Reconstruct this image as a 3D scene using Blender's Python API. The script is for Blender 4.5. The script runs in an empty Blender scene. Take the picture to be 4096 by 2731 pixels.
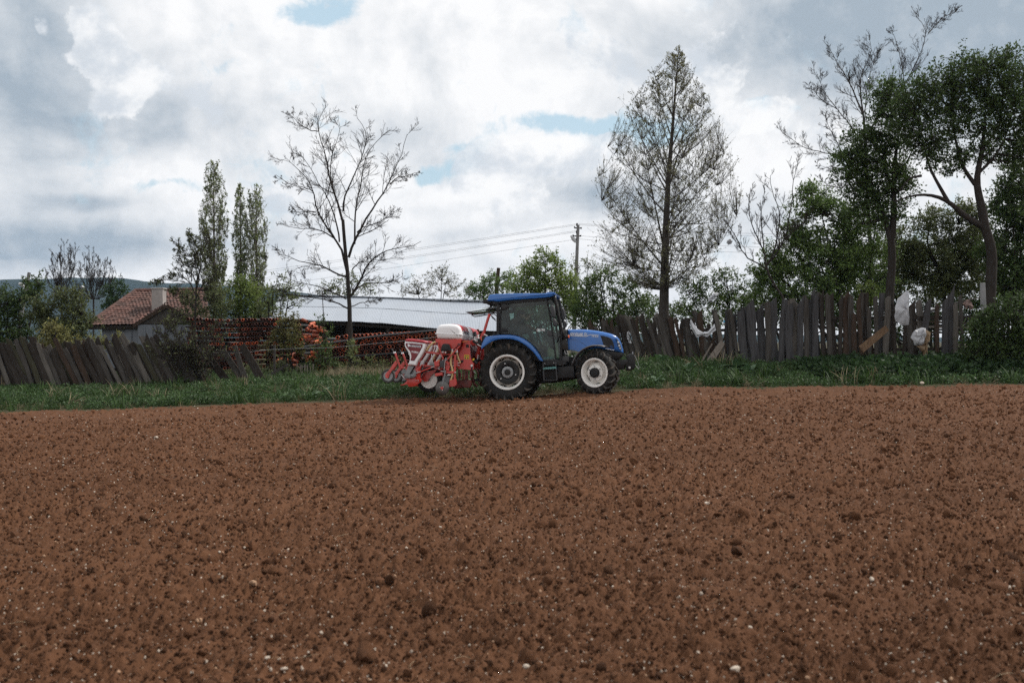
import bpy, math, random
import numpy as np
from mathutils import Vector, Matrix, Euler

sc = bpy.context.scene
COL = sc.collection
RAD = math.radians
rnd = random.Random(11)
F = 995.6          # focal length of the 35 mm lens in pixels of a 1024 wide frame
CZ = 1.5           # eye height

# ------------------------------------------------------------------ camera
cam_d = bpy.data.cameras.new('camera')
cam_d.lens = 35.0
cam_d.sensor_width = 36.0
cam_d.clip_start = 0.1
cam_d.clip_end = 20000
cam_d.dof.use_dof = True
cam_d.dof.focus_distance = 25.0
cam_d.dof.aperture_fstop = 2.8
cam = bpy.data.objects.new('camera', cam_d)
cam.location = (0, 0, CZ)
cam.rotation_euler = (RAD(90), 0, 0)
COL.objects.link(cam)
sc.camera = cam

# ------------------------------------------------------------------ colour management
sc.view_settings.view_transform = 'Standard'
sc.view_settings.look = 'None'
sc.view_settings.exposure = 0.0
sc.view_settings.gamma = 1.0
sc.view_settings.use_curve_mapping = False
sc.cycles.use_denoising = False
sc.cycles.sample_clamp_indirect = 3.0
sc.cycles.max_bounces = 6
sc.cycles.transparent_max_bounces = 12
sc.cycles.caustics_reflective = False
sc.cycles.caustics_refractive = False

SUN_EL, SUN_AZ = 48.0, 68.0        # azimuth from +Y (view direction) towards +X (right)
SKY_STRENGTH = 0.10


class NT:
    """small helper to write node trees"""
    def __init__(s, tree):
        s.t = tree
    def new(s, typ, **props):
        n = s.t.nodes.new(typ)
        for k, v in props.items():
            setattr(n, k, v)
        return n
    def put(s, sock, v):
        if v is None:
            return
        if hasattr(v, 'is_output'):
            s.t.links.new(v, sock)
        else:
            sock.default_value = v
    def m(s, op, a, b=None, c=None, clamp=False):
        n = s.new('ShaderNodeMath', operation=op, use_clamp=clamp)
        s.put(n.inputs[0], a); s.put(n.inputs[1], b); s.put(n.inputs[2], c)
        return n.outputs[0]
    def v(s, op, a, b=None):
        n = s.new('ShaderNodeVectorMath', operation=op)
        s.put(n.inputs[0], a); s.put(n.inputs[1], b)
        return n.outputs[1] if op in ('DOT_PRODUCT', 'LENGTH', 'DISTANCE') else n.outputs[0]
    def noise(s, vec, scale, detail=4, rough=0.5, dist=0.0):
        n = s.new('ShaderNodeTexNoise')
        s.put(n.inputs['Vector'], vec); n.inputs['Scale'].default_value = scale
        n.inputs['Detail'].default_value = detail; n.inputs['Roughness'].default_value = rough
        n.inputs['Distortion'].default_value = dist
        return n
    def mix(s, f, a, b):
        n = s.new('ShaderNodeMix', data_type='RGBA')
        s.put(n.inputs[0], f); s.put(n.inputs[6], a); s.put(n.inputs[7], b)
        return n.outputs[2]
    def step(s, x, lo, hi):
        n = s.new('ShaderNodeMapRange', interpolation_type='SMOOTHSTEP')
        s.put(n.inputs[0], x); s.put(n.inputs[1], lo); s.put(n.inputs[2], hi)
        n.inputs[3].default_value = 0.0; n.inputs[4].default_value = 1.0
        return n.outputs[0]


def c4(c):
    return (c[0], c[1], c[2], 1.0)

# ------------------------------------------------------------------ sky
world = bpy.data.worlds.new('World')
sc.world = world
world.use_nodes = True
wt = world.node_tree
wt.nodes.clear()
N = NT(wt)

blob_g = bpy.data.node_groups.new('cloud_blob', 'ShaderNodeTree')
for nm in ('Dir', 'Centre', 'Right', 'Up'):
    blob_g.interface.new_socket(nm, in_out='INPUT', socket_type='NodeSocketVector')
blob_g.interface.new_socket('Value', in_out='OUTPUT', socket_type='NodeSocketFloat')
G = NT(blob_g)
gi = G.new('NodeGroupInput'); go = G.new('NodeGroupOutput')
df = G.v('SUBTRACT', gi.outputs[0], gi.outputs[1])
uu = G.v('DOT_PRODUCT', df, gi.outputs[2]); vv = G.v('DOT_PRODUCT', df, gi.outputs[3])
q = G.m('ADD', G.m('MULTIPLY', uu, uu), G.m('MULTIPLY', vv, vv))
ex = G.m('EXPONENT', G.m('MULTIPLY', q, -1.0))
blob_g.links.new(ex, go.inputs[0])

tc = N.new('ShaderNodeTexCoord')
D0 = tc.outputs['Generated']


def warp(vec, scale, amp, detail=5):
    n = N.noise(vec, scale, detail, 0.55)
    o = N.v('SUBTRACT', n.outputs['Color'], (0.5, 0.5, 0.5))
    sc_ = N.new('ShaderNodeVectorMath', operation='SCALE')
    N.put(sc_.inputs[0], o); sc_.inputs['Scale'].default_value = amp
    return N.v('ADD', vec, sc_.outputs[0])


def blobs(vec, items):
    tot = None
    for (px, py, rx, ry, a) in items:
        c = Vector(((px - 512) / F, 1.0, -(py - 341) / F)).normalized()
        rt = c.cross(Vector((0, 0, 1))).normalized(); up = rt.cross(c).normalized()
        g = N.new('ShaderNodeGroup'); g.node_tree = blob_g
        N.put(g.inputs[0], vec)
        g.inputs[1].default_value = c
        g.inputs[2].default_value = rt * (F / rx)
        g.inputs[3].default_value = up * (F / ry)
        o = N.m('MULTIPLY', g.outputs[0], a)
        tot = o if tot is None else N.m('ADD', tot, o)
    return tot

# cloud-plane coordinates: clouds flatten towards the horizon
sep = N.new('ShaderNodeSeparateXYZ'); N.put(sep.inputs[0], D0)
zz = N.m('ADD', N.m('MAXIMUM', sep.outputs[2], 0.0), 0.16)
comb = N.new('ShaderNodeCombineXYZ')
N.put(comb.inputs[0], N.m('DIVIDE', sep.outputs[0], zz)); N.put(comb.inputs[1], N.m('DIVIDE', sep.outputs[1], zz))
PL = comb.outputs[0]

Dw = warp(D0, 5.0, 0.07, 6)
Df = warp(Dw, 16.0, 0.035, 5)
nbig = N.noise(PL, 0.9, 7, 0.55, 0.3).outputs[0]
nmid = N.noise(PL, 2.3, 7, 0.58, 0.2).outputs[0]
ndir = N.noise(D0, 6.0, 8, 0.6, 0.2).outputs[0]
nfine = N.noise(D0, 14.0, 8, 0.62, 0.3).outputs[0]

dark = blobs(Dw, [(1000, 20, 180, 75, 1.35), (800, 40, 150, 60, 0.55), (10, 60, 70, 95, 0.62), (85, 118, 110, 40, 0.45), (45, 20, 40, 40, 0.3), (165, 120, 30, 25, 0.4),
                  (395, 135, 55, 34, 0.5), (590, 195, 70, 20, 0.55), (120, 236, 170, 20, 0.62), (30, 232, 90, 30, 0.5),
                  (770, 215, 60, 26, 0.5), (470, 232, 80, 10, 0.35), (85, 196, 55, 8, 0.4), (300, 108, 60, 25, 0.25),
                  (630, 205, 60, 18, 0.4), (185, 60, 120, 60, 0.12), (560, 48, 90, 16, 0.12), (455, 205, 40, 8, 0.2)])
gap = blobs(Df, [(322, 10, 34, 15, 1.1), (470, 141, 30, 9, 0.9), (560, 128, 62, 10, 1.15), (437, 166, 20, 13, 1.1), (425, 176, 13, 9, 0.8),
                 (650, 132, 44, 14, 1.15), (756, 112, 15, 7, 1.1), (790, 126, 13, 5, 0.8), (172, 187, 30, 4, 0.5), (40, 156, 34, 4, 0.55),
                 (368, 45, 12, 6, 0.4), (475, 158, 26, 10, 0.55)])
cum = blobs(Df, [(100, 48, 24, 26, 1.25), (126, 76, 34, 20, 1.3), (84, 32, 18, 18, 0.7), (120, 100, 18, 15, 1.1), (150, 78, 18, 15, 0.8), (35, 28, 9, 14, 0.55), (62, 58, 16, 8, 0.5),
                 (205, 98, 26, 22, 0.6), (235, 122, 30, 18, 0.5), (485, 148, 26, 16, 1.0), (505, 168, 40, 16, 0.9), (460, 190, 48, 14, 0.9),
                 (550, 160, 48, 20, 0.7), (520, 208, 34, 15, 0.8), (600, 150, 44, 16, 0.6), (762, 124, 30, 14, 1.0), (800, 140, 45, 14, 0.6),
                 (720, 110, 40, 40, 0.6), (640, 60, 90, 40, 0.5), (770, 170, 60, 12, 0.8), (30, 172, 60, 9, 0.4), (250, 205, 80, 10, 0.5),
                 (110, 276, 80, 7, 0.6), (510, 232, 40, 6, 0.5)])

# grey / white variation everywhere, plus the particular dark and bright banks in view
grey = N.m('ADD', N.m('MULTIPLY', N.step(nbig, 0.46, 0.74), 0.15), N.m('MULTIPLY', N.step(nmid, 0.48, 0.78), 0.13))
grey = N.m('ADD', grey, N.m('MULTIPLY', dark, N.m('ADD', 0.62, N.m('MULTIPLY', nmid, 0.75))))
grey = N.m('ADD', grey, N.m('MULTIPLY', N.m('SUBTRACT', ndir, 0.5), 0.35), clamp=True)
# relief: the side of each billow towards the sun is lighter
_sun = Vector((math.sin(RAD(SUN_AZ)) * math.cos(RAD(SUN_EL)), math.cos(RAD(SUN_AZ)) * math.cos(RAD(SUN_EL)), math.sin(RAD(SUN_EL))))
Ds = N.v('ADD', D0, tuple(_sun * 0.022))
rl = N.m('SUBTRACT', N.noise(D0, 8.0, 6, 0.6, 0.25).outputs[0], N.noise(Ds, 8.0, 6, 0.6, 0.25).outputs[0])
grey = N.m('SUBTRACT', grey, N.m('MULTIPLY', rl, 1.7), clamp=True)
layer = N.mix(grey, (1.02, 1.02, 1.025, 1), (0.40, 0.475, 0.55, 1))
# ragged blue holes
nwisp = N.noise(Dw, 26.0, 7, 0.66, 0.6).outputs[0]
rag = N.m('ADD', N.m('ADD', N.m('MULTIPLY', N.m('SUBTRACT', nfine, 0.5), 2.6), N.m('MULTIPLY', N.m('SUBTRACT', ndir, 0.5), 1.6)), N.m('MULTIPLY', N.m('SUBTRACT', nwisp, 0.5), 2.0))
gp = N.m('ADD', gap, rag)
gmask = N.step(gp, 0.22, 1.0)
skyt = N.new('ShaderNodeTexSky', sky_type='NISHITA', sun_disc=False)
skyt.sun_elevation = RAD(SUN_EL)
skyt.sun_rotation = RAD(SUN_AZ)
skyt.air_density = 1.3
skyt.dust_density = 2.0
sk = N.new('ShaderNodeVectorMath', operation='SCALE'); N.put(sk.inputs[0], skyt.outputs[0])
sk.inputs['Scale'].default_value = SKY_STRENGTH * 1.35
blue = N.mix(0.78, sk.outputs[0], (0.52, 0.73, 0.86, 1))
col = N.mix(N.m('MULTIPLY', gmask, 0.88), layer, blue)
# billowing cumulus in front
cp = N.m('ADD', cum, N.m('MULTIPLY', N.m('SUBTRACT', nfine, 0.5), 2.2))
cp = N.m('ADD', cp, N.m('MULTIPLY', N.m('SUBTRACT', nwisp, 0.5), 1.2))
cmask = N.step(cp, 0.36, 0.64)
shade = N.step(N.m('SUBTRACT', N.m('ADD', N.m('MULTIPLY', nfine, 0.6), N.m('MULTIPLY', ndir, 0.4)), N.m('MULTIPLY', rl, 2.2)), 0.36, 0.74)
ccol = N.mix(shade, (1.05, 1.05, 1.05, 1), (0.70, 0.75, 0.81, 1))
col = N.mix(N.m('MULTIPLY', cmask, 0.8), col, ccol)
bg = N.new('ShaderNodeBackground'); N.put(bg.inputs[0], col); bg.inputs[1].default_value = 1.0
wo = N.new('ShaderNodeOutputWorld')
wt.links.new(bg.outputs[0], wo.inputs[0])

# ------------------------------------------------------------------ sun (veiled by cloud: soft)
sd = bpy.data.lights.new('sun', 'SUN')
sd.energy = 3.4
sd.angle = RAD(5)
sd.color = (1.0, 0.955, 0.89)
sun = bpy.data.objects.new('sun', sd)
el, az = RAD(SUN_EL), RAD(SUN_AZ)
sdir = Vector((math.sin(az) * math.cos(el), math.cos(az) * math.cos(el), math.sin(el)))
sun.rotation_euler = sdir.to_track_quat('Z', 'Y').to_euler()
sun.location = (20, 10, 40)
COL.objects.link(sun)

# ------------------------------------------------------------------ helpers: pixels of the 1024 px photograph -> points in the place
def W(px, py, Y):
    return Vector(((px - 512) / F * Y, Y, CZ - (py - 341) / F * Y))


# ------------------------------------------------------------------ helpers: materials
MATS = {}


def pmat(name, col, rough=0.6, metal=0.0, var=0.2, vscale=6.0, col2=None, bump=0.0, bscale=60.0, coat=0.0, spec=0.5,
         island=0.0, transl=0.0, dirt=None, detail=5, stretch=None, streak=0.0):
    """procedural surface: base colour broken up by noise, optional dirt, per-piece variation and relief"""
    if name in MATS:
        return MATS[name]
    m = bpy.data.materials.new(name); m.use_nodes = True
    t = m.node_tree; t.nodes.clear(); n = NT(t)
    co = n.new('ShaderNodeTexCoord').outputs['Object']
    if stretch:
        mp = n.new('ShaderNodeMapping'); n.put(mp.inputs[0], co); mp.inputs['Scale'].default_value = stretch; co = mp.outputs[0]
    nz = n.noise(co, vscale, detail, 0.6).outputs[0]
    f = n.step(nz, 0.28, 0.72)
    c2 = col2 if col2 else tuple(x * (1 - var) for x in col)
    c = n.mix(f, c4(col), c4(c2))
    if dirt:
        dn = n.noise(co, dirt[2], 6, 0.65).outputs[0]
        c = n.mix(n.m('MULTIPLY', n.step(dn, 0.45, 0.75), dirt[1]), c, c4(dirt[0]))
    if island or transl or True:
        geo = n.new('ShaderNodeNewGeometry')
    if island:
        k = n.m('ADD', 1.0 - island, n.m('MULTIPLY', geo.outputs['Random Per Island'], 2 * island))
        oi = n.new('ShaderNodeObjectInfo')
        k = n.m('MULTIPLY', k, n.m('ADD', 1.0 - island * 0.6, n.m('MULTIPLY', oi.outputs['Random'], 1.2 * island)))
        sv = n.new('ShaderNodeVectorMath', operation='SCALE'); n.put(sv.inputs[0], c); n.put(sv.inputs['Scale'], k)
        c = sv.outputs[0]
    p = n.new('ShaderNodeBsdfPrincipled')
    n.put(p.inputs['Base Color'], c)
    p.inputs['Metallic'].default_value = metal
    rr = n.m('ADD', rough - 0.08, n.m('MULTIPLY', nz, 0.16), clamp=True)
    n.put(p.inputs['Roughness'], rr)
    p.inputs['Specular IOR Level'].default_value = spec
    p.inputs['Coat Weight'].default_value = coat
    p.inputs['Coat Roughness'].default_value = 0.08
    if bump:
        b = n.new('ShaderNodeBump'); b.inputs['Strength'].default_value = bump; b.inputs['Distance'].default_value = 0.02
        n.put(b.inputs['Height'], n.noise(co, bscale, 5, 0.6).outputs[0])
        n.put(p.inputs['Normal'], b.outputs[0])
    out = n.new('ShaderNodeOutputMaterial')
    sh = p.outputs[0]
    if transl:
        tr = n.new('ShaderNodeBsdfTranslucent'); n.put(tr.inputs[0], c)
        mx = n.new('ShaderNodeMixShader'); mx.inputs[0].default_value = transl
        t.links.new(sh, mx.inputs[1]); t.links.new(tr.outputs[0], mx.inputs[2]); sh = mx.outputs[0]
    t.links.new(sh, out.inputs[0])
    MATS[name] = m
    return m


def glass_mat(name, tint, refl=0.6, dust_or_glare=0.06, dcol=(0.35, 0.36, 0.33, 1)):
    m = bpy.data.materials.new(name); m.use_nodes = True
    t = m.node_tree; t.nodes.clear(); n = NT(t)
    tr = n.new('ShaderNodeBsdfTransparent'); tr.inputs[0].default_value = c4(tint)
    gl = n.new('ShaderNodeBsdfGlossy'); gl.inputs['Roughness'].default_value = 0.02; gl.inputs[0].default_value = (0.9, 0.95, 0.95, 1)
    fr = n.new('ShaderNodeFresnel'); fr.inputs[0].default_value = 1.5
    mx = n.new('ShaderNodeMixShader'); n.put(mx.inputs[0], n.m('MULTIPLY', fr.outputs[0], refl))
    t.links.new(tr.outputs[0], mx.inputs[1]); t.links.new(gl.outputs[0], mx.inputs[2])
    di = n.new('ShaderNodeBsdfDiffuse'); di.inputs[0].default_value = dcol
    co = n.new('ShaderNodeTexCoord').outputs['Object']
    f = n.m('MULTIPLY', n.step(n.noise(co, 2.2, 6, 0.6).outputs[0], 0.35, 0.8), dust_or_glare)  # pale film: dust, and on the rear window painted sky glare too
    m2 = n.new('ShaderNodeMixShader'); n.put(m2.inputs[0], f)
    t.links.new(mx.outputs[0], m2.inputs[1]); t.links.new(di.outputs[0], m2.inputs[2])
    o = n.new('ShaderNodeOutputMaterial'); t.links.new(m2.outputs[0], o.inputs[0])
    MATS[name] = m
    return m


# ------------------------------------------------------------------ helpers: meshes
def unit(v):
    v = Vector(v)
    return v.normalized() if v.length > 1e-9 else Vector((0, 0, 1))


class MB:
    """collects shapes into ONE mesh"""
    def __init__(s):
        s.v = []; s.f = []; s.mi = []
    def add(s, vs, fs, mi=0):
        o = len(s.v)
        s.v.extend([tuple(p) for p in vs]); s.f.extend([tuple(i + o for i in f) for f in fs]); s.mi.extend([mi] * len(fs))
    def box(s, c, size, rot=None, mi=0):
        hx, hy, hz = size[0] / 2, size[1] / 2, size[2] / 2
        vs = [Vector((x, y, z)) for x in (-hx, hx) for y in (-hy, hy) for z in (-hz, hz)]
        if rot is not None:
            R_ = rot if isinstance(rot, Matrix) else Euler(rot).to_matrix()
            vs = [R_ @ p for p in vs]
        c = Vector(c)
        s.add([p + c for p in vs], [(0, 1, 3, 2), (4, 6, 7, 5), (0, 4, 5, 1), (2, 3, 7, 6), (0, 2, 6, 4), (1, 5, 7, 3)], mi)
    def beam(s, a, b, w, h, mi=0, up=(0, 0, 1), w2=None, h2=None):
        a, b = Vector(a), Vector(b); d = unit(b - a); u = Vector(up)
        if abs(d.dot(u)) > 0.98:
            u = Vector((0, 1, 0))
        sx = unit(d.cross(u)); uz = sx.cross(d)
        w2 = w if w2 is None else w2; h2 = h if h2 is None else h2
        vs = []
        for (p, ww, hh) in ((a, w, h), (b, w2, h2)):
            for (i, j) in ((-1, -1), (1, -1), (1, 1), (-1, 1)):
                vs.append(p + sx * (i * ww / 2) + uz * (j * hh / 2))
        s.add(vs, [(3, 2, 1, 0), (4, 5, 6, 7), (0, 1, 5, 4), (1, 2, 6, 5), (2, 3, 7, 6), (3, 0, 4, 7)], mi)
    def tube(s, pts, r, n=8, mi=0, cap=True):
        pts = [Vector(p) for p in pts]; k = len(pts)
        rs = r if isinstance(r, (list, tuple)) else [r] * k
        ref = None; vs = []
        for i, p in enumerate(pts):
            d = unit(pts[min(i + 1, k - 1)] - pts[max(i - 1, 0)])
            if ref is None:
                ref = Vector((0, 0, 1)) if abs(d.z) < 0.9 else Vector((0, 1, 0))
            a = unit(d.cross(ref)); b = a.cross(d); ref = b
            for j in range(n):
                t = 2 * math.pi * j / n
                vs.append(p + (a * math.cos(t) + b * math.sin(t)) * rs[i])
        fs = [(i * n + j, i * n + (j + 1) % n, (i + 1) * n + (j + 1) % n, (i + 1) * n + j) for i in range(k - 1) for j in range(n)]
        if cap:
            fs += [tuple(range(n))[::-1], tuple((k - 1) * n + j for j in range(n))]
        s.add(vs, fs, mi)
    def cyl(s, a, b, r, n=16, mi=0, r2=None):
        s.tube([a, b], [r, r if r2 is None else r2], n, mi)
    def lathe(s, prof, n=32, mi=0, axis='y', c=(0, 0, 0), a0=0, closed=False, cap=True):
        """prof: (radius, offset along the axis)"""
        c = Vector(c); k = len(prof); vs = []
        for (r, h) in prof:
            for j in range(n):
                t = 2 * math.pi * j / n + a0
                if axis == 'y':
                    vs.append(c + Vector((r * math.cos(t), h, r * math.sin(t))))
                elif axis == 'z':
                    vs.append(c + Vector((r * math.cos(t), r * math.sin(t), h)))
                else:
                    vs.append(c + Vector((h, r * math.cos(t), r * math.sin(t))))
        fs = [(i * n + j, i * n + (j + 1) % n, (i + 1) * n + (j + 1) % n, (i + 1) * n + j) for i in range(k - 1) for j in range(n)]
        if closed:
            i = k - 1
            fs += [(i * n + j, i * n + (j + 1) % n, (j + 1) % n, j) for j in range(n)]
        elif cap:
            if prof[0][0] > 1e-4:
                fs.append(tuple(range(n))[::-1])
            if prof[-1][0] > 1e-4:
                fs.append(tuple((k - 1) * n + j for j in range(n)))
        s.add(vs, fs, mi)
    def loft(s, poly, y0, y1, r=0.0, seg=3, mi=0, wfun=None):
        """side outline (x,z) given thickness from y0 to y1, its rims rounded by r; wfun(x) narrows it"""
        k = len(poly)
        ar = sum(poly[i][0] * poly[(i + 1) % k][1] - poly[(i + 1) % k][0] * poly[i][1] for i in range(k))
        sg = 1 if ar > 0 else -1
        nor = []
        for i in range(k):
            a, b, c = poly[i - 1], poly[i], poly[(i + 1) % k]
            e1 = Vector((b[0] - a[0], b[1] - a[1])); e2 = Vector((c[0] - b[0], c[1] - b[1]))
            e1 = e1.normalized() if e1.length > 1e-9 else Vector((1, 0)); e2 = e2.normalized() if e2.length > 1e-9 else e1
            n1 = Vector((-e1.y, e1.x)) * sg; n2 = Vector((-e2.y, e2.x)) * sg
            nn = n1 + n2
            nn = nn.normalized() if nn.length > 1e-6 else n1
            nor.append(nn / max(0.5, nn.dot(n1)))
        if r > 0:
            sl = []
            for q_ in range(seg + 1):
                t = math.pi / 2 * q_ / seg
                sl.append((r * (1 - math.sin(t)), r * (1 - math.cos(t))))
            lo = [(y0 + a, b) for (b, a) in sl]           # inset b at distance a from the rim
            hi = [(y1 - a, b) for (b, a) in sl][::-1]
            sl = lo + hi
        else:
            sl = [(y0, 0.0), (y1, 0.0)]
        vs = []
        ym = (y0 + y1) / 2
        for (y, ins) in sl:
            for i in range(k):
                x = poly[i][0] + nor[i].x * ins; z = poly[i][1] + nor[i].y * ins
                yy = y if wfun is None else ym + (y - ym) * wfun(poly[i][0], poly[i][1])
                vs.append((x, yy, z))
        L = len(sl); fs = []
        for a in range(L - 1):
            for i in range(k):
                j = (i + 1) % k
                q_ = (a * k + i, a * k + j, (a + 1) * k + j, (a + 1) * k + i)
                fs.append(q_ if sg < 0 else q_[::-1])
        c0 = tuple(range(k)); c1 = tuple((L - 1) * k + i for i in range(k))
        fs.append(c0 if sg > 0 else c0[::-1]); fs.append(c1[::-1] if sg > 0 else c1)
        s.add(vs, fs, mi)
    def grid(s, P, mi=0, closed=False):
        """P: rows of points"""
        a, b = len(P), len(P[0])
        fs = [(i * b + j, i * b + j + 1, (i + 1) * b + j + 1, (i + 1) * b + j) for i in range(a - 1) for j in range(b - 1)]
        s.add([p for row in P for p in row], fs, mi)
    def ball(s, c, r, n=10, m=6, mi=0, sq=(1, 1, 1)):
        c = Vector(c); vs = [c + Vector((0, 0, -r * sq[2]))]
        for i in range(1, m):
            t = -math.pi / 2 + math.pi * i / m
            for j in range(n):
                p = 2 * math.pi * j / n
                vs.append(c + Vector((math.cos(t) * math.cos(p) * sq[0], math.cos(t) * math.sin(p) * sq[1], math.sin(t) * sq[2])) * r)
        vs.append(c + Vector((0, 0, r * sq[2])))
        fs = [(0, 1 + (j + 1) % n, 1 + j) for j in range(n)]
        for i in range(m - 2):
            for j in range(n):
                fs.append((1 + i * n + j, 1 + i * n + (j + 1) % n, 1 + (i + 1) * n + (j + 1) % n, 1 + (i + 1) * n + j))
        e = len(vs) - 1; b = 1 + (m - 2) * n
        fs += [(b + j, b + (j + 1) % n, e) for j in range(n)]
        s.add(vs, fs, mi)
    def mesh(s, name, mats, smooth=35):
        me = bpy.data.meshes.new(name)
        me.from_pydata(s.v, [], s.f)
        for m in (mats if isinstance(mats, (list, tuple)) else [mats]):
            me.materials.append(m)
        me.polygons.foreach_set('material_index', s.mi)
        if smooth:
            me.polygons.foreach_set('use_smooth', [True] * len(me.polygons))
            me.set_sharp_from_angle(angle=RAD(smooth))
        me.update()
        return me


def np_mesh(name, V, Fq, mats, mi=None, smooth=False):
    """big meshes straight from arrays; Fq is (n,3) or (n,4)"""
    me = bpy.data.meshes.new(name)
    V = np.ascontiguousarray(V, dtype=np.float32); Fq = np.ascontiguousarray(Fq, dtype=np.int32)
    nf, k = Fq.shape
    me.vertices.add(len(V)); me.vertices.foreach_set('co', V.ravel())
    me.loops.add(nf * k); me.loops.foreach_set('vertex_index', Fq.ravel())
    me.polygons.add(nf)
    me.polygons.foreach_set('loop_start', np.arange(0, nf * k, k, dtype=np.int32))
    for m in (mats if isinstance(mats, (list, tuple)) else [mats]):
        me.materials.append(m)
    if mi is not None:
        me.polygons.foreach_set('material_index', np.ascontiguousarray(mi, dtype=np.int32))
    if smooth:
        me.polygons.foreach_set('use_smooth', np.ones(nf, dtype=bool))
    me.update(calc_edges=True)
    me.validate()
    return me


def tag(o, label=None, cat=None, group=None, kind=None):
    if label: o['label'] = label
    if cat: o['category'] = cat
    if group: o['group'] = group
    if kind: o['kind'] = kind
    return o


def link(name, me, parent=None, loc=None):
    o = bpy.data.objects.new(name, me)
    COL.objects.link(o)
    if parent is not None:
        o.parent = parent
    if loc is not None:
        o.location = loc
    return o


def obj(name, mb, mats, parent=None, smooth=35, bevel=0.0, bseg=2):
    o = link(name, mb.mesh(name, mats, smooth), parent)
    if bevel:
        b = o.modifiers.new('bevel', 'BEVEL'); b.width = bevel; b.segments = bseg; b.limit_method = 'ANGLE'; b.angle_limit = RAD(40)
        b.harden_normals = False
    return o


def thing(name, label, cat, loc=(0, 0, 0), rotz=0.0, group=None, matrix=None):
    o = bpy.data.objects.new(name, None)
    COL.objects.link(o)
    o.empty_display_size = 0.2
    if matrix is not None:
        o.matrix_world = matrix
    else:
        o.location = loc; o.rotation_euler = (0, 0, rotz)
    return tag(o, label, cat, group)


def sub(name, parent, matrix=None):
    o = bpy.data.objects.new(name, None); COL.objects.link(o); o.parent = parent
    o.empty_display_size = 0.1
    if matrix is not None:
        o.matrix_local = matrix
    return o


def text(name, body, size, mat_, parent, origin, xdir, zdir, depth=0.002, shear=0.0, sx=1.0, bold=0.0, align='CENTER'):
    """lettering lying on a face: xdir along the line, zdir up the letters"""
    cu = bpy.data.curves.new(name, 'FONT')
    cu.body = body; cu.size = size; cu.extrude = depth; cu.align_x = align; cu.align_y = 'CENTER'; cu.shear = shear; cu.offset = bold
    cu.resolution_u = 3
    cu.materials.append(mat_)
    tmp = bpy.data.objects.new(name + '_line', cu); COL.objects.link(tmp)
    dg = bpy.context.evaluated_depsgraph_get(); dg.update()
    me = bpy.data.meshes.new_from_object(tmp.evaluated_get(dg), depsgraph=dg)
    bpy.data.objects.remove(tmp)
    if not me.materials: me.materials.append(mat_)
    o = link(name, me, parent)
    tag(o, kind='stuff')
    x = unit(xdir); y = unit(Vector(zdir) - x * x.dot(Vector(zdir))); z = x.cross(y)
    m = Matrix((x, y, z)).transposed().to_4x4()
    m.translation = Vector(origin)
    o.matrix_local = m @ Matrix.Diagonal((sx, 1, 1, 1))
    return o


def copy_tree(src, parent=None):
    c = src.copy(); COL.objects.link(c)
    if parent is not None:
        c.parent = parent
        c.matrix_parent_inverse = src.matrix_parent_inverse.copy()
    for ch in list(src.children):
        copy_tree(ch, c)
    return c


# ------------------------------------------------------------------ helpers: noise
def hash2(ix, iy, seed):
    h = (ix.astype(np.int64) * 374761393 + iy.astype(np.int64) * 668265263 + seed * 974634721) & 0x7fffffff
    h = ((h ^ (h >> 13)) * 1274126177) & 0x7fffffff
    return (h ^ (h >> 16)) & 0x7fffffff


def perlin(x, y, seed=0):
    x0 = np.floor(x); y0 = np.floor(y); fx = x - x0; fy = y - y0
    u = fx * fx * fx * (fx * (fx * 6 - 15) + 10); v = fy * fy * fy * (fy * (fy * 6 - 15) + 10)
    def g(ix, iy, dx, dy):
        a = hash2(ix, iy, seed) * (2 * np.pi / 0x7fffffff)
        return np.cos(a) * dx + np.sin(a) * dy
    n00 = g(x0, y0, fx, fy); n10 = g(x0 + 1, y0, fx - 1, fy); n01 = g(x0, y0 + 1, fx, fy - 1); n11 = g(x0 + 1, y0 + 1, fx - 1, fy - 1)
    return (n00 * (1 - u) + n10 * u) * (1 - v) + (n01 * (1 - u) + n11 * u) * v


def smooth01(a, b, x):
    t = np.clip((x - a) / (b - a), 0, 1)
    return t * t * (3 - 2 * t)


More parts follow.
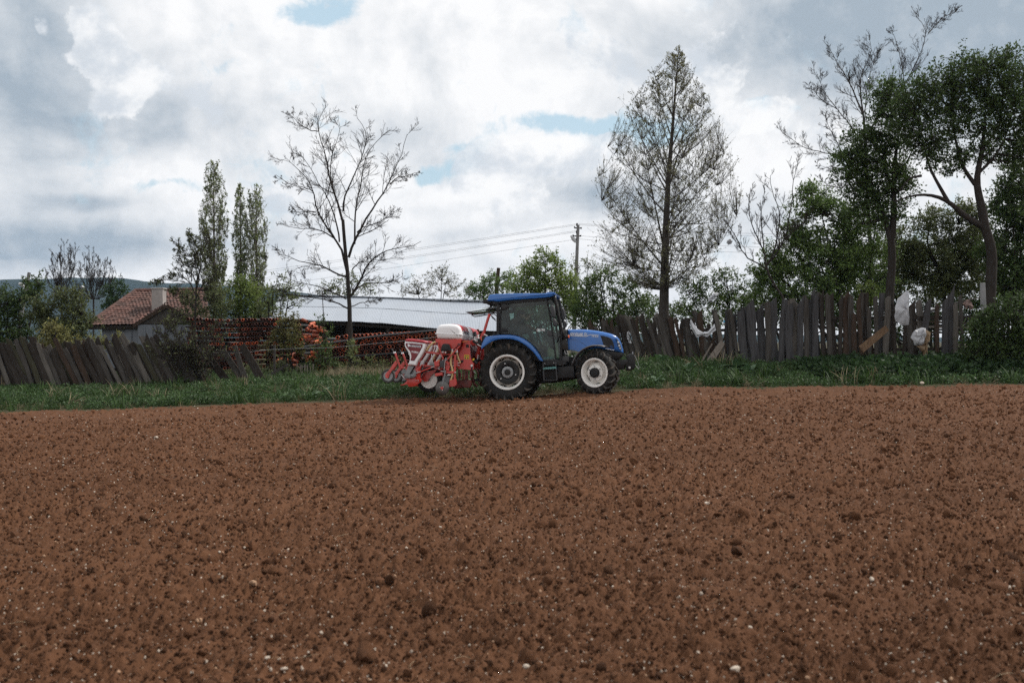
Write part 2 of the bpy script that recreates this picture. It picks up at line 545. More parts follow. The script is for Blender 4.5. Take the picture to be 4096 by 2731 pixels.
def scatter(name, P, S, protos, mat_list=None, seed=1, tilt=None, label_kind='stuff', rot=None):
    """one stuff object: copies of the proto meshes on the points P (n,3), scales S (n,)"""
    rs = np.random.default_rng(seed)
    P = np.asarray(P, dtype=np.float32); n = len(P)
    me = bpy.data.meshes.new(name)
    me.vertices.add(n); me.vertices.foreach_set('co', P.ravel())
    a = me.attributes.new('size', 'FLOAT', 'POINT'); a.data.foreach_set('value', np.asarray(S, dtype=np.float32))
    if rot is None:
        if tilt is None:
            rot = rs.uniform(0, 2 * np.pi, (n, 3))
        else:
            rot = np.stack([rs.normal(0, tilt, n), rs.normal(0, tilt, n), rs.uniform(0, 2 * np.pi, n)], 1)
    b = me.attributes.new('turn', 'FLOAT_VECTOR', 'POINT'); b.data.foreach_set('vector', np.asarray(rot, dtype=np.float32).ravel())
    k = me.attributes.new('pick', 'INT', 'POINT'); k.data.foreach_set('value', rs.integers(0, len(protos), n).astype(np.int32))
    o = link(name, me)
    tag(o, kind=label_kind)
    col = bpy.data.collections.new(name + '_kinds')
    for i, pm in enumerate(protos):
        po = bpy.data.objects.new('%s_kind_%02d' % (name, i), pm); col.objects.link(po)
    g = bpy.data.node_groups.new(name + '_scatter', 'GeometryNodeTree')
    g.interface.new_socket('Geometry', in_out='INPUT', socket_type='NodeSocketGeometry')
    g.interface.new_socket('Geometry', in_out='OUTPUT', socket_type='NodeSocketGeometry')
    gi_ = g.nodes.new('NodeGroupInput'); go_ = g.nodes.new('NodeGroupOutput')
    ci = g.nodes.new('GeometryNodeCollectionInfo'); ci.inputs['Collection'].default_value = col
    ci.inputs['Separate Children'].default_value = True; ci.inputs['Reset Children'].default_value = True
    ip = g.nodes.new('GeometryNodeInstanceOnPoints'); ip.inputs['Pick Instance'].default_value = True
    def attr(nm, ty):
        q_ = g.nodes.new('GeometryNodeInputNamedAttribute'); q_.data_type = ty; q_.inputs['Name'].default_value = nm
        return q_.outputs['Attribute']
    er = g.nodes.new('FunctionNodeEulerToRotation')
    g.links.new(attr('turn', 'FLOAT_VECTOR'), er.inputs[0])
    g.links.new(gi_.outputs[0], ip.inputs['Points']); g.links.new(ci.outputs[0], ip.inputs['Instance'])
    g.links.new(attr('pick', 'INT'), ip.inputs['Instance Index'])
    g.links.new(er.outputs[0], ip.inputs['Rotation'])
    g.links.new(attr('size', 'FLOAT'), ip.inputs['Scale'])
    g.links.new(ip.outputs[0], go_.inputs[0])
    md = o.modifiers.new('scatter', 'NODES'); md.node_group = g
    return o

# =================================================================== GROUND
EDGE_PX = [(-60, 412), (0, 411), (130, 408), (250, 403), (350, 400), (430, 397.5), (507, 396), (560, 393.0), (600, 390.5), (650, 388.5), (700, 387.3), (800, 386.5), (900, 385), (1024, 383.5), (1090, 383)]
YE = 26.4
_ex = np.array([(p - 512) / F * YE for p, q in EDGE_PX]); _ez = np.array([CZ - (q - 341) / F * YE for p, q in EDGE_PX])


def edge_z(X):
    return np.interp(X, _ex, _ez)


def field_z(X, Y):
    s = smooth01(4.0, 24.0, Y)
    return edge_z(X * (1 - s) * 0.6 + X * s) * s + 0.012 * X * (1 - s)


_bx = np.array([-19., -15.5, -11.5, -8, -4, -1, 1.5, 3.2, 5.5, 8.5, 11.5, 14.5, 18])
_bz = np.array([-0.10, -0.05, 0.02, 0.16, 0.26, 0.40, 0.62, 0.82, 0.86, 0.78, 0.86, 0.95, 1.0])


def verge_z(X, Y):
    X = np.asarray(X, float); Y = np.asarray(Y, float)
    a = field_z(X, np.minimum(Y, YE)) - 0.05 * (Y < YE - 0.6)
    b = np.interp(X, _bx, _bz)
    s = smooth01(YE - 0.3, 31.0, Y)
    z = a * (1 - s) + b * s
    f = smooth01(36.0, 70.0, Y)
    return z * (1 - f) + 0.45 * f


def gz(x, y):
    return float(verge_z(np.array([x]), np.array([y]))[0])


def soil_relief(X, Y):
    """crumbled seedbed: rounded lumps with creases at several sizes"""
    h = np.zeros_like(X)
    wx = X + 0.10 * perlin(X * 3.1, Y * 3.1, 90); wy = Y + 0.10 * perlin(X * 3.1 + 9, Y * 3.1, 91)
    h += 0.045 * perlin(X * 0.55, Y * 0.55, 1)
    for (fr, am, sd_) in ((2.6, 0.030, 2), (5.3, 0.034, 3), (10.7, 0.034, 4), (21.0, 0.040, 5), (43.0, 0.024, 6)):
        h += am * (np.abs(perlin(wx * fr, wy * fr, sd_)) * 2.0 - 0.55)
    h *= 0.75 + 0.55 * np.clip(perlin(X * 0.45, Y * 0.8, 41) + 0.5 * perlin(X * 1.7, Y * 1.7, 42) + 0.4, 0, 1.3)
    c = perlin(wx * 4.1, wy * 4.1, 7)
    h += 0.045 * np.clip(c - 0.30, 0, 1) * 2
    # shallow drill lines running with the tractor
    h += 0.022 * np.sin((Y + 0.14 * X + 0.12 * perlin(X * .5, Y * .5, 61)) * 2 * math.pi / 0.75) * (0.5 + 0.5 * perlin(X * 0.3, Y * 0.9, 8))
    return h


def soil_material(name, dark=1.0, specks=True):
    m = bpy.data.materials.new(name); m.use_nodes = True
    t = m.node_tree; t.nodes.clear(); n = NT(t)
    co = n.new('ShaderNodeTexCoord').outputs['Object']
    n1 = n.noise(co, 0.7, 5, 0.6).outputs[0]; n2 = n.noise(co, 9.0, 7, 0.65).outputs[0]; n3 = n.noise(co, 55.0, 5, 0.7).outputs[0]
    a = tuple(x * dark for x in (0.117, 0.0535, 0.0268)); b = tuple(x * dark for x in (0.078, 0.0355, 0.018)); d = tuple(x * dark for x in (0.068, 0.034, 0.021))
    mp = n.new('ShaderNodeMapping'); n.put(mp.inputs[0], co); mp.inputs['Rotation'].default_value = (0, 0, RAD(8)); mp.inputs['Scale'].default_value = (0.10, 0.75, 1)
    nb = n.noise(mp.outputs[0], 1.0, 4, 0.6).outputs[0]; n0 = n.noise(co, 0.22, 4, 0.6).outputs[0]
    c = n.mix(n.m('MULTIPLY', n.m('ADD', n.step(n1, 0.3, 0.7), n.m('ADD', n.step(nb, 0.38, 0.66), n.step(n0, 0.4, 0.65))), 0.34), c4(tuple(1.10 * x for x in a)), c4(tuple(0.35 * x + 0.65 * y for x, y in zip(a, b))))
    c = n.mix(n.m('MULTIPLY', n.step(n2, 0.42, 0.70), 0.75), c, c4(b))
    c = n.mix(n.m('MULTIPLY', n.step(n3, 0.56, 0.80), 0.45), c, c4(d))
    if specks:
        vo = n.new('ShaderNodeTexVoronoi'); n.put(vo.inputs['Vector'], co); vo.inputs['Scale'].default_value = 52.0
        vo.inputs['Randomness'].default_value = 1.0
        pk = n.m('LESS_THAN', vo.outputs['Distance'], n.m('MULTIPLY', 0.16, n.noise(co, 3.0, 2).outputs[0]))
        sp = n.new('ShaderNodeSeparateXYZ'); n.put(sp.inputs[0], vo.outputs['Color'])
        pk = n.m('MULTIPLY', pk, n.m('GREATER_THAN', sp.outputs[0], 0.55))
        pc = n.mix(sp.outputs[1], (0.52, 0.42, 0.33, 1), (0.33, 0.19, 0.11, 1))
        c = n.mix(n.m('MULTIPLY', pk, 0.85), c, pc)
    p = n.new('ShaderNodeBsdfPrincipled'); n.put(p.inputs['Base Color'], c); p.inputs['Roughness'].default_value = 0.93
    p.inputs['Specular IOR Level'].default_value = 0.15
    bp = n.new('ShaderNodeBump'); bp.inputs['Strength'].default_value = 0.9; bp.inputs['Distance'].default_value = 0.012
    n.put(bp.inputs['Height'], n.m('ADD', n3, n.m('MULTIPLY', n.noise(co, 120.0, 3, 0.6).outputs[0], 0.5)))
    n.put(p.inputs['Normal'], bp.outputs[0])
    o = n.new('ShaderNodeOutputMaterial'); t.links.new(p.outputs[0], o.inputs[0])
    return m


SOIL = soil_material('soil')
CLOD = soil_material('soil_clod', 1.38, False)
CLOD_DARK = soil_material('soil_clod_damp', 0.75, False)

# where the tractor stands (its pose, tyre sizes)
Rm = Matrix.Rotation(RAD(-8.5), 4, 'Z') @ Matrix.Rotation(RAD(-2.0), 4, 'X') @ Matrix.Rotation(RAD(-4.7), 4, 'Y')
RR, FR = 0.735, 0.545                    # tyre radii
_hub = Vector((0, -0.90, RR))
_t = W(506.8, 371.8, 25.0) - Rm.to_3x3() @ _hub
TM = Matrix.Translation(_t) @ Rm
TMI = TM.inverted()


FXW = 2.19                               # wheelbase
CONTACT = [TM @ Vector(v) for v in ((0, -0.69, 0), (0, 0.69, 0), (FXW, -0.66, 0), (FXW, 0.66, 0))]


def tyre_marks(X, Y, Z, rel):
    """soil pressed up against the tyres and flattened, lugged tracks behind them"""
    ox, oy = TM.translation.x, TM.translation.y; cy, sy = math.cos(RAD(-8.5)), math.sin(RAD(-8.5))
    lx = (X - ox) * cy + (Y - oy) * sy; ly = -(X - ox) * sy + (Y - oy) * cy
    for sd_ in (-1, 1):
        w = np.exp(-((ly - sd_ * 0.69) / 0.24) ** 4) * smooth01(0.2, -0.3, lx) * (X > -9)
        print_ = 0.016 * np.sign(np.sin(2 * math.pi * (lx / 0.23) + 3.0 * np.abs(ly - sd_ * 0.69) * 6))
        Z = Z - 0.045 * w + print_ * w; rel = rel * (1 - 0.72 * w)
    for c in CONTACT:
        d = np.sqrt((X - c.x) ** 2 * 0.7 + (Y - c.y) ** 2)
        w = smooth01(0.75, 0.18, d)
        Z = Z * (1 - w) + (c.z + 0.045 - 0.02 * (d < .2)) * w
    return Z, rel


# the tilled field: rows get longer with distance, as the lumps get smaller to the eye
NC, NR = 1060, 600
ta = np.linspace(-0.64, 0.64, NC)
yy = 3.3 * np.exp(np.linspace(0, math.log((YE + 0.25) / 3.3), NR))
TT, YY = np.meshgrid(ta, yy)
XX = TT * (YY + 4.0 + 0.5 * np.maximum(0, 8 - YY))      # wider than the frame on both sides
edge_wob = 0.22 * perlin(XX * 0.5, XX * 0 + 3.3, 31) + 0.12 * perlin(XX * 2.1, XX * 0 + 1.3, 32)
YY = np.where(YY > YE - 2.0, YY + edge_wob * smooth01(YE - 2.0, YE, YY), YY)
ZZ = field_z(XX, YY)
rel = soil_relief(XX, YY)
ZZ, rel = tyre_marks(XX, YY, ZZ, rel)
berm = 0.05 * np.exp(-((YY - (YE - 0.55)) / 0.45) ** 2) * (0.6 + 0.8 * perlin(XX * 0.7, YY * 0.2, 33))
fall = smooth01(YE - 0.05, YE + 0.22, YY)
ZZ = ZZ + rel * (1 - 0.6 * fall) + berm - 0.20 * fall
V = np.stack([XX, YY, ZZ], -1).reshape(-1, 3)
ii = (np.arange(NR - 1)[:, None] * NC + np.arange(NC - 1)[None, :]).ravel()
field = link('field_soil', np_mesh('field_soil', V, np.stack([ii, ii + 1, ii + NC + 1, ii + NC], 1), SOIL, smooth=True))
tag(field, kind='structure')


def on_field(X, Y):
    return field_z(X, Y) + soil_relief(X, Y)


# land beyond: verge, yards, far plain as one sheet
GR = pmat('verge_earth', (0.060, 0.046, 0.028), 0.95, var=0.4, vscale=1.2, col2=(0.050, 0.050, 0.025), spec=0.1, bump=0.6, bscale=9)
gx = np.concatenate([-np.geomspace(6000, 26, 26), np.linspace(-24, 24, 120), np.geomspace(26, 6000, 26)])
gy = np.concatenate([np.array([-300., -60, -10, 0, 2.5]), np.linspace(3.2, 24, 20), np.linspace(24.4, 45, 100), np.geomspace(46, 9000, 40)])
GX, GY = np.meshgrid(gx, gy)
GZ = verge_z(GX, GY) - 0.16 * (GY < YE - 0.35) + 0.03 * perlin(GX * 0.9, GY * 0.9, 12) * (GY > YE)
GZ = GZ + np.where(GY < 3, -0.02, 0)
nc = len(gx); ii = (np.arange(len(gy) - 1)[:, None] * nc + np.arange(nc - 1)[None, :]).ravel()
ground = link('ground', np_mesh('ground', np.stack([GX, GY, GZ], -1).reshape(-1, 3), np.stack([ii, ii + 1, ii + nc + 1, ii + nc], 1), [GR, SOIL], (GY.ravel()[ii] < YE - 0.6).astype(int), smooth=True))
tag(ground, kind='structure')

# distant wooded ridge, left
HILL = pmat('far_forest', (0.018, 0.028, 0.022), 0.95, var=0.5, vscale=0.012, col2=(0.03, 0.038, 0.024), spec=0.0)
hx = np.linspace(-1800, 900, 220); hy = np.linspace(0, 1, 14)
HX, HT = np.meshgrid(hx, hy)
hpx = hx / 2300.0 * F + 512
crest = np.interp(hpx, [-300, -60, 0, 40, 90, 130, 165, 200, 260, 330, 420, 520, 900], [270, 276, 279.5, 279, 277, 279, 282.5, 284, 287, 296, 314, 332, 336])
crest = CZ - (crest - 341) / F * 2300.0
crest = crest + 3.0 * perlin(hx * 0.012, hx * 0 + 0.7, 55) + 1.6 * perlin(hx * 0.06, hx * 0 + 0.7, 56)
HZ = 0.3 + (crest[None, :] - 0.3) * np.sin(np.clip(HT, 0, 1) * math.pi) ** 0.8 + 2.5 * perlin(HX * 0.02, HT * 9, 57) * np.sin(HT * math.pi)
HY = 1900 + 800 * HT
nc = len(hx); ii = (np.arange(len(hy) - 1)[:, None] * nc + np.arange(nc - 1)[None, :]).ravel()
hills = link('hills', np_mesh('hills', np.stack([HX, HY, HZ], -1).reshape(-1, 3), np.stack([ii, ii + 1, ii + nc + 1, ii + nc], 1), HILL, smooth=True))
tag(hills, kind='structure')

# air: one even box of haze
hz_b = MB(); hz_b.box((-200, 1380, 80), (6800, 2960, 176))
haze_m = bpy.data.materials.new('haze_air'); haze_m.use_nodes = True
haze_m.node_tree.nodes.clear()
hn = NT(haze_m.node_tree)
pv = hn.new('ShaderNodeVolumePrincipled'); pv.inputs['Color'].default_value = (0.42, 0.60, 0.86, 1); pv.inputs['Density'].default_value = 0.00010
pv.inputs['Anisotropy'].default_value = 0.0
ho = hn.new('ShaderNodeOutputMaterial'); haze_m.node_tree.links.new(pv.outputs[0], ho.inputs['Volume'])
haze = obj('haze', hz_b, haze_m, smooth=0); tag(haze, kind='stuff')


# clods, crumbs and pebbles lying on the soil
def lump(seed, n=10, m=6, squash=0.75, rough=0.3):
    rs = np.random.default_rng(seed)
    b = MB(); b.ball((0, 0, 0), 1.0, n, m)
    P = np.array(b.v)
    d = P / np.linalg.norm(P, axis=1, keepdims=True)
    k = np.ones(len(P))
    for _ in range(5):
        a = rs.normal(size=3); a /= np.linalg.norm(a)
        k += rough * rs.uniform(-0.6, 0.6) * np.cos(3.0 * np.arccos(np.clip(d @ a, -1, 1)) + rs.uniform(0, 6))
    k += rs.uniform(-0.12, 0.12, len(P))
    P = d * k[:, None] * np.array([1, rs.uniform(0.7, 1.0), squash])
    b.v = [tuple(p) for p in P]
    return b


PEB = pmat('pebble_stone', (0.50, 0.42, 0.34), 0.8, var=0.3, vscale=2, island=0.25, spec=0.3)
PEB2 = pmat('pebble_buff', (0.34, 0.21, 0.13), 0.85, var=0.3, vscale=2, island=0.3, spec=0.25)
clod_p = [lump(i).mesh('clod', CLOD, 60) for i in range(5)] + [lump(20 + i).mesh('clod', CLOD_DARK, 60) for i in range(1)]
crumb_p = [lump(40 + i, 6, 4).mesh('crumb', CLOD, 60) for i in range(3)] + [lump(50, 6, 4).mesh('crumb', CLOD_DARK, 60)]
peb_p = [lump(60 + i, 7, 5, 0.6, 0.2).mesh('pebble', PEB if i < 3 else PEB2, 60) for i in range(5)]
nrs = np.random.default_rng(5)


def field_points(n, y0, y1, seed, pw=1.0):
    """even per area when pw=1 (the strip in view widens with distance)"""
    r = np.random.default_rng(seed)
    y = np.sqrt(r.uniform(y0 ** 2, y1 ** 2, n)) if pw == 1.0 else y0 * (y1 / y0) ** r.uniform(0, 1, n)
    x = r.uniform(-1, 1, n) * (0.60 * y + 1.8)
    return x, y


x, y = field_points(36000, 3.6, YE - 0.15, 1)
keep = 1.3 * perlin(x * 1.1, y * 1.1, 71) + 0.5 * np.sin((y + 0.14 * x) * 2 * math.pi / 1.5) * perlin(x * .3, y * .3, 72) + 0.7 * nrs.uniform(-0.5, 0.5, len(x)) > -0.02
x, y = x[keep], y[keep]
s = np.clip(np.exp(nrs.normal(math.log(0.0125), 0.62, len(x))), 0.005, 0.055)
scatter('soil_clods', np.stack([x, y, on_field(x, y) + s * 0.25], 1), s, clod_p, seed=2)
x, y = field_points(125000, 3.6, 22, 3, 0.0)
s = np.clip(np.exp(nrs.normal(math.log(0.0066), 0.5, len(x))), 0.003, 0.02) * (0.6 + y / 16)
scatter('soil_crumbs', np.stack([x, y, on_field(x, y) + s * 0.3], 1), s, crumb_p, seed=4)
x, y = field_points(40000, 3.6, YE - 0.2, 6, 0.0)
s = np.clip(np.exp(nrs.normal(math.log(0.0040), 0.5, len(x))), 0.0016, 0.013) * (0.7 + y / 22)
scatter('pebbles', np.stack([x, y, on_field(x, y) + s * 0.35], 1), s, peb_p, seed=7)

# dry straw and rootlets
STRAW = pmat('straw', (0.42, 0.33, 0.21), 0.8, var=0.3, island=0.3)
straw_p = []
for i in range(4):
    b = MB(); r_ = random.Random(i)
    pts = [Vector((0, 0, 0))]; d = Vector((1, 0, 0.15))
    for k in range(5):
        d = unit(d + Vector((r_.uniform(-.4, .4), r_.uniform(-.5, .5), r_.uniform(-.35, .2)))); pts.append(pts[-1] + d * 0.25)
    b.tube(pts, [0.007] * 5 + [0.003], 4); straw_p.append(b.mesh('straw', STRAW, 60))
x, y = field_points(330, 3.6, 16, 9, 0.0)
s = nrs.uniform(0.04, 0.13, len(x))
rt = np.stack([nrs.normal(0, .3, len(x)), nrs.normal(0, .25, len(x)), nrs.uniform(0, 6.28, len(x))], 1)
scatter('straw_bits', np.stack([x, y, on_field(x, y) + 0.012], 1), s, straw_p, seed=10, rot=rt)

# the few stones big enough to be told apart
STONES = [(253, 582, .055, PEB2, 'pinkish buff stone lying in front of a dark clod hollow'), (199, 620, .05, PEB2, 'flat grey brown stone half sunk beside a dark clod'),
          (284, 668, .035, PEB, 'small white stone close to the camera, next to a buff pebble'), (267, 657, .03, PEB, 'buff pebble just beyond the small white stone close to the camera'),
          (526, 666, .04, PEB, 'pale stone close to the camera, straight in line with the tractor cab'), (707, 503, .06, PEB, 'whitish stone lying alone in mid field, in line with the white cloth'),
          (872, 579, .045, PEB, 'bright white stone in the near soil, in line with the bushy tree'), (156, 437, .09, PEB, 'white stone far out on the soil, in line with the tiled house'),
          (735, 668, .05, PEB, 'largest cream stone, close to the camera in line with the flying scrap'), (922, 382.5, .13, PEB, 'cream rock on the field edge below the torn plastic bags')]
for i, (px, py, r_, m_, lb) in enumerate(STONES):
    # walk the ray down to the soil
    best = None
    for Y in np.arange(3.5, 26.3, 0.02):
        p = W(px, py, Y)
        if p.z <= float(on_field(np.array([p.x]), np.array([Y]))[0]) + r_ * 0.3:
            best = p; break
    if best is None:
        best = W(px, py, 26.2)
    o = link('stone', lump(100 + i, 9, 6, 0.65, 0.22).mesh('stone', m_, 45), loc=best)
    r_ *= 0.48; o.scale = (r_, r_, r_); o.rotation_euler = (0.2, 0.1, i * 1.3)
    tag(o, lb, 'stone', 'stones on the field')

# =================================================================== TRACTOR
BLUE = pmat('tractor_blue_paint', (0.011, 0.128, 0.44), 0.30, var=0.12, vscale=3, coat=0.5, dirt=((0.10, 0.09, 0.09), 0.16, 5))
BLACK = pmat('black_plastic', (0.009, 0.009, 0.010), 0.5, var=0.3, vscale=8, spec=0.35, dirt=((0.06, 0.05, 0.04), 0.25, 6))
IRON = pmat('black_iron', (0.008, 0.008, 0.009), 0.5, var=0.4, vscale=9, spec=0.35, dirt=((0.06, 0.042, 0.03), 0.30, 7))
RUBBER = pmat('tyre_rubber', (0.014, 0.0135, 0.013), 0.85, var=0.3, vscale=5, spec=0.3, dirt=((0.075, 0.055, 0.040), 0.32, 4), bump=0.15, bscale=90)
LUGS = pmat('tyre_lug_rubber', (0.030, 0.027, 0.024), 0.85, var=0.3, vscale=6, dirt=((0.13, 0.10, 0.075), 0.75, 5))
RIMW = pmat('rim_white_paint', (0.80, 0.785, 0.75), 0.42, var=0.08, vscale=4, dirt=((0.36, 0.30, 0.24), 0.30, 5), coat=0.2)
RIMD = pmat('rim_dusty_paint', (0.30, 0.275, 0.245), 0.55, var=0.2, vscale=4, dirt=((0.16, 0.12, 0.09), 0.5, 6))
HUBG = pmat('hub_grey_metal', (0.30, 0.31, 0.32), 0.45, metal=0.3, var=0.2)
STEEL = pmat('bare_steel', (0.55, 0.55, 0.55), 0.32, metal=0.9, var=0.2, vscale=12)
DARKG = pmat('dark_grey_plastic', (0.035, 0.036, 0.040), 0.55, var=0.2)
CABIN = pmat('cab_interior_trim', (0.05, 0.055, 0.06), 0.7, var=0.25)
SEATM = pmat('seat_cloth', (0.030, 0.034, 0.045), 0.9, var=0.3, bump=0.3)
TEAL = pmat('teal_film', (0.10, 0.27, 0.26), 0.4, var=0.3, vscale=8)
WHITE_INK = pmat('white_lettering', (0.75, 0.76, 0.78), 0.5, var=0.03)
SILVER_INK = pmat('silver_decal', (0.55, 0.58, 0.64), 0.35, var=0.05)
ORANGE = pmat('orange_lens', (0.75, 0.13, 0.025), 0.2, var=0.1, coat=0.6)
LENS = pmat('headlamp_lens', (0.62, 0.66, 0.70), 0.10, metal=0.55, var=0.35, vscale=18, coat=0.8)
LENSD = pmat('headlamp_housing', (0.05, 0.055, 0.07), 0.2, var=0.2, coat=0.5)
GLASS = glass_mat('cab_glass', (0.42, 0.55, 0.51), 0.85, 0.12)
GLASSL = glass_mat('clear_glass', (0.84, 0.90, 0.90), 1.0, 0.30)
GLASSR = glass_mat('dusty_sky_glare_glass', (0.80, 0.86, 0.86), 1.0, 0.75, (0.62, 0.65, 0.64, 1))  # pale layer is dust plus the bright sky reflection painted in
MIRROR = pmat('mirror_glass', (0.6, 0.62, 0.65), 0.08, metal=1.0, var=0.05)
HOODT = pmat('grey_fender_top', (0.13, 0.13, 0.135), 0.5, var=0.2)

def L(px, py, y=-0.6):
    """photograph pixel (1024 wide) on the tractor's own plane at sideways distance y -> tractor coordinates"""
    o = TMI @ Vector((0, 0, CZ)); d = TMI.to_3x3() @ Vector(((px - 512) / F, 1.0, -(py - 341) / F))
    t = (y - o.y) / d.y
    return o + d * t


def z2(u, v, y=-0.6): return L((1860 + u * .3125) / 4, (1130 + v * .3125) / 4, y)
def zb(u, v, y=-0.6): return L((1860 + u * .1913) / 4, (1150 + v * .1913) / 4, y)
def z5(u, v, y=-0.36): return L((2220 + u * .20408) / 4, (1280 + v * .20408) / 4, y)
def xz(f, pts, y): return [(p.x, p.z) for p in (f(u, v, y) for u, v in pts)]


tractor = thing('tractor', 'blue and black farm tractor with glazed cab standing on the field edge', 'tractor', matrix=TM)


# ---- wheels
def tyre_mesh(R_, w, rim_r):
    b = MB(); h = w / 2
    prof = [(rim_r, -h * 0.62), (rim_r + 0.02, -h * 0.82), (rim_r + (R_ - rim_r) * 0.45, -h * 1.0), (R_ - 0.075, -h * 0.96), (R_ - 0.045, -h * 0.80),
            (R_ - 0.035, -h * 0.4), (R_ - 0.030, 0), (R_ - 0.035, h * 0.4), (R_ - 0.045, h * 0.80), (R_ - 0.075, h * 0.96),
            (rim_r + (R_ - rim_r) * 0.45, h * 1.0), (rim_r + 0.02, h * 0.82), (rim_r, h * 0.62)]
    b.lathe(prof, 64, cap=False)
    return b.mesh('tyre', RUBBER, 50)


def lug_mesh(R_, w, n, side, lw):
    """one set of chevron bars: each runs from the middle of the tread over the shoulder on to the sidewall"""
    b = MB(); h = w / 2
    st = [(0.02, 0.0, R_ - 0.035, R_), (0.45, 0.055, R_ - 0.04, R_), (0.82, 0.125, R_ - 0.05, R_ - 0.006), (1.0, 0.165, R_ - 0.085, R_ - 0.035), (1.03, 0.185, R_ - 0.16, R_ - 0.135)]
    for k in range(n):
        a0 = 2 * math.pi * (k + (0.5 if side > 0 else 0)) / n
        vs = []
        for q_, (fy, da, r0, r1) in enumerate(st):
            y = side * h * fy
            for (dr, r) in ((-1, r0), (-0.72, r1), (0.72, r1), (1, r0)):
                t = a0 - da * (0.72 / R_) + dr * lw / 2 / R_
                if q_ == len(st) - 1:
                    r = r0 + (0.012 if r == r1 else 0)
                    y2 = side * h * (1.0 + (0.012 if abs(dr) < 1 else 0))
                    vs.append((r * math.cos(t), y2, r * math.sin(t)))
                else:
                    yy_ = y + (side * 0.012 if (abs(dr) < 1 and q_ == 3) else 0)
                    vs.append((r * math.cos(t), yy_, r * math.sin(t)))
        fs = []
        for q_ in range(len(st) - 1):
            for j in range(3):
                f = (q_ * 4 + j, q_ * 4 + j + 1, (q_ + 1) * 4 + j + 1, (q_ + 1) * 4 + j)
                fs.append(f if side > 0 else f[::-1])
        fs.append((3, 2, 1, 0) if side > 0 else (0, 1, 2, 3))
        b.add(vs, fs)
    return b


def bolts_mesh(r, n, y, br, bl, a0=0.0):
    b = MB()
    for k in range(n):
        t = 2 * math.pi * k / n + a0
        b.cyl((r * math.cos(t), y, r * math.sin(t)), (r * math.cos(t), y - bl, r * math.sin(t)), br, 6)
    return b


def rear_wheel(parent, m):
    w_ = sub('rear_wheel', parent, m)
    link('tyre', TYR, w_)
    for me in TYR_L:
        tag(link('tread_lugs', me, w_), kind='stuff')
    obj('rim', RIM_R, RIMW, w_); obj('wheel_disc', DISC_R, RIMD, w_, 30)
    obj('wheel_weight', WGT_R, BLACK, w_); obj('hub', HUB_R, HUBG, w_); obj('hub_cap', CAP_R, IRON, w_)
    tag(obj('hub_bolts', bolts_mesh(0.114, 8, -0.10, 0.014, 0.03, 0.2), HUBG, w_), kind='stuff'); tag(obj('weight_bolts', bolts_mesh(0.225, 3, -0.118, 0.017, 0.03, 1.75), STEEL, w_), kind='stuff')
    tag(obj('rim_bolts', bolts_mesh(0.352, 8, -0.045, 0.014, 0.03, 0.39), RIMD, w_), kind='stuff')
    return w_


RW = 0.42
TYR = tyre_mesh(RR, RW, 0.435)
TYR_L = [lug_mesh(RR, RW, 20, s, 0.052).mesh('tread_lugs', LUGS, 40) for s in (-1, 1)]
RIM_R = MB(); RIM_R.lathe([(0.437, -0.165), (0.447, -0.176), (0.437, -0.186), (0.405, -0.184), (0.392, -0.165), (0.385, -0.12), (0.372, -0.05), (0.370, 0.10), (0.40, 0.16), (0.44, 0.17)], 64, cap=False)
DISC_R = MB()
_n = 96
_o = [(0.345 + 0.026 * math.cos(8 * 2 * math.pi * k / _n)) for k in range(_n)]
_P = []
for (kf, y) in ((1.0, -0.035), (1.0, -0.05), (0.80, -0.06), (0.60, -0.02), (0.30, -0.02)):
    _P.append([((_o[k % _n] * kf if kf > .7 else 0.35 * kf) * math.cos(2 * math.pi * k / _n), y, (_o[k % _n] * kf if kf > .7 else 0.35 * kf) * math.sin(2 * math.pi * k / _n)) for k in range(_n + 1)])
DISC_R.grid(_P)
WGT_R = MB(); WGT_R.lathe([(0.30, -0.03), (0.303, -0.085), (0.293, -0.105), (0.20, -0.112), (0.175, -0.10), (0.165, -0.07), (0.150, -0.06)], 48, cap=False)
HUB_R = MB(); HUB_R.lathe([(0.150, -0.05), (0.146, -0.095), (0.135, -0.102), (0.07, -0.102), (0.07, -0.06)], 40, cap=False)
CAP_R = MB(); CAP_R.lathe([(0.078, -0.07), (0.078, -0.115), (0.066, -0.125), (0.03, -0.128), (0.0, -0.128)], 32, cap=False)

TRY = 0.69
rear_wheel(tractor, Matrix.Translation((0, -TRY, RR)))
rear_wheel(tractor, Matrix.Translation((0, TRY, RR)) @ Matrix.Rotation(math.pi, 4, 'Z'))

FW = 0.30
TYF = tyre_mesh(FR, FW, 0.355)
TYF_L = [lug_mesh(FR, FW, 17, s, 0.045).mesh('tread_lugs', LUGS, 40) for s in (-1, 1)]
RIM_F = MB(); RIM_F.lathe([(0.358, -0.118), (0.368, -0.130), (0.358, -0.140), (0.330, -0.136), (0.316, -0.118), (0.306, -0.075), (0.290, -0.02), (0.285, 0.09), (0.32, 0.125), (0.36, 0.13)], 56, cap=False)
DISC_F = MB()
_n = 96
_P = []
for (kf, y) in ((1.0, 0.045), (1.0, 0.03), (0.80, 0.00), (0.70, -0.055), (0.66, -0.085), (0.40, -0.092)):
    _row = []
    for k in range(_n + 1):
        r = (0.275 + 0.020 * math.cos(6 * 2 * math.pi * k / _n)) if kf > .75 else 0.295
        _row.append((r * kf * math.cos(2 * math.pi * k / _n), y, r * kf * math.sin(2 * math.pi * k / _n)))
    _P.append(_row)
DISC_F.grid(_P)
HUB_F = MB(); HUB_F.lathe([(0.128, -0.085), (0.124, -0.15), (0.112, -0.172), (0.09, -0.178), (0.085, -0.168), (0.04, -0.168), (0.0, -0.17)], 36, cap=False)


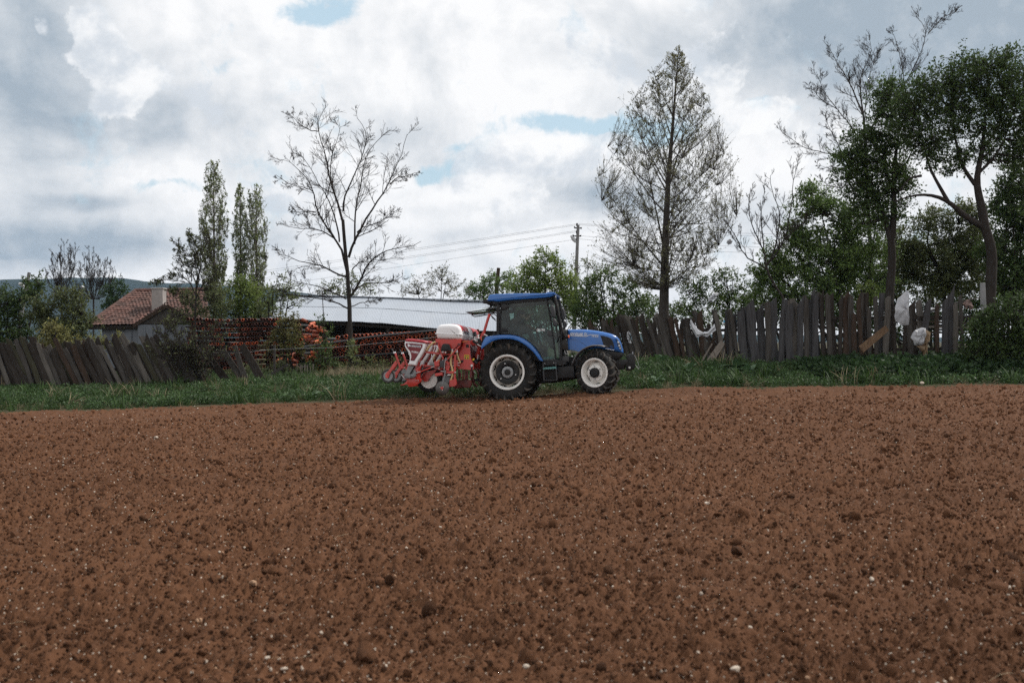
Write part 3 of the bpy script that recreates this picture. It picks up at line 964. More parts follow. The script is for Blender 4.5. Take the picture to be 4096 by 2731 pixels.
def front_wheel(parent, m):
    w_ = sub('front_wheel', parent, m)
    link('tyre', TYF, w_)
    for me in TYF_L:
        tag(link('tread_lugs', me, w_), kind='stuff')
    obj('rim', RIM_F, RIMW, w_); obj('wheel_disc', DISC_F, RIMW, w_, 30); obj('hub', HUB_F, IRON, w_)
    tag(obj('wheel_bolts', bolts_mesh(0.165, 6, -0.085, 0.015, 0.03, 0.5), HUBG, w_), kind='stuff')
    tag(obj('rim_bolts', bolts_mesh(0.262, 6, 0.03, 0.014, 0.035, 0.52), HUBG, w_), kind='stuff')
    return w_


fh = L(593.9 + 2.5, 372.1, -0.72)
FX, FZ = fh.x, FR + 0.01
STEER = RAD(-22)
front_wheel(tractor, Matrix.Translation((FX, -0.66, FZ)) @ Matrix.Rotation(STEER, 4, 'Z'))
front_wheel(tractor, Matrix.Translation((FX, 0.66, FZ)) @ Matrix.Rotation(STEER + math.pi, 4, 'Z'))

# ---- rear mudguards
fo = [(203, 822), (214, 785), (235, 740), (260, 692), (310, 680), (400, 670), (480, 665), (560, 666), (630, 674), (690, 690), (745, 715), (800, 752), (850, 797), (895, 848), (935, 905), (965, 950), (992, 1002)]
fi = [(950, 985), (915, 935), (875, 885), (830, 842), (780, 800), (730, 768), (670, 738), (610, 720), (540, 712), (470, 716), (400, 728), (340, 750), (290, 782), (245, 815), (210, 850)]
for s in (-1, 1):
    yo = 0.93
    po = xz(z2, fo, -yo); pi_ = xz(z2, fi, -yo)
    b = MB()
    b.loft(po + pi_, s * yo - 0.02 if s > 0 else -yo - 0.0, s * yo if s > 0 else -yo + 0.02, 0.008, 2)
    # crown of the guard
    ins = 0.50
    top = [[(p[0], s * yv, p[1] - dz) for p in po] for (yv, dz) in ((yo - 0.004, 0.0), (yo - 0.15, -0.012), (yo - 0.30, -0.006), (ins, 0.0))]
    b.grid(top if s > 0 else [r[::-1] for r in top])
    g = obj('rear_mudguard', b, BLUE, tractor, 40)
    b = MB()
    un = [[(p[0] * 0.985, s * yv, p[1] - 0.03) for p in po] for yv in (yo - 0.03, ins)]
    b.grid(un)
    obj('guard_liner', b, BLACK, g, 40)
b = MB(); p = z2(245, 710, -0.86)
b.box(p + Vector((-0.02, 0, 0)), (0.07, 0.10, 0.13)); obj('tail_lamp_housing', b, BLACK, tractor, bevel=0.01)
b = MB(); b.box(p + Vector((-0.06, 0, 0)), (0.02, 0.08, 0.11)); obj('tail_lamp', b, ORANGE, tractor, bevel=0.005)

# ---- bonnet
HW = 0.37
hp = xz(z5, [(240, 176), (330, 171), (450, 170), (560, 173), (650, 179), (760, 190), (850, 204), (950, 222), (1050, 245), (1120, 266), (1180, 292), (1215, 318), (1245, 352),
             (1275, 410), (1298, 470), (1315, 530), (1328, 590), (1328, 634), (1270, 622), (1180, 606), (1090, 590), (1000, 574), (900, 553), (820, 545), (740, 552), (640, 575), (560, 600), (480, 618), (460, 612), (400, 594), (330, 578), (255, 571), (247, 400)], -HW)
xn0 = z5(1000, 300, -HW).x; xn1 = z5(1328, 600, -HW).x


def hood_w(x, z):
    t = max(0.0, min(1.0, (x - xn0) / (xn1 - xn0)))
    return 1.0 - 0.30 * t * t - 0.0


b = MB(); b.loft(hp, -HW, HW, 0.11, 6, wfun=hood_w)
hood = obj('bonnet', b, BLUE, tractor, 45)


def hood_y(x, z, out=0.004):
    return -HW * hood_w(x, z) - out


# side vent (black honeycomb), raised lower panel, decals
def on_hood(pts, out=0.004, f=z5):
    r = []
    for (u, v) in pts:
        y = -HW
        for _ in range(4):
            p = f(u, v, y); y = hood_y(p.x, p.z, out)
        r.append(Vector((p.x, y, p.z)))
    return r


def plate(b, pts, th=0.012, mi=0):
    """thin plate over an outline on the near flank"""
    k = len(pts)
    vs = [p for p in pts] + [p + Vector((0, th + 0.01, 0)) for p in pts]
    fs = [tuple(range(k)), tuple(range(k, 2 * k))[::-1]] + [(i, (i + 1) % k, k + (i + 1) % k, k + i) for i in range(k)]
    b.add(vs, fs, mi)


def dense(pts, n=6):
    out = []
    for i in range(len(pts)):
        a, c = pts[i], pts[(i + 1) % len(pts)]
        for k in range(n):
            out.append((a[0] + (c[0] - a[0]) * k / n, a[1] + (c[1] - a[1]) * k / n))
    return out


vent = [(888, 294), (960, 303), (1040, 325), (1090, 352), (1120, 385), (1142, 430), (1155, 490), (1162, 545), (1090, 538), (1010, 520), (960, 500), (935, 430), (910, 350)]
b = MB(); plate(b, on_hood(vent, 0.006), 0.01); vt = obj('side_vent', b, IRON, hood, 30)
b = MB()
for k in range(7):
    a_ = (905 + 12 * k, 330 + 30 * k); c_ = (1085 + 9 * k, 345 + 29 * k)
    P0, P1 = on_hood([a_, c_], 0.009); b.beam(P0, P1, 0.006, 0.004)
obj('vent_slat', b, DARKG, vt)
pan = [(262, 330), (340, 318), (430, 322), (520, 338), (600, 362), (680, 400), (740, 440), (800, 490), (740, 520), (640, 515), (590, 475), (530, 430), (460, 395), (380, 372), (300, 364), (258, 365)]
b = MB(); plate(b, on_hood(pan, 0.010), 0.012); obj('side_panel_rib', b, BLUE, hood, 30, bevel=0.004)
low = [(258, 372), (300, 370), (380, 379), (455, 402), (520, 437), (580, 482), (630, 522), (560, 590), (480, 612), (400, 590), (330, 574), (258, 568)]
b = MB(); plate(b, on_hood(low, 0.005), 0.008); obj('side_panel', b, BLUE, hood, 30, bevel=0.003)
line = on_hood([(290, 298), (400, 303), (500, 308), (600, 312), (640, 300), (690, 278), (770, 285), (852, 293)], 0.006)
b = MB()
for p0, p1 in zip(line[:-1], line[1:]):
    b.beam(p0, p1, 0.004, 0.016)
obj('decal_stripe', b, SILVER_INK, hood)
P0, P1 = on_hood([(300, 272), (548, 278)], 0.005)
tx = text('maker_lettering', 'NEW HOLLAND', 0.098, WHITE_INK, hood, (P0 + P1) / 2, P1 - P0, (0, 0, 1), 0.002, bold=0.003, sx=(P1 - P0).length / 0.70)
P0, P1 = on_hood([(577, 270), (617, 272)], 0.005)
b = MB(); c_ = (P0 + P1) / 2
b.lathe([(0.038, 0.0), (0.038, -0.003), (0.0, -0.003)], 20, c=c_); em = obj('maker_emblem', b, SILVER_INK, hood)
b = MB()
for dx, hh in ((-0.014, 0.022), (0.0, 0.034), (0.014, 0.022)):
    b.box(c_ + Vector((dx, -0.005, 0)), (0.008, 0.003, hh * 1.3))
obj('emblem_bars', b, BLUE, em)
P0, P1 = on_hood([(735, 312), (822, 318)], 0.005)
text('model_lettering', 'T4.75 S', 0.055, WHITE_INK, hood, (P0 + P1) / 2, P1 - P0, (0, 0, 1), 0.002, shear=0.2, bold=0.001)
P0, P1 = on_hood([(995, 552), (1148, 578)], 0.008)
text('engine_lettering', 'common rail', 0.042, WHITE_INK, hood, (P0 + P1) / 2, P1 - P0, (0, 0, 1), 0.002, shear=0.25, bold=0.001)
# head lamps wrap the nose corners
for s in (-1, 1):
    hl = [(1200, 352), (1225, 372), (1252, 405), (1272, 445), (1290, 500), (1303, 555), (1300, 580), (1270, 566), (1252, 530), (1240, 480), (1222, 415)]
    pts = on_hood(hl, 0.010)
    if s > 0:
        pts = [Vector((p.x, -p.y, p.z)) for p in pts][::-1]
    b = MB(); k = len(pts)
    vs = pts + [p + Vector((0.012, -s * 0.10, 0.0)) for p in pts]
    b.add(vs, [tuple(range(k)) if s < 0 else tuple(range(k)), tuple(range(k, 2 * k))[::-1]] + [(i, (i + 1) % k, k + (i + 1) % k, k + i) for i in range(k)])
    hl_o = obj('headlamp', b, LENSD, hood, 30)
    for (u, v, r) in ((1240, 432, .024), (1258, 500, .024), (1274, 550, .018)):
        q_ = on_hood([(u, v)], 0.018)[0]
        if s > 0: q_.y = -q_.y
        b = MB(); b.ball(q_, r, 10, 6, sq=(1, 0.5, 1.25)); obj('lamp_reflector', b, LENS, hl_o)
# front grille
b = MB(); g0 = z5(1300, 500, 0); zt = z5(1255, 380, 0).z; zb_ = z5(1328, 620, 0).z
for k in range(9):
    t = k / 8; x_ = z5(1250 + 75 * t, 380 + 240 * t, 0).x
    b.box((x_ + 0.012, 0, zt + (zb_ - zt) * t), (0.02, 0.30, 0.012))
obj('front_grille', b, IRON, hood)
# air cuff behind the bonnet
b = MB(); b.loft(xz(z5, [(165, 178), (243, 174), (245, 400), (250, 575), (165, 575)], -0.34), -0.34, 0.34, 0.05, 3); obj('bonnet_cuff', b, DARKG, tractor)

# ---- engine, frame, transmission
b = MB()
zl = 0.40
b.loft([(FX + 0.45, 0.55), (FX + 0.50, 0.95), (FX - 0.2, 1.0), (0.95, 1.0), (0.55, 1.05), (-0.30, 1.0), (-0.36, 0.55), (0.5, zl), (1.1, zl - 0.02), (FX - 0.35, zl + 0.06)], -0.27, 0.27, 0.05, 2)
obj('engine_block', b, IRON, tractor)
b = MB(); b.cyl((0, -0.6, RR), (0, 0.6, RR), 0.13, 20); b.box((0, 0, RR), (0.5, 0.55, 0.5)); obj('rear_axle', b, IRON, tractor, bevel=0.02)
b = MB(); b.beam((FX, -0.58, FZ), (FX, 0.58, FZ), 0.14, 0.16); b.box((FX, 0, FZ + 0.08), (0.3, 0.34, 0.3))
for s in (-1, 1): b.ball((FX, s * 0.52, FZ), 0.15, 12, 8)
obj('front_axle', b, IRON, tractor, bevel=0.015)
b = MB(); b.loft(xz(z5, [(830, 545), (1000, 578), (1200, 612), (1322, 636), (1310, 690), (1250, 760), (1180, 770), (1000, 740), (850, 660)], -0.30), -0.30, 0.30, 0.03, 2)
obj('radiator_shroud', b, IRON, tractor)
# tank, toolbox and pipework low on the near side
b = MB()
tk = xz(z2, [(1180, 1060), (1400, 1060), (1405, 1215), (1330, 1222), (1180, 1230)], -0.55)
b.loft(tk, -0.58, -0.30, 0.04, 3); obj('fuel_tank', b, BLACK, tractor)
b = MB(); b.loft(xz(z2, [(1200, 935), (1335, 935), (1335, 1008), (1215, 1008)], -0.58), -0.60, -0.34, 0.015, 2); obj('battery_box', b, DARKG, tractor)
b = MB()
for (u0, v0, u1, v1) in ((1300, 860, 1310, 1165), (1330, 940, 1335, 1120), (1280, 1010, 1310, 1170), (1360, 900, 1410, 960)):
    p0, p1 = z2(u0, v0, -0.40), z2(u1, v1, -0.40); mid = (p0 + p1) / 2 + Vector((0.03, -0.05, 0)); b.tube([p0, mid, p1], 0.012, 6)
obj('hydraulic_hose', b, BLACK, tractor)
b = MB()
for (u0, v0, u1, v1, u2, v2) in ((1275, 862, 1282, 905, 1322, 910), (1302, 860, 1318, 895, 1322, 930), (1185, 1018, 1188, 1050, 1260, 1048)):
    b.tube([z2(u0, v0, -0.60), z2(u1, v1, -0.60), z2(u2, v2, -0.60)], 0.007, 6)
obj('steel_pipe', b, STEEL, tractor)
b = MB(); b.box(z2(1372, 936, -0.42), (0.045, 0.01, 0.03)); b.box(z2(1405, 930, -0.42), (0.025, 0.01, 0.02)); obj('engine_label', b, WHITE_INK, tractor)
b = MB()
for (u, v) in ((1310, 1165), (1380, 1088), (960, 1118)):
    b.ball(z2(u, v, -0.5), 0.022, 8, 5)
obj('grease_fitting', b, HUBG, tractor)
# front hitch block
b = MB()
fr0 = [(1160, 770), (1290, 768), (1440, 760), (1440, 850), (1370, 880), (1360, 955), (1220, 965), (1160, 900)]
b.loft(xz(z5, fr0, -0.25), -0.25, 0.25, 0.02, 2); hb = obj('front_hitch_frame', b, IRON, tractor)
b = MB(); b.loft(xz(z5, [(1385, 720), (1410, 680), (1460, 658), (1520, 650), (1548, 660), (1566, 740), (1570, 840), (1572, 900), (1540, 950), (1470, 985), (1400, 985), (1385, 930), (1380, 850), (1430, 790)], -0.24), -0.24, 0.24, 0.03, 2)
obj('weight_carrier', b, BLACK, hb)
b = MB(); q_ = z5(1462, 922, -0.24); b.cyl(q_ + Vector((0, 0.03, 0)), q_ + Vector((0, -0.03, 0)), 0.028, 16)
q_ = z5(1550, 850, -0.20); b.box(q_, (0.05, 0.03, 0.05)); b.tube([z5(1522, 655, -.2), z5(1524, 612, -.2)], 0.008, 6); obj('hitch_pin', b, STEEL, hb)
b = MB(); b.tube([z5(u, v, -0.2) for (u, v) in ((1560, 680), (1600, 770), (1640, 870), (1650, 930), (1640, 955), (1620, 935), (1575, 870))], 0.006, 6); obj('hitch_cable', b, HUBG, hb)

# ---- front mudguards
for s in (-1, 1):
    b = MB()
    arc = [(345, 872), (365, 810), (400, 735), (450, 655), (510, 598), (570, 555), (640, 520), (710, 495), (790, 484), (870, 484), (940, 494), (1008, 512)]
    P = [z5(u, v, -0.66) for u, v in arc]
    rows = []
    for (yo_, dz) in ((-0.19, -0.03), (-0.185, 0.0), (-0.10, 0.012), (0.05, 0.014), (0.15, 0.0), (0.152, -0.03)):
        row = []
        for p in P:
            v_ = Vector((p.x - FX, yo_, p.z + dz)); v_.rotate(Euler((0, 0, STEER * 0.45)))
            row.append((FX + v_.x, -0.66 + v_.y if s < 0 else 0.66 + v_.y, v_.z))
        rows.append(row)
    b.grid(rows)
    o = obj('front_mudguard', b, HOODT, tractor, 40)
    md = o.modifiers.new('th', 'SOLIDIFY'); md.thickness = 0.012
    b = MB(); b.beam((FX, s * 0.45, FZ + 0.1), (FX, s * 0.60, FZ + FR + 0.04), 0.05, 0.03); obj('guard_bracket', b, IRON, o)

# ---- steps at the near door
ST = [[(1000, 1012), (1158, 1000), (1178, 1240), (1012, 1250)]]
b = MB()
for a_, c_ in (((1000, 1012), (1012, 1250)), ((1160, 1005), (1178, 1240)), ((1012, 1248), (1178, 1240))):
    b.beam(z2(*a_, -0.72), z2(*c_, -0.72), 0.03, 0.012, up=(0, 1, 0))
    b.beam(z2(*a_, -0.50), z2(*c_, -0.50), 0.03, 0.012, up=(0, 1, 0))
stp = obj('cab_steps', b, DARKG, tractor)
b = MB(); b.box((z2(1090, 1244, -0.6).x, -0.61, z2(1090, 1244, -0.6).z), (0.32, 0.24, 0.02)); b.box((z2(1085, 1100, -0.6).x, -0.61, z2(1085, 1105, -0.6).z), (0.31, 0.24, 0.02)); obj('step_tread', b, IRON, stp)
b = MB(); b.loft(xz(z2, [(1000, 1010), (1160, 1000), (1170, 1110), (1176, 1235), (1012, 1245)], -0.5), -0.49, -0.30, 0.02, 2); obj('step_back_plate', b, IRON, stp)
b = MB()
for k in range(12):
    t = k / 11; q_ = z2(1003 + 162 * t, 1095 - 12 * t + 4 * math.sin(k * 2.1), -0.735)
    q2 = z2(1003 + 162 * min(1, t + .09), 1095 - 12 * (t + .09) + 4 * math.sin(k * 2.1 + 2.1), -0.735)
    b.beam(q_, q2, 0.03, 0.045 + 0.012 * math.sin(k * 3.3))
b2 = obj('step_wrap', b, TEAL, stp)
b = MB()
for (u, v) in ((1022, 1030), (1135, 1022)):
    q_ = z2(u, v, -0.735); b.cyl(q_, q_ + Vector((0, -0.015, 0)), 0.014, 10)
obj('step_bolt', b, HUBG, stp)

# ---- cab
CY = 0.62
rf = xz(zb, [(470, 245), (478, 205), (492, 165), (515, 140), (560, 132), (700, 124), (900, 116), (1150, 112), (1500, 112), (1700, 112), (1850, 113), (1884, 116), (1888, 128), (1850, 160), (1790, 188), (1650, 208), (1300, 232), (1000, 250), (655, 288), (600, 275), (470, 270)], -0.68)
b = MB(); b.loft(rf, -0.68, 0.68, 0.03, 3); roof = obj('cab_roof', b, BLUE, tractor, 40)
b = MB(); b.loft(xz(zb, [(565, 278), (655, 292), (1000, 254), (1300, 236), (1700, 210), (1830, 190), (1850, 175), (1830, 230), (1700, 250), (1300, 276), (900, 312), (700, 330), (690, 385), (640, 372), (590, 345), (570, 310)], -0.64), -0.64, 0.64, 0.02, 2); obj('roof_lining', b, BLACK, tractor)
b = MB(); p0 = zb(1915, 172, 0.55)
b.loft(xz(zb, [(1800, 190), (1850, 165), (1980, 172), (1960, 200), (1930, 225), (1820, 232)], 0.6), -0.66, 0.66, 0.02, 2); obj('roof_visor', b, BLUE, tractor)
for yv in (-0.45, 0.58):
    b = MB(); q_ = zb(1965, 245, 0.6); b.loft([(q_.x - 0.05, q_.z - 0.05), (q_.x + 0.02, q_.z - 0.05), (q_.x + 0.03, q_.z + 0.05), (q_.x - 0.05, q_.z + 0.05)], yv - 0.09, yv + 0.05, 0.012, 2); wl = obj('work_lamp', b, BLACK, tractor)
    b = MB(); b.box((q_.x + 0.028, yv - 0.02, q_.z), (0.008, 0.10, 0.07)); obj('lamp_lens', b, LENS, wl)
for yv in (-0.5, 0.5):
    b = MB(); q_ = zb(425, 285, -0.5); b.loft([(q_.x - 0.05, q_.z - 0.045), (q_.x + 0.05, q_.z - 0.06), (q_.x + 0.05, q_.z + 0.05), (q_.x - 0.05, q_.z + 0.055)], yv - 0.07, yv + 0.07, 0.012, 2); wl = obj('work_lamp', b, BLACK, tractor)
b = MB(); b.loft(xz(zb, [(450, 262), (600, 285), (640, 300), (600, 350), (480, 350), (455, 310)], -0.4), -0.55, 0.55, 0.02, 2); obj('rear_roof_console', b, BLACK, tractor)
b = MB(); b.tube([zb(455, 138, -0.66), zb(632, 302, -0.67)], 0.006, 6); obj('aerial', b, BLACK, tractor)

for s in (-1, 1):
    y = s * CY
    def pz(u, v, f=zb):
        p = f(u, v, -CY); return Vector((p.x, y, p.z))
    # pillars, sill
    b = MB()
    b.beam(pz(697, 350), pz(690, 985), 0.085, 0.07, up=(0, 1, 0)); obj('rear_pillar', b, BLACK, tractor, bevel=0.012)
    b = MB(); b.tube([pz(1870, 190), pz(1925, 500), pz(1975, 760), pz(2000, 1000), pz(2010, 1200), pz(2010, 1490)], 0.032, 8); obj('front_pillar', b, BLACK, tractor)
    b = MB(); b.loft(xz(z2, [(985, 990), (1170, 980), (1300, 1000), (1300, 1045), (1000, 1060)], -CY), y - 0.03, y + 0.03, 0.01, 1); obj('cab_sill', b, BLACK, tractor)
    # door: frame of bent tube round one large pane
    ring = [(762, 345), (1000, 312), (1300, 285), (1690, 258), (1715, 272), (1760, 480), (1800, 720), (1850, 1050), (1885, 1340), (1895, 1490), (1870, 1512), (1655, 1520), (1625, 1480), (1570, 1370), (1500, 1265), (1400, 1165), (1300, 1085), (1180, 1020), (1060, 980), (920, 958), (770, 960), (742, 940), (745, 600)]
    R3 = [pz(u, v) for u, v in ring]
    dr = sub('cab_door', tractor)
    b = MB(); b.tube(R3 + [R3[0], R3[1]], 0.024, 8, cap=False); obj('door_frame', b, BLACK, dr)
    b = MB(); k = len(R3); off = Vector((0, s * 0.008, 0))
    b.add([p + off for p in R3], [tuple(range(k))]); obj('door_glass', b, GLASS, dr, 0)
    b = MB(); b.loft([(p.x, p.z) for p in (pz(770, 400), pz(800, 365), pz(890, 350), pz(920, 380), pz(905, 430), pz(850, 465), pz(770, 470))], y - 0.035, y + 0.035, 0.008, 2)
    b.loft([(p.x, p.z) for p in (pz(750, 825), pz(880, 838), pz(912, 870), pz(895, 920), pz(750, 930))], y - 0.035, y + 0.035, 0.008, 2); obj('door_hinge', b, BLACK, dr)
    b = MB(); b.loft([(p.x, p.z) for p in (pz(1720, 900), pz(1760, 880), pz(1815, 890), pz(1830, 1000), pz(1800, 1025), pz(1740, 1000), pz(1715, 950))], y - 0.045, y + 0.03, 0.01, 2); q_ = pz(1778, 916); b.cyl(q_, q_ + Vector((0, s * 0.055, 0)), 0.008, 10); obj('door_handle', b, DARKG, dr)
    # quarter light
    qp = [pz(u, v) for u, v in ((1740, 255), (1820, 250), (1870, 420), (1940, 760), (1985, 1050), (1990, 1430), (1915, 1440), (1860, 1050), (1800, 640))]
    b = MB(); b.add([p + off * 0.3 for p in qp], [tuple(range(len(qp)))]); obj('quarter_glass', b, GLASS, tractor, 0)
# windscreen and rear frame
b = MB(); a_ = zb(1895, 200, 0); c_ = zb(2015, 900, 0)
b.add([(a_.x, -0.60, a_.z), (a_.x, 0.60, a_.z), (c_.x, 0.60, c_.z), (c_.x, -0.60, c_.z)], [(0, 1, 2, 3)]); obj('windscreen', b, GLASSL, tractor, 0)
b = MB(); b.loft([(c_.x - 0.06, c_.z - 0.02), (c_.x + 0.03, c_.z), (c_.x + 0.03, c_.z - 0.75), (c_.x - 0.06, c_.z - 0.75)], -0.58, 0.58, 0.02, 2); obj('cab_firewall', b, BLACK, tractor)
b = MB(); a_ = zb(690, 345, 0); c_ = zb(690, 985, 0)
b.box((a_.x, 0, a_.z), (0.07, 1.2, 0.07)); b.box((c_.x, 0, c_.z), (0.07, 1.2, 0.1)); obj('rear_cross_member', b, BLACK, tractor)
# rear window propped open
ow = sub('rear_window', tractor)
A = zb(38, 508, -0.52); B_ = zb(655, 420, -0.52)
ax = unit(B_ - A); ln = (B_ - A).length
nrm = Vector((-ax.z, 0, ax.x))
b = MB()
for yv in (-0.52, 0.52):
    b.beam(Vector((A.x, yv, A.z)), Vector((B_.x, yv, B_.z)), 0.03, 0.018)
b.beam(Vector((A.x, -0.52, A.z)), Vector((A.x, 0.52, A.z)), 0.04, 0.018); b.beam(Vector((B_.x, -0.52, B_.z)), Vector((B_.x, 0.52, B_.z)), 0.04, 0.02)
obj('window_frame', b, BLACK, ow)
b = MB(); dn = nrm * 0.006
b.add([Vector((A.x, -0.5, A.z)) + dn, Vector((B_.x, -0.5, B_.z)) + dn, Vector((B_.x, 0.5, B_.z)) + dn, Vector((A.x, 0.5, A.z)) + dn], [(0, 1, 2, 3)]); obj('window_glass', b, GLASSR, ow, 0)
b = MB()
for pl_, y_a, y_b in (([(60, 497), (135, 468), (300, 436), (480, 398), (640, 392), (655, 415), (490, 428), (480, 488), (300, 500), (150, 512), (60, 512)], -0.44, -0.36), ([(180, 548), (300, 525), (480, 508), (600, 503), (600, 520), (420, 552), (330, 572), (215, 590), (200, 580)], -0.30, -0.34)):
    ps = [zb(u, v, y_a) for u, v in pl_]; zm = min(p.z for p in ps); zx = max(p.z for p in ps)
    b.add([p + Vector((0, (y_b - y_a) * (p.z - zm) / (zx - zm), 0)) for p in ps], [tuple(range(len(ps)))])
obj('curved_glass', b, GLASSR, ow, 0)  # added panes, tilted up and pale to show the sky reflected in the glass
b = MB(); b.tube([zb(150, 575, -0.2), zb(205, 600, -0.2), zb(320, 585, -0.2), zb(655, 520, -0.2)], 0.014, 6); b.tube([zb(140, 525, -0.2), zb(150, 578, -0.2)], 0.016, 6); b.tube([zb(400, 545, -.2), zb(430, 525, -.2), zb(600, 515, -.2), zb(655, 530, -.2)], 0.012, 6); obj('window_handle', b, BLACK, ow)
b = MB(); b.tube([zb(470, 500, -0.50), zb(630, 665, -0.55)], [0.010, 0.018], 8); b.tube([zb(610, 545, -0.50), zb(655, 585, -0.55)], 0.010, 8); b.tube([zb(560, 615, -.52), zb(650, 690, -.56)], 0.009, 6); obj('gas_strut', b, DARKG, ow)
b = MB(); q_ = zb(560, 440, -0.1); b.box(q_, (0.22, 0.16, 0.07)); b.tube([zb(540, 360, -.1), zb(545, 430, -.1)], 0.03, 8); b.tube([zb(330, 455, -.2), zb(415, 412, -.2), zb(520, 400, -.2)], 0.008, 6); b.tube([zb(340, 462, -.2), zb(470, 425, -.2)], 0.006, 6); obj('rear_wiper', b, BLACK, ow, bevel=0.01)

# exhaust stack along the pillar
b = MB(); ey = -0.67
b.tube([zb(1872, 178, ey), zb(1905, 300, ey), zb(1955, 560, ey), zb(2010, 800, ey), zb(2045, 930, ey), zb(2075, 1020, ey + 0.03), zb(2090, 1090, ey + 0.08)], [0.022, 0.030, 0.031, 0.032, 0.034, 0.04, 0.055], 12); obj('exhaust_stack', b, IRON, tractor)
b = MB(); b.loft(xz(zb, [(2030, 1090), (2140, 1090), (2155, 1290), (2030, 1290)], -0.62), -0.66, -0.45, 0.02, 2); q_ = zb(2090, 1100, -0.6); b.ball(q_, 0.062, 12, 8); obj('exhaust_box', b, IRON, tractor)
# indicator lamp on the pillar
b = MB(); q_ = zb(2140, 1020, -0.70); b.ball(q_ + Vector((-0.02, 0.02, 0)), 0.055, 14, 8, sq=(1, .8, 1)); il = obj('indicator_lamp', b, BLACK, tractor)
b = MB(); q_ = zb(2170, 1018, -0.72); b.ball(q_, 0.046, 14, 8, sq=(.45, .8, 1)); obj('lamp_lens', b, ORANGE, il)
b = MB(); b.tube([zb(2070, 960, -.68), zb(2095, 938, -.69), zb(2130, 942, -.70), zb(2165, 975, -.70)], 0.009, 6); obj('lamp_guard', b, BLACK, il)
# mirrors
for s in (-1, 1):
    if s < 0:
        P = lambda u, v: zb(u, v, -0.80)
        m1 = [(1785, 395), (1800, 368), (1840, 362), (1870, 400), (1885, 480), (1892, 570), (1880, 612), (1835, 618), (1815, 590), (1795, 490)]
        m2 = [(1832, 655), (1850, 640), (1890, 650), (1915, 690), (1922, 760), (1905, 800), (1865, 802), (1845, 770)]
        arm = [(1845, 330), (1850, 400), (1870, 640), (1950, 760)]
    else:
        P = lambda u, v: zb(u, v, 0.80)
        m1 = [(2018, 440), (2030, 425), (2060, 428), (2085, 470), (2098, 560), (2095, 640), (2070, 668), (2040, 650), (2022, 560)]
        m2 = [(2068, 700), (2085, 690), (2115, 705), (2132, 750), (2128, 800), (2100, 830), (2075, 800)]
        arm = [(1975, 402), (2050, 392), (2080, 420), (2115, 560), (2120, 720), (2050, 850)]
    mr = sub('mirror', tractor)
    y = s * 0.80
    for ml in (m1, m2):
        b = MB(); b.loft([(P(u, v).x, P(u, v).z) for u, v in ml], y - 0.10, y + 0.10, 0.03, 3); obj('mirror_housing', b, DARKG, mr)
    b = MB(); b.tube([P(u, v) for u, v in arm], 0.012, 6); b.tube([P(*arm[0]), zb(1880, 330, s * 0.62)], 0.012, 6); obj('mirror_arm', b, BLACK, mr)
b = MB(); b.tube([zb(2000, 975, -.64), zb(1950, 1030, -.70), zb(1940, 1090, -.70), zb(1915, 1150, -.66)], 0.012, 6); b.tube([zb(1890, 800, -.66), zb(1925, 960, -.66), zb(1940, 1030, -.68)], 0.010, 6); obj('grab_rail', b, BLACK, tractor)

# cab inside
b = MB(); b.loft(xz(zb, [(700, 960), (1040, 980), (1300, 1085), (1500, 1265), (1640, 1490), (1990, 1490), (1990, 1530), (1600, 1545), (700, 1300)], 0), -0.56, 0.56, 0.02, 2); obj('cab_floor', b, CABIN, tractor)
b = MB(); b.loft(xz(zb, [(800, 830), (1200, 840), (1290, 880), (1290, 950), (1150, 985), (800, 960)], 0), -0.25, 0.25, 0.05, 3)
b.loft(xz(zb, [(770, 500), (830, 470), (900, 500), (925, 640), (925, 840), (860, 900), (790, 880), (775, 700)], 0), -0.25, 0.25, 0.05, 3); b.loft(xz(zb, [(790, 400), (840, 385), (900, 400), (900, 480), (800, 490)], 0), -0.14, 0.14, 0.03, 3); obj('driver_seat', b, SEATM, tractor)
b = MB(); b.loft(xz(zb, [(1690, 900), (1820, 880), (1860, 1050), (1875, 1300), (1800, 1260), (1720, 1100), (1660, 990)], 0), -0.25, 0.25, 0.03, 2); obj('dashboard', b, CABIN, tractor)
q0 = zb(1550, 820, 0); cdir = unit(zb(1625, 750, 0) - zb(1490, 860, 0)); nn = Vector((-cdir.z, 0, cdir.x))
b = MB(); ringp = []
for k in range(29):
    t = 2 * math.pi * k / 28; ringp.append(q0 + cdir * (0.19 * math.cos(t)) + Vector((0, 0.19 * math.sin(t), 0)))
b.tube(ringp, 0.014, 8, cap=False); b.tube([q0 + cdir * 0.18, q0, q0 - cdir * 0.18], 0.012, 6); b.tube([q0, zb(1700, 980, 0)], 0.025, 8); obj('steering_wheel', b, BLACK, tractor)
b = MB(); b.tube([zb(1330, 960, -.35), zb(1300, 880, -.35)], 0.012, 6); b.box(zb(1300, 870, -.35), (0.04, .04, .06)); b.tube([zb(1700, 1350, -.1), zb(1640, 1230, -.1), zb(1500, 1000, -.1)], 0.012, 6); obj('control_lever', b, BLACK, tractor)
b = MB()
rr_ = random.Random(4)
flm = [[zb(950 + 680 * i / 14 , 925 + 0.00072 * (680 * i / 14) ** 2 * 1.55 + 18 * math.sin(i * 1.7) * (j % 2), -0.50 + 0.09 * j + rr_.uniform(-.02, .02)) for i in range(15)] for j in range(3)]
b.grid(flm); obj('protective_film', b, TEAL, tractor, 60)
b = MB(); q_ = zb(1760, 1465, -0.5); b.loft(xz(zb, [(1640, 1455), (1780, 1440), (1885, 1445), (1885, 1480), (1640, 1490)], -0.5), -0.55, -0.2, 0.01, 1); obj('floor_film', b, TEAL, tractor)
P0, P1 = zb(1495, 888, -CY - 0.012), zb(1678, 878, -CY - 0.012)
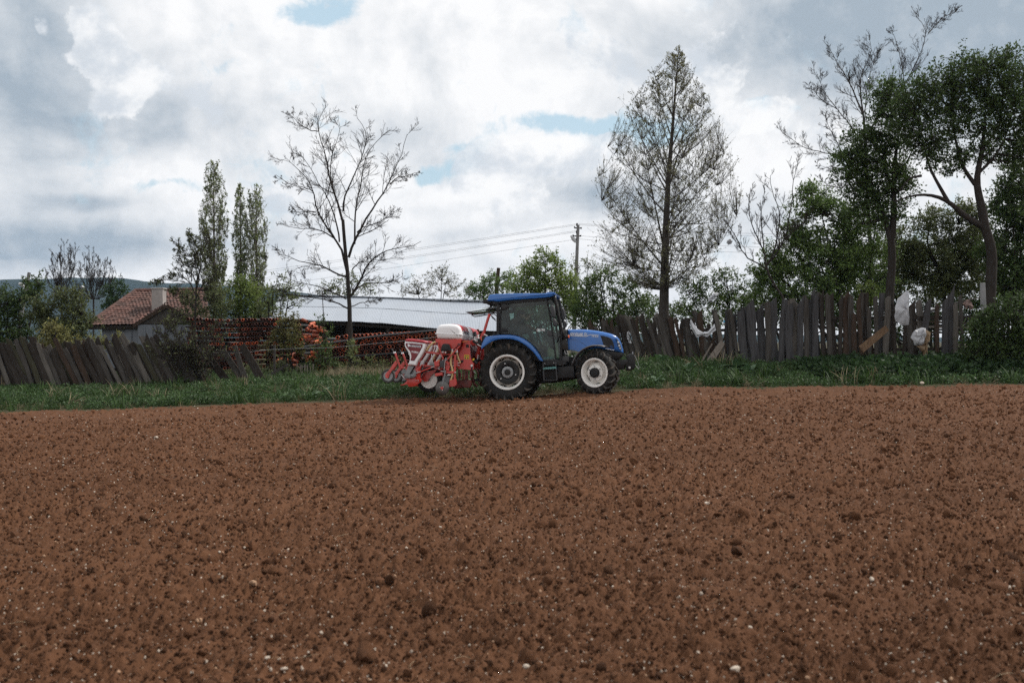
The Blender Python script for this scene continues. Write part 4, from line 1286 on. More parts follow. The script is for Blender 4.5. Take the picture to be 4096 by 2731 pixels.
text('dealer_lettering', 'KİBAR TARIM', 0.088, WHITE_INK, tractor, (P0 + P1) / 2 + Vector((0, -0.004, 0)), P1 - P0, (0, 0, 1), 0.001, bold=0.002, sx=(P1 - P0).length / 0.58)
# rear linkage
b = MB()
for s in (-1, 1):
    b.beam((-0.30, s * 0.30, 0.55), (-1.02, s * 0.42, 0.62), 0.05, 0.07); b.beam((-0.32, s * 0.30, 1.0), (-0.78, s * 0.38, 0.64), 0.03, 0.04)
b.beam((-0.35, 0, 0.98), (-1.05, 0, 1.18), 0.05, 0.05)
obj('lift_arm', b, IRON, tractor)

# ---- driver
SKIN = pmat('skin', (0.36, 0.20, 0.14), 0.55, var=0.1); SHIRT = pmat('grey_shirt_cloth', (0.07, 0.065, 0.07), 0.9, var=0.25, bump=0.3)
TROUS = pmat('dark_trousers_cloth', (0.03, 0.035, 0.05), 0.9, var=0.25); HAIR = pmat('dark_hair', (0.012, 0.010, 0.009), 0.7, var=0.3)


def skin_body(name, joints, bones, mat_fn, parent, mats, root):
    me = bpy.data.meshes.new(name)
    ks = list(joints); ix = {k: i for i, k in enumerate(ks)}
    me.from_pydata([joints[k][0] for k in ks], [(ix[a], ix[c]) for a, c in bones], [])
    for m in mats: me.materials.append(m)
    o = link(name, me, parent)
    o.modifiers.new('skin', 'SKIN')
    me.skin_vertices.new() if not me.skin_vertices else None
    for k in ks:
        sv = me.skin_vertices[0].data[ix[k]]; r = joints[k][1]
        sv.radius = (r, r) if not isinstance(r, tuple) else r
        sv.use_root = (k == root)
    ss = o.modifiers.new('smooth', 'SUBSURF'); ss.levels = 2; ss.render_levels = 2
    return o


def V_(u, v, y): return zb(u, v, y)


driver = thing('person', 'driver in a dark grey top bent forward over the wheel inside the tractor cab', 'person', matrix=TM)
J = {'pel': (V_(1000, 800, 0), 0.15), 'bel': (V_(1020, 740, 0.0), 0.145), 'che': (V_(1090, 670, 0.0), 0.15), 'nec': (V_(1150, 625, 0.0), 0.065), 'hd0': (V_(1168, 600, 0), 0.07),
     'shr': (V_(1090, 650, -0.19), 0.068), 'elr': (V_(1225, 690, -0.27), 0.048), 'wrr': (V_(1345, 590, -0.18), 0.032),
     'shl': (V_(1090, 650, 0.19), 0.068), 'ell': (V_(1240, 770, 0.28), 0.048), 'wrl': (V_(1430, 850, 0.14), 0.032),
     'hpr': (V_(1010, 830, -0.10), 0.105), 'knr': (V_(1330, 870, -0.16), 0.072), 'anr': (V_(1480, 1240, -0.16), 0.045), 'tor': (V_(1590, 1270, -0.18), 0.035),
     'hpl': (V_(1010, 830, 0.10), 0.105), 'knl': (V_(1330, 870, 0.16), 0.072), 'anl': (V_(1480, 1240, 0.16), 0.045), 'tol': (V_(1590, 1270, 0.18), 0.035)}
BN = [('pel', 'bel'), ('bel', 'che'), ('che', 'nec'), ('nec', 'hd0'), ('che', 'shr'), ('shr', 'elr'), ('elr', 'wrr'), ('che', 'shl'), ('shl', 'ell'), ('ell', 'wrl'),
      ('pel', 'hpr'), ('hpr', 'knr'), ('knr', 'anr'), ('anr', 'tor'), ('pel', 'hpl'), ('hpl', 'knl'), ('knl', 'anl'), ('anl', 'tol')]
skin_body('body', J, BN, None, driver, [SHIRT], 'pel')
# head: bowed, facing forward and down
hc = V_(1178, 568, 0.0)
b = MB(); b.ball(hc, 0.105, 18, 12, sq=(1.02, 0.80, 1.12))
fd = unit(Vector((1, 0, -0.55))); upv = unit(Vector((0.55, 0, 1)))
b.ball(hc + fd * 0.055 - upv * 0.055, 0.068, 12, 8, sq=(1, .85, 1)); b.ball(hc + fd * 0.115 - upv * 0.012, 0.018, 8, 6, sq=(1.2, .8, 1.3))
for s in (-1, 1): b.ball(hc + Vector((0, s * 0.085, 0)) - fd * 0.005, 0.026, 8, 6, sq=(.8, .4, 1.2))
hd = obj('head', b, SKIN, driver, 60)
b = MB()
for s in (-1, 1): b.ball(hc + fd * 0.094 + upv * 0.016 + Vector((0, s * 0.033, 0)), 0.013, 8, 6)
obj('eyes', b, HAIR, hd)
b = MB(); b.box(hc + fd * 0.112 - upv * 0.058, (0.012, 0.045, 0.010)); obj('mouth', b, pmat('lips', (0.25, 0.10, 0.08), 0.5), hd, bevel=0.003)
b = MB(); b.ball(hc + upv * 0.018 - fd * 0.018, 0.110, 18, 12, sq=(1.0, 0.84, 1.06)); obj('hair', b, HAIR, hd, 60)
for (wr, el_, s) in (('wrr', 'elr', -1), ('wrl', 'ell', 1)):
    w0 = J[wr][0]; d = unit(w0 - J[el_][0]); sd_ = unit(d.cross(Vector((0, 0, 1)))); up_ = sd_.cross(d)
    hj = {'w': (w0 - d * 0.02, 0.027), 'p': (w0 + d * 0.045, (0.034, 0.020)), 'q': (w0 + d * 0.085, (0.036, 0.018))}
    hbn = [('w', 'p'), ('p', 'q')]
    for i, (o_, ln_) in enumerate(((-0.030, 0.062), (-0.010, 0.072), (0.010, 0.068), (0.029, 0.052))):
        a = w0 + d * 0.088 + sd_ * o_
        c1 = a + d * ln_ * 0.5 - up_ * 0.008; c2 = c1 + d * ln_ * 0.32 - up_ * 0.022; c3 = c2 + d * ln_ * 0.15 - up_ * 0.024
        for nm_, pt in (('a', a), ('b', c1), ('c', c2), ('d', c3)): hj['%s%d' % (nm_, i)] = (pt, 0.0085)
        hbn += [('q', 'a%d' % i), ('a%d' % i, 'b%d' % i), ('b%d' % i, 'c%d' % i), ('c%d' % i, 'd%d' % i)]
    t0 = w0 + d * 0.04 + sd_ * 0.034 * -1; hj['t0'] = (t0, 0.011); hj['t1'] = (t0 + d * 0.028 - sd_ * 0.022 - up_ * .01, 0.010); hj['t2'] = (t0 + d * 0.052 - sd_ * 0.026 - up_ * .02, 0.009)
    hbn += [('p', 't0'), ('t0', 't1'), ('t1', 't2')]
    skin_body('hand', hj, hbn, None, driver, [SKIN], 'w')
    b = MB(); e0 = J[el_][0]; m0 = e0 + (w0 - e0) * 0.25
    b.tube([m0, e0 + (w0 - e0) * 0.6, w0], [0.053, 0.046, 0.035], 10); obj('forearm', b, SKIN, driver)

# =================================================================== SEED DRILL
RED = pmat('implement_red_paint', (0.50, 0.033, 0.022), 0.38, var=0.15, vscale=4, coat=0.3, dirt=((0.16, 0.07, 0.05), 0.3, 6))
REDL = pmat('lid_red_plastic', (0.45, 0.026, 0.038), 0.42, var=0.1, vscale=4, coat=0.2)
PANEL = pmat('panel_dark_red', (0.20, 0.015, 0.022), 0.35, var=0.3, vscale=5)
POLY = pmat('white_polythene', (0.84, 0.84, 0.85), 0.38, var=0.05, vscale=3, dirt=((0.5, 0.48, 0.45), 0.25, 5))
HOSE = pmat('cream_hose', (0.62, 0.45, 0.22), 0.5, var=0.15, vscale=9)
CASTG = pmat('grey_casting', (0.22, 0.225, 0.23), 0.5, metal=0.2, var=0.25, vscale=9)
NAVY = pmat('navy_ink', (0.02, 0.02, 0.06), 0.5)
YEL = pmat('warning_yellow', (0.65, 0.42, 0.02), 0.5, var=0.1)
TINE = pmat('tine_worn_red', (0.14, 0.018, 0.014), 0.55, var=0.5, vscale=9, dirt=((0.05, 0.03, 0.02), 0.5, 8))
DISCM = pmat('worn_disc_steel', (0.12, 0.115, 0.11), 0.5, metal=0.5, var=0.25, vscale=12, dirt=((0.10, 0.07, 0.05), 0.4, 10))
AMBER = pmat('amber_reflector', (0.70, 0.22, 0.02), 0.3, coat=0.4)

def z1(u, v, y=-1.1): return L((1500 + u * .3125) / 4, (1130 + v * .3125) / 4, y)
def z3(u, v, y=-1.1): return L((1700 + u * .21053) / 4, (1270 + v * .21053) / 4, y)
def z4(u, v, y=-1.1): return L((1510 + u * .1722) / 4, (1330 + v * .1722) / 4, y)


drill = thing('seed_drill', 'red four row seed drill with white hoppers lifted behind the blue tractor', 'seed drill', matrix=TM)


def plate_xz(b, pts, y0, y1, r=0.0, mi=0):
    b.loft([(p.x, p.z) for p in pts], y0, y1, r, 2, mi)


# ---- fertiliser tanks
tank_out = [(232, 394), (212, 345), (203, 318), (198, 296), (203, 240), (212, 205), (224, 175), (248, 142), (290, 123), (372, 115), (450, 112), (530, 117), (590, 124), (640, 150), (668, 190), (685, 240), (692, 312), (690, 340), (684, 372), (664, 408)]
for i, yc in enumerate((-0.70, 0.74)):
    y0, y1 = yc - 0.56, yc + 0.56
    tp = xz(z3, tank_out, -1.26)
    tk = sub('fertiliser_tank', drill)
    b = MB(); b.loft(tp, y0, y1, 0.10, 5); obj('tank_body', b, POLY, tk, 45)
    sx0, sx1 = z3(190, 296, -1.26), z3(698, 316, -1.26)
    b = MB(); b.loft([(sx0.x, sx0.z - 0.012), (sx1.x, sx1.z - 0.012), (sx1.x, sx1.z + 0.012), (sx0.x, sx0.z + 0.012)], y0 - 0.012, y1 + 0.012, 0.01, 2); obj('tank_rim', b, POLY, tk)
    lid = xz(z3, [(440, 112), (530, 110), (592, 116), (645, 142), (676, 184), (694, 238), (668, 236), (640, 190), (585, 140), (450, 128)], -1.26)
    b = MB(); b.loft(lid, y0 + 0.13, y1 - 0.13, 0.012, 2)
    ld = obj('tank_lid', b, REDL, tk, 40)
    b = MB(); fx = z3(694, 240, -1.26)
    for k in range(3):
        yy_ = y0 + 0.2 + 0.36 * k
        b.tube([(fx.x, yy_, fx.z + 0.02), (fx.x + 0.02, yy_, fx.z - 0.02), (fx.x + 0.005, yy_, fx.z - 0.07)], 0.007, 6)
    tag(obj('lid_latches', b, HUBG, tk), kind='stuff')
    fz = z3(690, 270, -1.26)
    txx = fx.x + 0.008
    if i == 0:
        text('brand_lettering', 'TEKYATAĞANLI', 0.085, NAVY, tk, (txx, yc, fz.z), (0, 1, 0), (0, 0, 1), 0.002, sx=0.9)
    else:
        text('model_lettering', 'PPC4', 0.16, REDL, tk, (txx, yc + 0.05, fz.z - 0.01), (0, 1, 0), (0, 0, 1), 0.002, bold=0.004)
        b = MB(); b.box((txx + 0.02, yc - 0.33, fz.z + 0.02), (0.05, 0.16, 0.13)); b.tube([(txx + 0.02, yc - 0.3, fz.z - 0.05), (txx + 0.05, yc - 0.28, fz.z - 0.2), (txx + 0.03, yc - 0.2, fz.z - 0.32)], 0.008, 6); obj('control_box', b, DARKG, tk, bevel=0.008)
    # carrying plate and braces
    b = MB(); hpz = [z3(u, v, -1.2) for u, v in ((203, 398), (684, 408), (684, 475), (600, 545), (500, 640), (395, 640), (320, 600), (205, 482))]
    plate_xz(b, hpz, y0 + 0.04, y0 + 0.06); plate_xz(b, hpz, y1 - 0.06, y1 - 0.04)
    a_, c_ = z3(203, 400, -1.2), z3(684, 410, -1.2)
    b.box(((a_.x + c_.x) / 2, yc, (a_.z + c_.z) / 2 - 0.03), ((c_.x - a_.x), 1.02, 0.05)); obj('tank_cradle', b, RED, tk, bevel=0.004)

# ---- frame
BY = -1.27
b = MB()
b.beam(z3(240, 470, BY), z3(352, 790, BY), 0.03, 0.055, up=(0, 1, 0)); b.beam(z3(665, 530, BY), z3(425, 790, BY), 0.03, 0.055, up=(0, 1, 0))
for y_ in (1.27,):
    b.beam(z3(240, 470, BY) + Vector((0, y_ * 2, 0)), z3(352, 790, BY) + Vector((0, y_ * 2, 0)), 0.03, 0.055, up=(0, 1, 0)); b.beam(z3(665, 530, BY) + Vector((0, y_ * 2, 0)), z3(425, 790, BY) + Vector((0, y_ * 2, 0)), 0.03, 0.055, up=(0, 1, 0))
obj('tank_strut', b, RED, drill, bevel=0.004)
b = MB(); b.box(z3(228, 485, BY), (0.06, 0.07, 0.06)); b.box(z3(650, 505, BY), (0.075, 0.07, 0.07)); obj('strut_bracket', b, pmat('dark_red_cap', (0.12, 0.012, 0.012), 0.5), drill, bevel=0.01)
tb = z3(430, 880, 0)
b = MB(); b.box((tb.x, 0, tb.z), (0.13, 2.55, 0.13)); b.box((tb.x + 0.35, 0, tb.z + 0.02), (0.11, 2.2, 0.11))
for y_ in (-0.75, 0, 0.75): b.box((tb.x + 0.18, y_, tb.z), (0.4, 0.08, 0.08))
obj('tool_bar', b, RED, drill, bevel=0.008)
# big side plates of the headstock
sp = [(725, 440), (765, 428), (862, 430), (856, 560), (862, 700), (888, 815), (922, 860), (932, 950), (915, 990), (620, 968), (612, 868), (690, 862), (640, 695), (690, 590), (720, 500)]
spl = sub('side_plate', drill)
b = MB()
plate_xz(b, [z3(u, v, -0.98) for u, v in sp], -0.99, -0.97); obj('plate', b, RED, spl, bevel=0.004)
b = MB(); plate_xz(b, [z3(u, v, -0.98) for u, v in sp], 0.97, 0.99); obj('plate', b, RED, spl, bevel=0.004)
b = MB(); plate_xz(b, [z3(u, v, -0.99) for u, v in ((780, 503), (834, 505), (834, 562), (782, 560))], -0.996, -0.989)
plate_xz(b, [z3(u, v, -0.99) for u, v in ((682, 800), (735, 800), (720, 850), (690, 858))], -0.996, -0.989); tag(obj('plate_opening', b, IRON, spl), kind='stuff')
b = MB(); plate_xz(b, [z3(u, v, -0.99) for u, v in ((750, 696), (842, 702), (838, 784), (748, 776))], -1.0, -0.989); st = obj('warning_sticker', b, YEL, spl)
b = MB()
for (u, v) in ((775, 718), (818, 722), (770, 756), (815, 760)):
    q_ = z3(u, v, -1.0); b.lathe([(0.022, -0.002), (0.022, 0.0), (0.0, -0.004)], 3, c=q_ + Vector((0, -0.002, 0)), a0=math.pi / 2) if v < 740 and u < 800 else b.box(q_ + Vector((0, -0.003, 0)), (0.035, 0.003, 0.014), rot=(0, 0.5, 0)) if v < 740 else b.lathe([(0.018, -0.001), (0.018, -0.004), (0.010, -0.004), (0.010, -0.001)], 14, c=q_)
tag(obj('warning_pictograms', b, NAVY, st), kind='stuff')
b = MB(); q_ = z3(890, 906, -0.99); b.cyl(q_ + Vector((0, .02, 0)), q_ + Vector((0, -0.03, 0)), 0.033, 16); obj('pivot_bolt', b, STEEL, spl, bevel=0.004)
b = MB()
for (u, v) in ((875, 920),): plate_xz(b, [z3(u + du, v + dv, -0.99) for du, dv in ((0, 10), (30, 10), (30, 70), (0, 70))], -0.995, -0.989)
obj('bolt_slot', b, IRON, spl)
# three point headstock and mast
b = MB()
for s in (-0.35, 0.35):
    b.beam(z1(1290, 950, s), z1(1350, 770, s), 0.06, 0.06); b.beam(z1(1240, 800, s), z1(1350, 770, s), 0.05, 0.05); b.beam(z1(1240, 1060, s), z1(1290, 1000, s), 0.06, 0.08)
b.loft([(p.x, p.z) for p in (z1(1220, 745, -.6), z1(1245, 725, -.6), z1(1275, 730, -.6), z1(1300, 770, -.6), z1(1290, 800, -.6), z1(1225, 790, -.6))], -0.62, -0.58, 0.005, 2)
obj('headstock', b, RED, drill, bevel=0.005)
b = MB(); b.tube([z1(1467, 398, -0.85), z1(1440, 480, -0.85), z1(1385, 665, -0.85)], [0.035, 0.035, 0.037], 10); b.beam(z1(1395, 640, -.85), z1(1360, 720, -.85), 0.09, 0.09); b.beam(z1(1372, 700, -.8), z1(1310, 960, -.6), 0.05, 0.05); obj('marker_mast', b, RED, drill)
b = MB(); b.cyl(z1(1395, 660, -0.92), z1(1440, 680, -0.92), 0.022, 10); b.tube([z1(1270, 765, -.85), z1(1360, 815, -.85)], 0.018, 8); obj('hydraulic_ram', b, STEEL, drill)
b = MB(); b.tube([z1(1250, 740, -.85), z1(1310, 780, -.85)], 0.03, 8); b.box(z1(1340, 745, -.8), (0.1, .1, .14)); obj('ram_sleeve', b, IRON, drill)
b = MB(); b.cyl(z3(925, 800, -0.95), z3(985, 868, -0.95), 0.035, 12); obj('hose_coupling', b, BLACK, drill)
b = MB(); b.cyl(z3(908, 783, -0.95), z3(928, 803, -0.95), 0.037, 12); obj('coupling_cap', b, YEL, drill)
b = MB()
for (u0, v0, u1, v1, yy_) in ((870, 480, 950, 480, -.6), (868, 560, 868, 740, -.5), (900, 470, 910, 640, -.5), (940, 470, 930, 620, -.45), (1010, 700, 1000, 790, -.7), (905, 1000, 960, 1050, -.6)):
    b.tube([z3(u0, v0, yy_), z3(u1, v1, yy_)], 0.010, 6)
tag(obj('linkage_rods', b, STEEL, drill), kind='stuff')
b = MB(); b.box(z3(758, 450, -1.05), (0.14, 0.03, 0.015)); b.box(z3(240, 825, -1.2), (0.13, 0.02, 0.035), rot=(0, -0.55, 0)); obj('amber_marker', b, AMBER, drill)
b = MB(); b.loft([(p.x, p.z) for p in (z3(868, 470, 0), z3(1010, 640, 0), z3(990, 760, 0), z3(925, 870, 0), z3(870, 740, 0))], -0.5, 0.5, 0.02, 1); obj('fan_housing', b, pmat('dark_red_paint', (0.09, 0.010, 0.010), 0.5), drill)

# upright post and fold-out bracket
b = MB(); b.beam(z3(573, 690, -1.18), z3(566, 1180, -1.18), 0.055, 0.055); b.beam(z3(600, 800, -1.15), z3(600, 920, -1.15), 0.07, 0.05)
b.beam(z3(385, 830, -1.2), z3(470, 880, -1.2), 0.10, 0.05); plate_xz(b, [z3(u, v, -1.2) for u, v in ((395, 785), (460, 850), (480, 920), (455, 1000), (400, 1005), (385, 930))], -1.22, -1.19)
plate_xz(b, [z3(u, v, -1.2) for u, v in ((470, 1170), (600, 1160), (605, 1270), (560, 1300), (455, 1310), (468, 1230))], -1.24, -1.16)
b.beam(z3(400, 1030, -1.22), z3(560, 1035, -1.22), 0.05, 0.06); b.beam(z3(500, 1000, -1.2), z3(580, 1040, -1.2), 0.04, 0.05)
obj('side_post', b, RED, drill, bevel=0.005)
b = MB()
for v in (800, 830, 860, 890, 920): b.cyl(z3(520, v, -1.15), z3(545, v, -1.15), 0.012, 8)
for (u, v) in ((640, 857), (640, 903), (410, 803), (345, 803), (290, 938), (270, 970)): b.cyl(z3(u - 18, v, -1.24), z3(u + 18, v, -1.24), 0.010, 8)
b.cyl(z3(560, 1036, -1.25), z3(592, 1038, -1.25), 0.022, 10); b.tube([z3(430, 1085, -1.25), z3(490, 1085, -1.25)], 0.026, 10); b.tube([z3(300, 1010, -1.25), z3(400, 1026, -1.25)], 0.012, 8)
tag(obj('bolts_and_springs', b, STEEL, drill), kind='stuff')
b = MB(); b.beam(z3(195, 1082, -1.27), z3(335, 1058, -1.27), 0.075, 0.075); ex_ = obj('marker_arm_tube', b, RED, drill, bevel=0.008)
b = MB(); d_ = unit(z3(195, 1082, -1.27) - z3(335, 1058, -1.27)); b.beam(z3(197, 1082, -1.27) + d_ * 0.002, z3(197, 1082, -1.27) + d_ * 0.006, 0.058, 0.058); obj('tube_mouth', b, IRON, ex_)
b = MB(); b.loft([(p.x, p.z) for p in (z3(308, 600, -1.3), z3(322, 540, -1.3), z3(340, 500, -1.3), z3(365, 490, -1.3), z3(450, 492, -1.3), z3(470, 510, -1.3), z3(505, 600, -1.3), z3(500, 630, -1.3), z3(325, 632, -1.3))], -1.36, -1.28, 0.02, 3); obj('rubber_step', b, BLACK, drill)
b = MB(); b.loft([(p.x, p.z) for p in (z3(293, 812, -1.25), z3(372, 812, -1.25), z3(368, 944, -1.25), z3(293, 938, -1.25))], -1.32, -1.22, 0.01, 2); obj('monitor_box', b, DARKG, drill)
b = MB(); b.loft([(p.x, p.z) for p in (z3(90, 850, -1.1), z3(140, 840, -1.1), z3(190, 855, -1.1), z3(200, 890, -1.1), z3(180, 912, -1.1), z3(100, 905, -1.1))], -1.16, -1.06, 0.015, 2); obj('gear_case', b, CASTG, drill)
b = MB(); b.tube([z3(122, 690, -1.15), z3(140, 845, -1.15)], 0.014, 8); b.tube([z3(385, 770, -1.3), z3(375, 880, -1.3), z3(362, 1000, -1.3)], 0.008, 6); b.tube([z3(385, 770, -1.3), z3(400, 762, -1.3), z3(412, 780, -1.3)], 0.008, 6); obj('steel_rod', b, STEEL, drill)
# marker disc
mk = sub('marker_disc', drill)
q_ = z3(325, 1330, -1.32); b = MB(); b.lathe([(0.0, -0.004), (0.06, -0.006), (0.14, 0.012), (0.172, 0.03), (0.176, 0.034), (0.14, 0.022), (0.0, 0.006)], 40, c=q_); obj('disc', b, DISCM, mk, 30)
b = MB(); b.lathe([(0.062, -0.012), (0.062, -0.006), (0.0, -0.012)], 3, c=q_, a0=-math.pi / 2 + 0.1); obj('disc_plate', b, RED, mk)
b = MB()
for k in range(3):
    t = 2 * math.pi * k / 3 - math.pi / 2 + 0.1; c_ = q_ + Vector((0.055 * math.cos(t), -0.012, 0.055 * math.sin(t))); b.cyl(c_, c_ + Vector((0, -0.012, 0)), 0.011, 8)
tag(obj('disc_bolts', b, STEEL, mk), kind='stuff')
b = MB(); b.tube([z3(390, 990, -1.28), z3(372, 1100, -1.28), z3(345, 1200, -1.30), z3(330, 1300, -1.30)], 0.018, 8); obj('disc_arm', b, CASTG, mk)
# coulter disc behind it
b = MB(); q_ = z3(405, 1160, -1.1); b.lathe([(0.0, -0.006), (0.10, -0.004), (0.105, 0.0), (0.0, 0.006)], 32, c=q_); obj('coulter_disc', b, CASTG, drill)
# cream seed and fertiliser hoses
b = MB(); b.tube([z3(u, v, -1.18) for u, v in ((215, 455), (160, 470), (100, 520), (60, 570), (30, 620))], 0.026, 10); obj('delivery_hose', b, HOSE, drill, 60)
b = MB(); b.tube([z3(u, v, -1.22) for u, v in ((515, 640), (500, 710), (487, 800), (492, 880), (515, 960), (525, 1030), (515, 1100), (490, 1180))], 0.024, 10); obj('delivery_hose', b, HOSE, drill, 60)
b = MB(); b.tube([z3(u, v, -1.05) for u, v in ((605, 640), (612, 700), (635, 770), (660, 830), (664, 862))], 0.022, 10); obj('delivery_hose', b, HOSE, drill, 60)
b = MB(); b.tube([z3(u, v, -0.9) for u, v in ((285, 510), (270, 580), (230, 660), (180, 740), (150, 800))], 0.022, 10); obj('delivery_hose', b, HOSE, drill, 60)
b = MB()
for (u, v) in ((520, 620), (605, 620)): b.cyl(z3(u - 8, v - 30, -1.2), z3(u, v + 35, -1.2), 0.032, 12, r2=0.026)
tag(obj('hose_spouts', b, POLY, drill), kind='stuff')
# cultivator tines under the front of the frame
rt_ = random.Random(3)
for k in range(7):
    y_ = -0.95 + 0.3 * k
    p0 = z3(640, 975, -0.9); xk = p0.x + (0.0 if k % 2 == 0 else 0.26) + 0.02 * k
    b = MB(); b.tube([(xk, y_, p0.z), (xk + 0.05, y_, p0.z - 0.12), (xk + 0.02, y_, p0.z - 0.28), (xk + 0.06, y_, p0.z - 0.40), (xk + 0.12, y_, p0.z - 0.47)], [0.022, 0.022, 0.02, 0.022, 0.014], 6)
    q_ = Vector((xk + 0.09, y_, p0.z - 0.42)); b.box(q_, (0.14, 0.07, 0.02), rot=(0, 0.7, 0)); obj('cultivator_tine', b, TINE, drill)
b = MB()
for (u, v0, v1) in ((645, 975, 1160), (722, 985, 1170), (768, 990, 1165), (805, 990, 1160), (868, 985, 1140), (888, 990, 1135)):
    b.beam(z3(u, v0, -0.93), z3(u - 4, v1, -0.93), 0.035, 0.05)
b.loft([(p.x, p.z) for p in (z3(520, 1290, -.9), z3(610, 1180, -.9), z3(780, 1165, -.9), z3(885, 1180, -.9), z3(880, 1280, -.9), z3(850, 1330, -.9), z3(700, 1330, -.9), z3(560, 1345, -.9))], -0.90, -0.80, 0.02, 1)
obj('tine_carrier', b, TINE, drill, bevel=0.004)

# ---- ground drive wheels
for y_ in (-0.72, 0.72):
    dw = sub('drive_wheel', drill)
    c_ = z4(1190, 1085, -0.80); c_ = Vector((c_.x, y_, c_.z))
    b = MB(); b.lathe([(0.215, -0.06), (0.25, -0.085), (0.30, -0.085), (0.322, -0.06), (0.328, 0), (0.322, 0.06), (0.30, 0.085), (0.25, 0.085), (0.215, 0.06)], 48, c=c_, closed=True); obj('tyre', b, RUBBER, dw, 50)
    b = MB(); b.lathe([(0.218, -0.05), (0.222, -0.07), (0.212, -0.075), (0.20, -0.05), (0.19, -0.02), (0.12, -0.03), (0.06, -0.02), (0.0, -0.02)], 40, c=c_); obj('rim', b, RIMW, dw, 40)
    b = MB(); h_ = z4(1172, 1072, -0.85); h_ = Vector((h_.x, y_ - 0.06, h_.z)); b.cyl(h_ + Vector((0, 0.05, 0)), h_ + Vector((0, -0.05, 0)), 0.045, 14); b.cyl(h_, h_ + Vector((0, -0.07, 0)), 0.018, 8); obj('hub', b, CASTG, dw, bevel=0.004)
    b = MB(); plate_xz(b, [z4(u, v, -0.86) + Vector((0, 0, 0)) for u, v in ((1000, 1050), (1060, 935), (1380, 835), (1360, 880), (1230, 1010), (1190, 1090), (1150, 1130), (1085, 1125), (1040, 1090))], y_ - 0.13, y_ - 0.115); obj('wheel_arm', b, RED, dw, bevel=0.003)
    b = MB(); b.beam(z4(1180, 1090, 0) * 1 + Vector((0, y_ - 0.14, 0)), z4(1340, 860, 0) + Vector((0, y_ - 0.14, 0)), 0.03, 0.02); obj('drive_chain_case', b, pmat('dark_red_cap', (0.12, 0.012, 0.012), 0.5), dw)


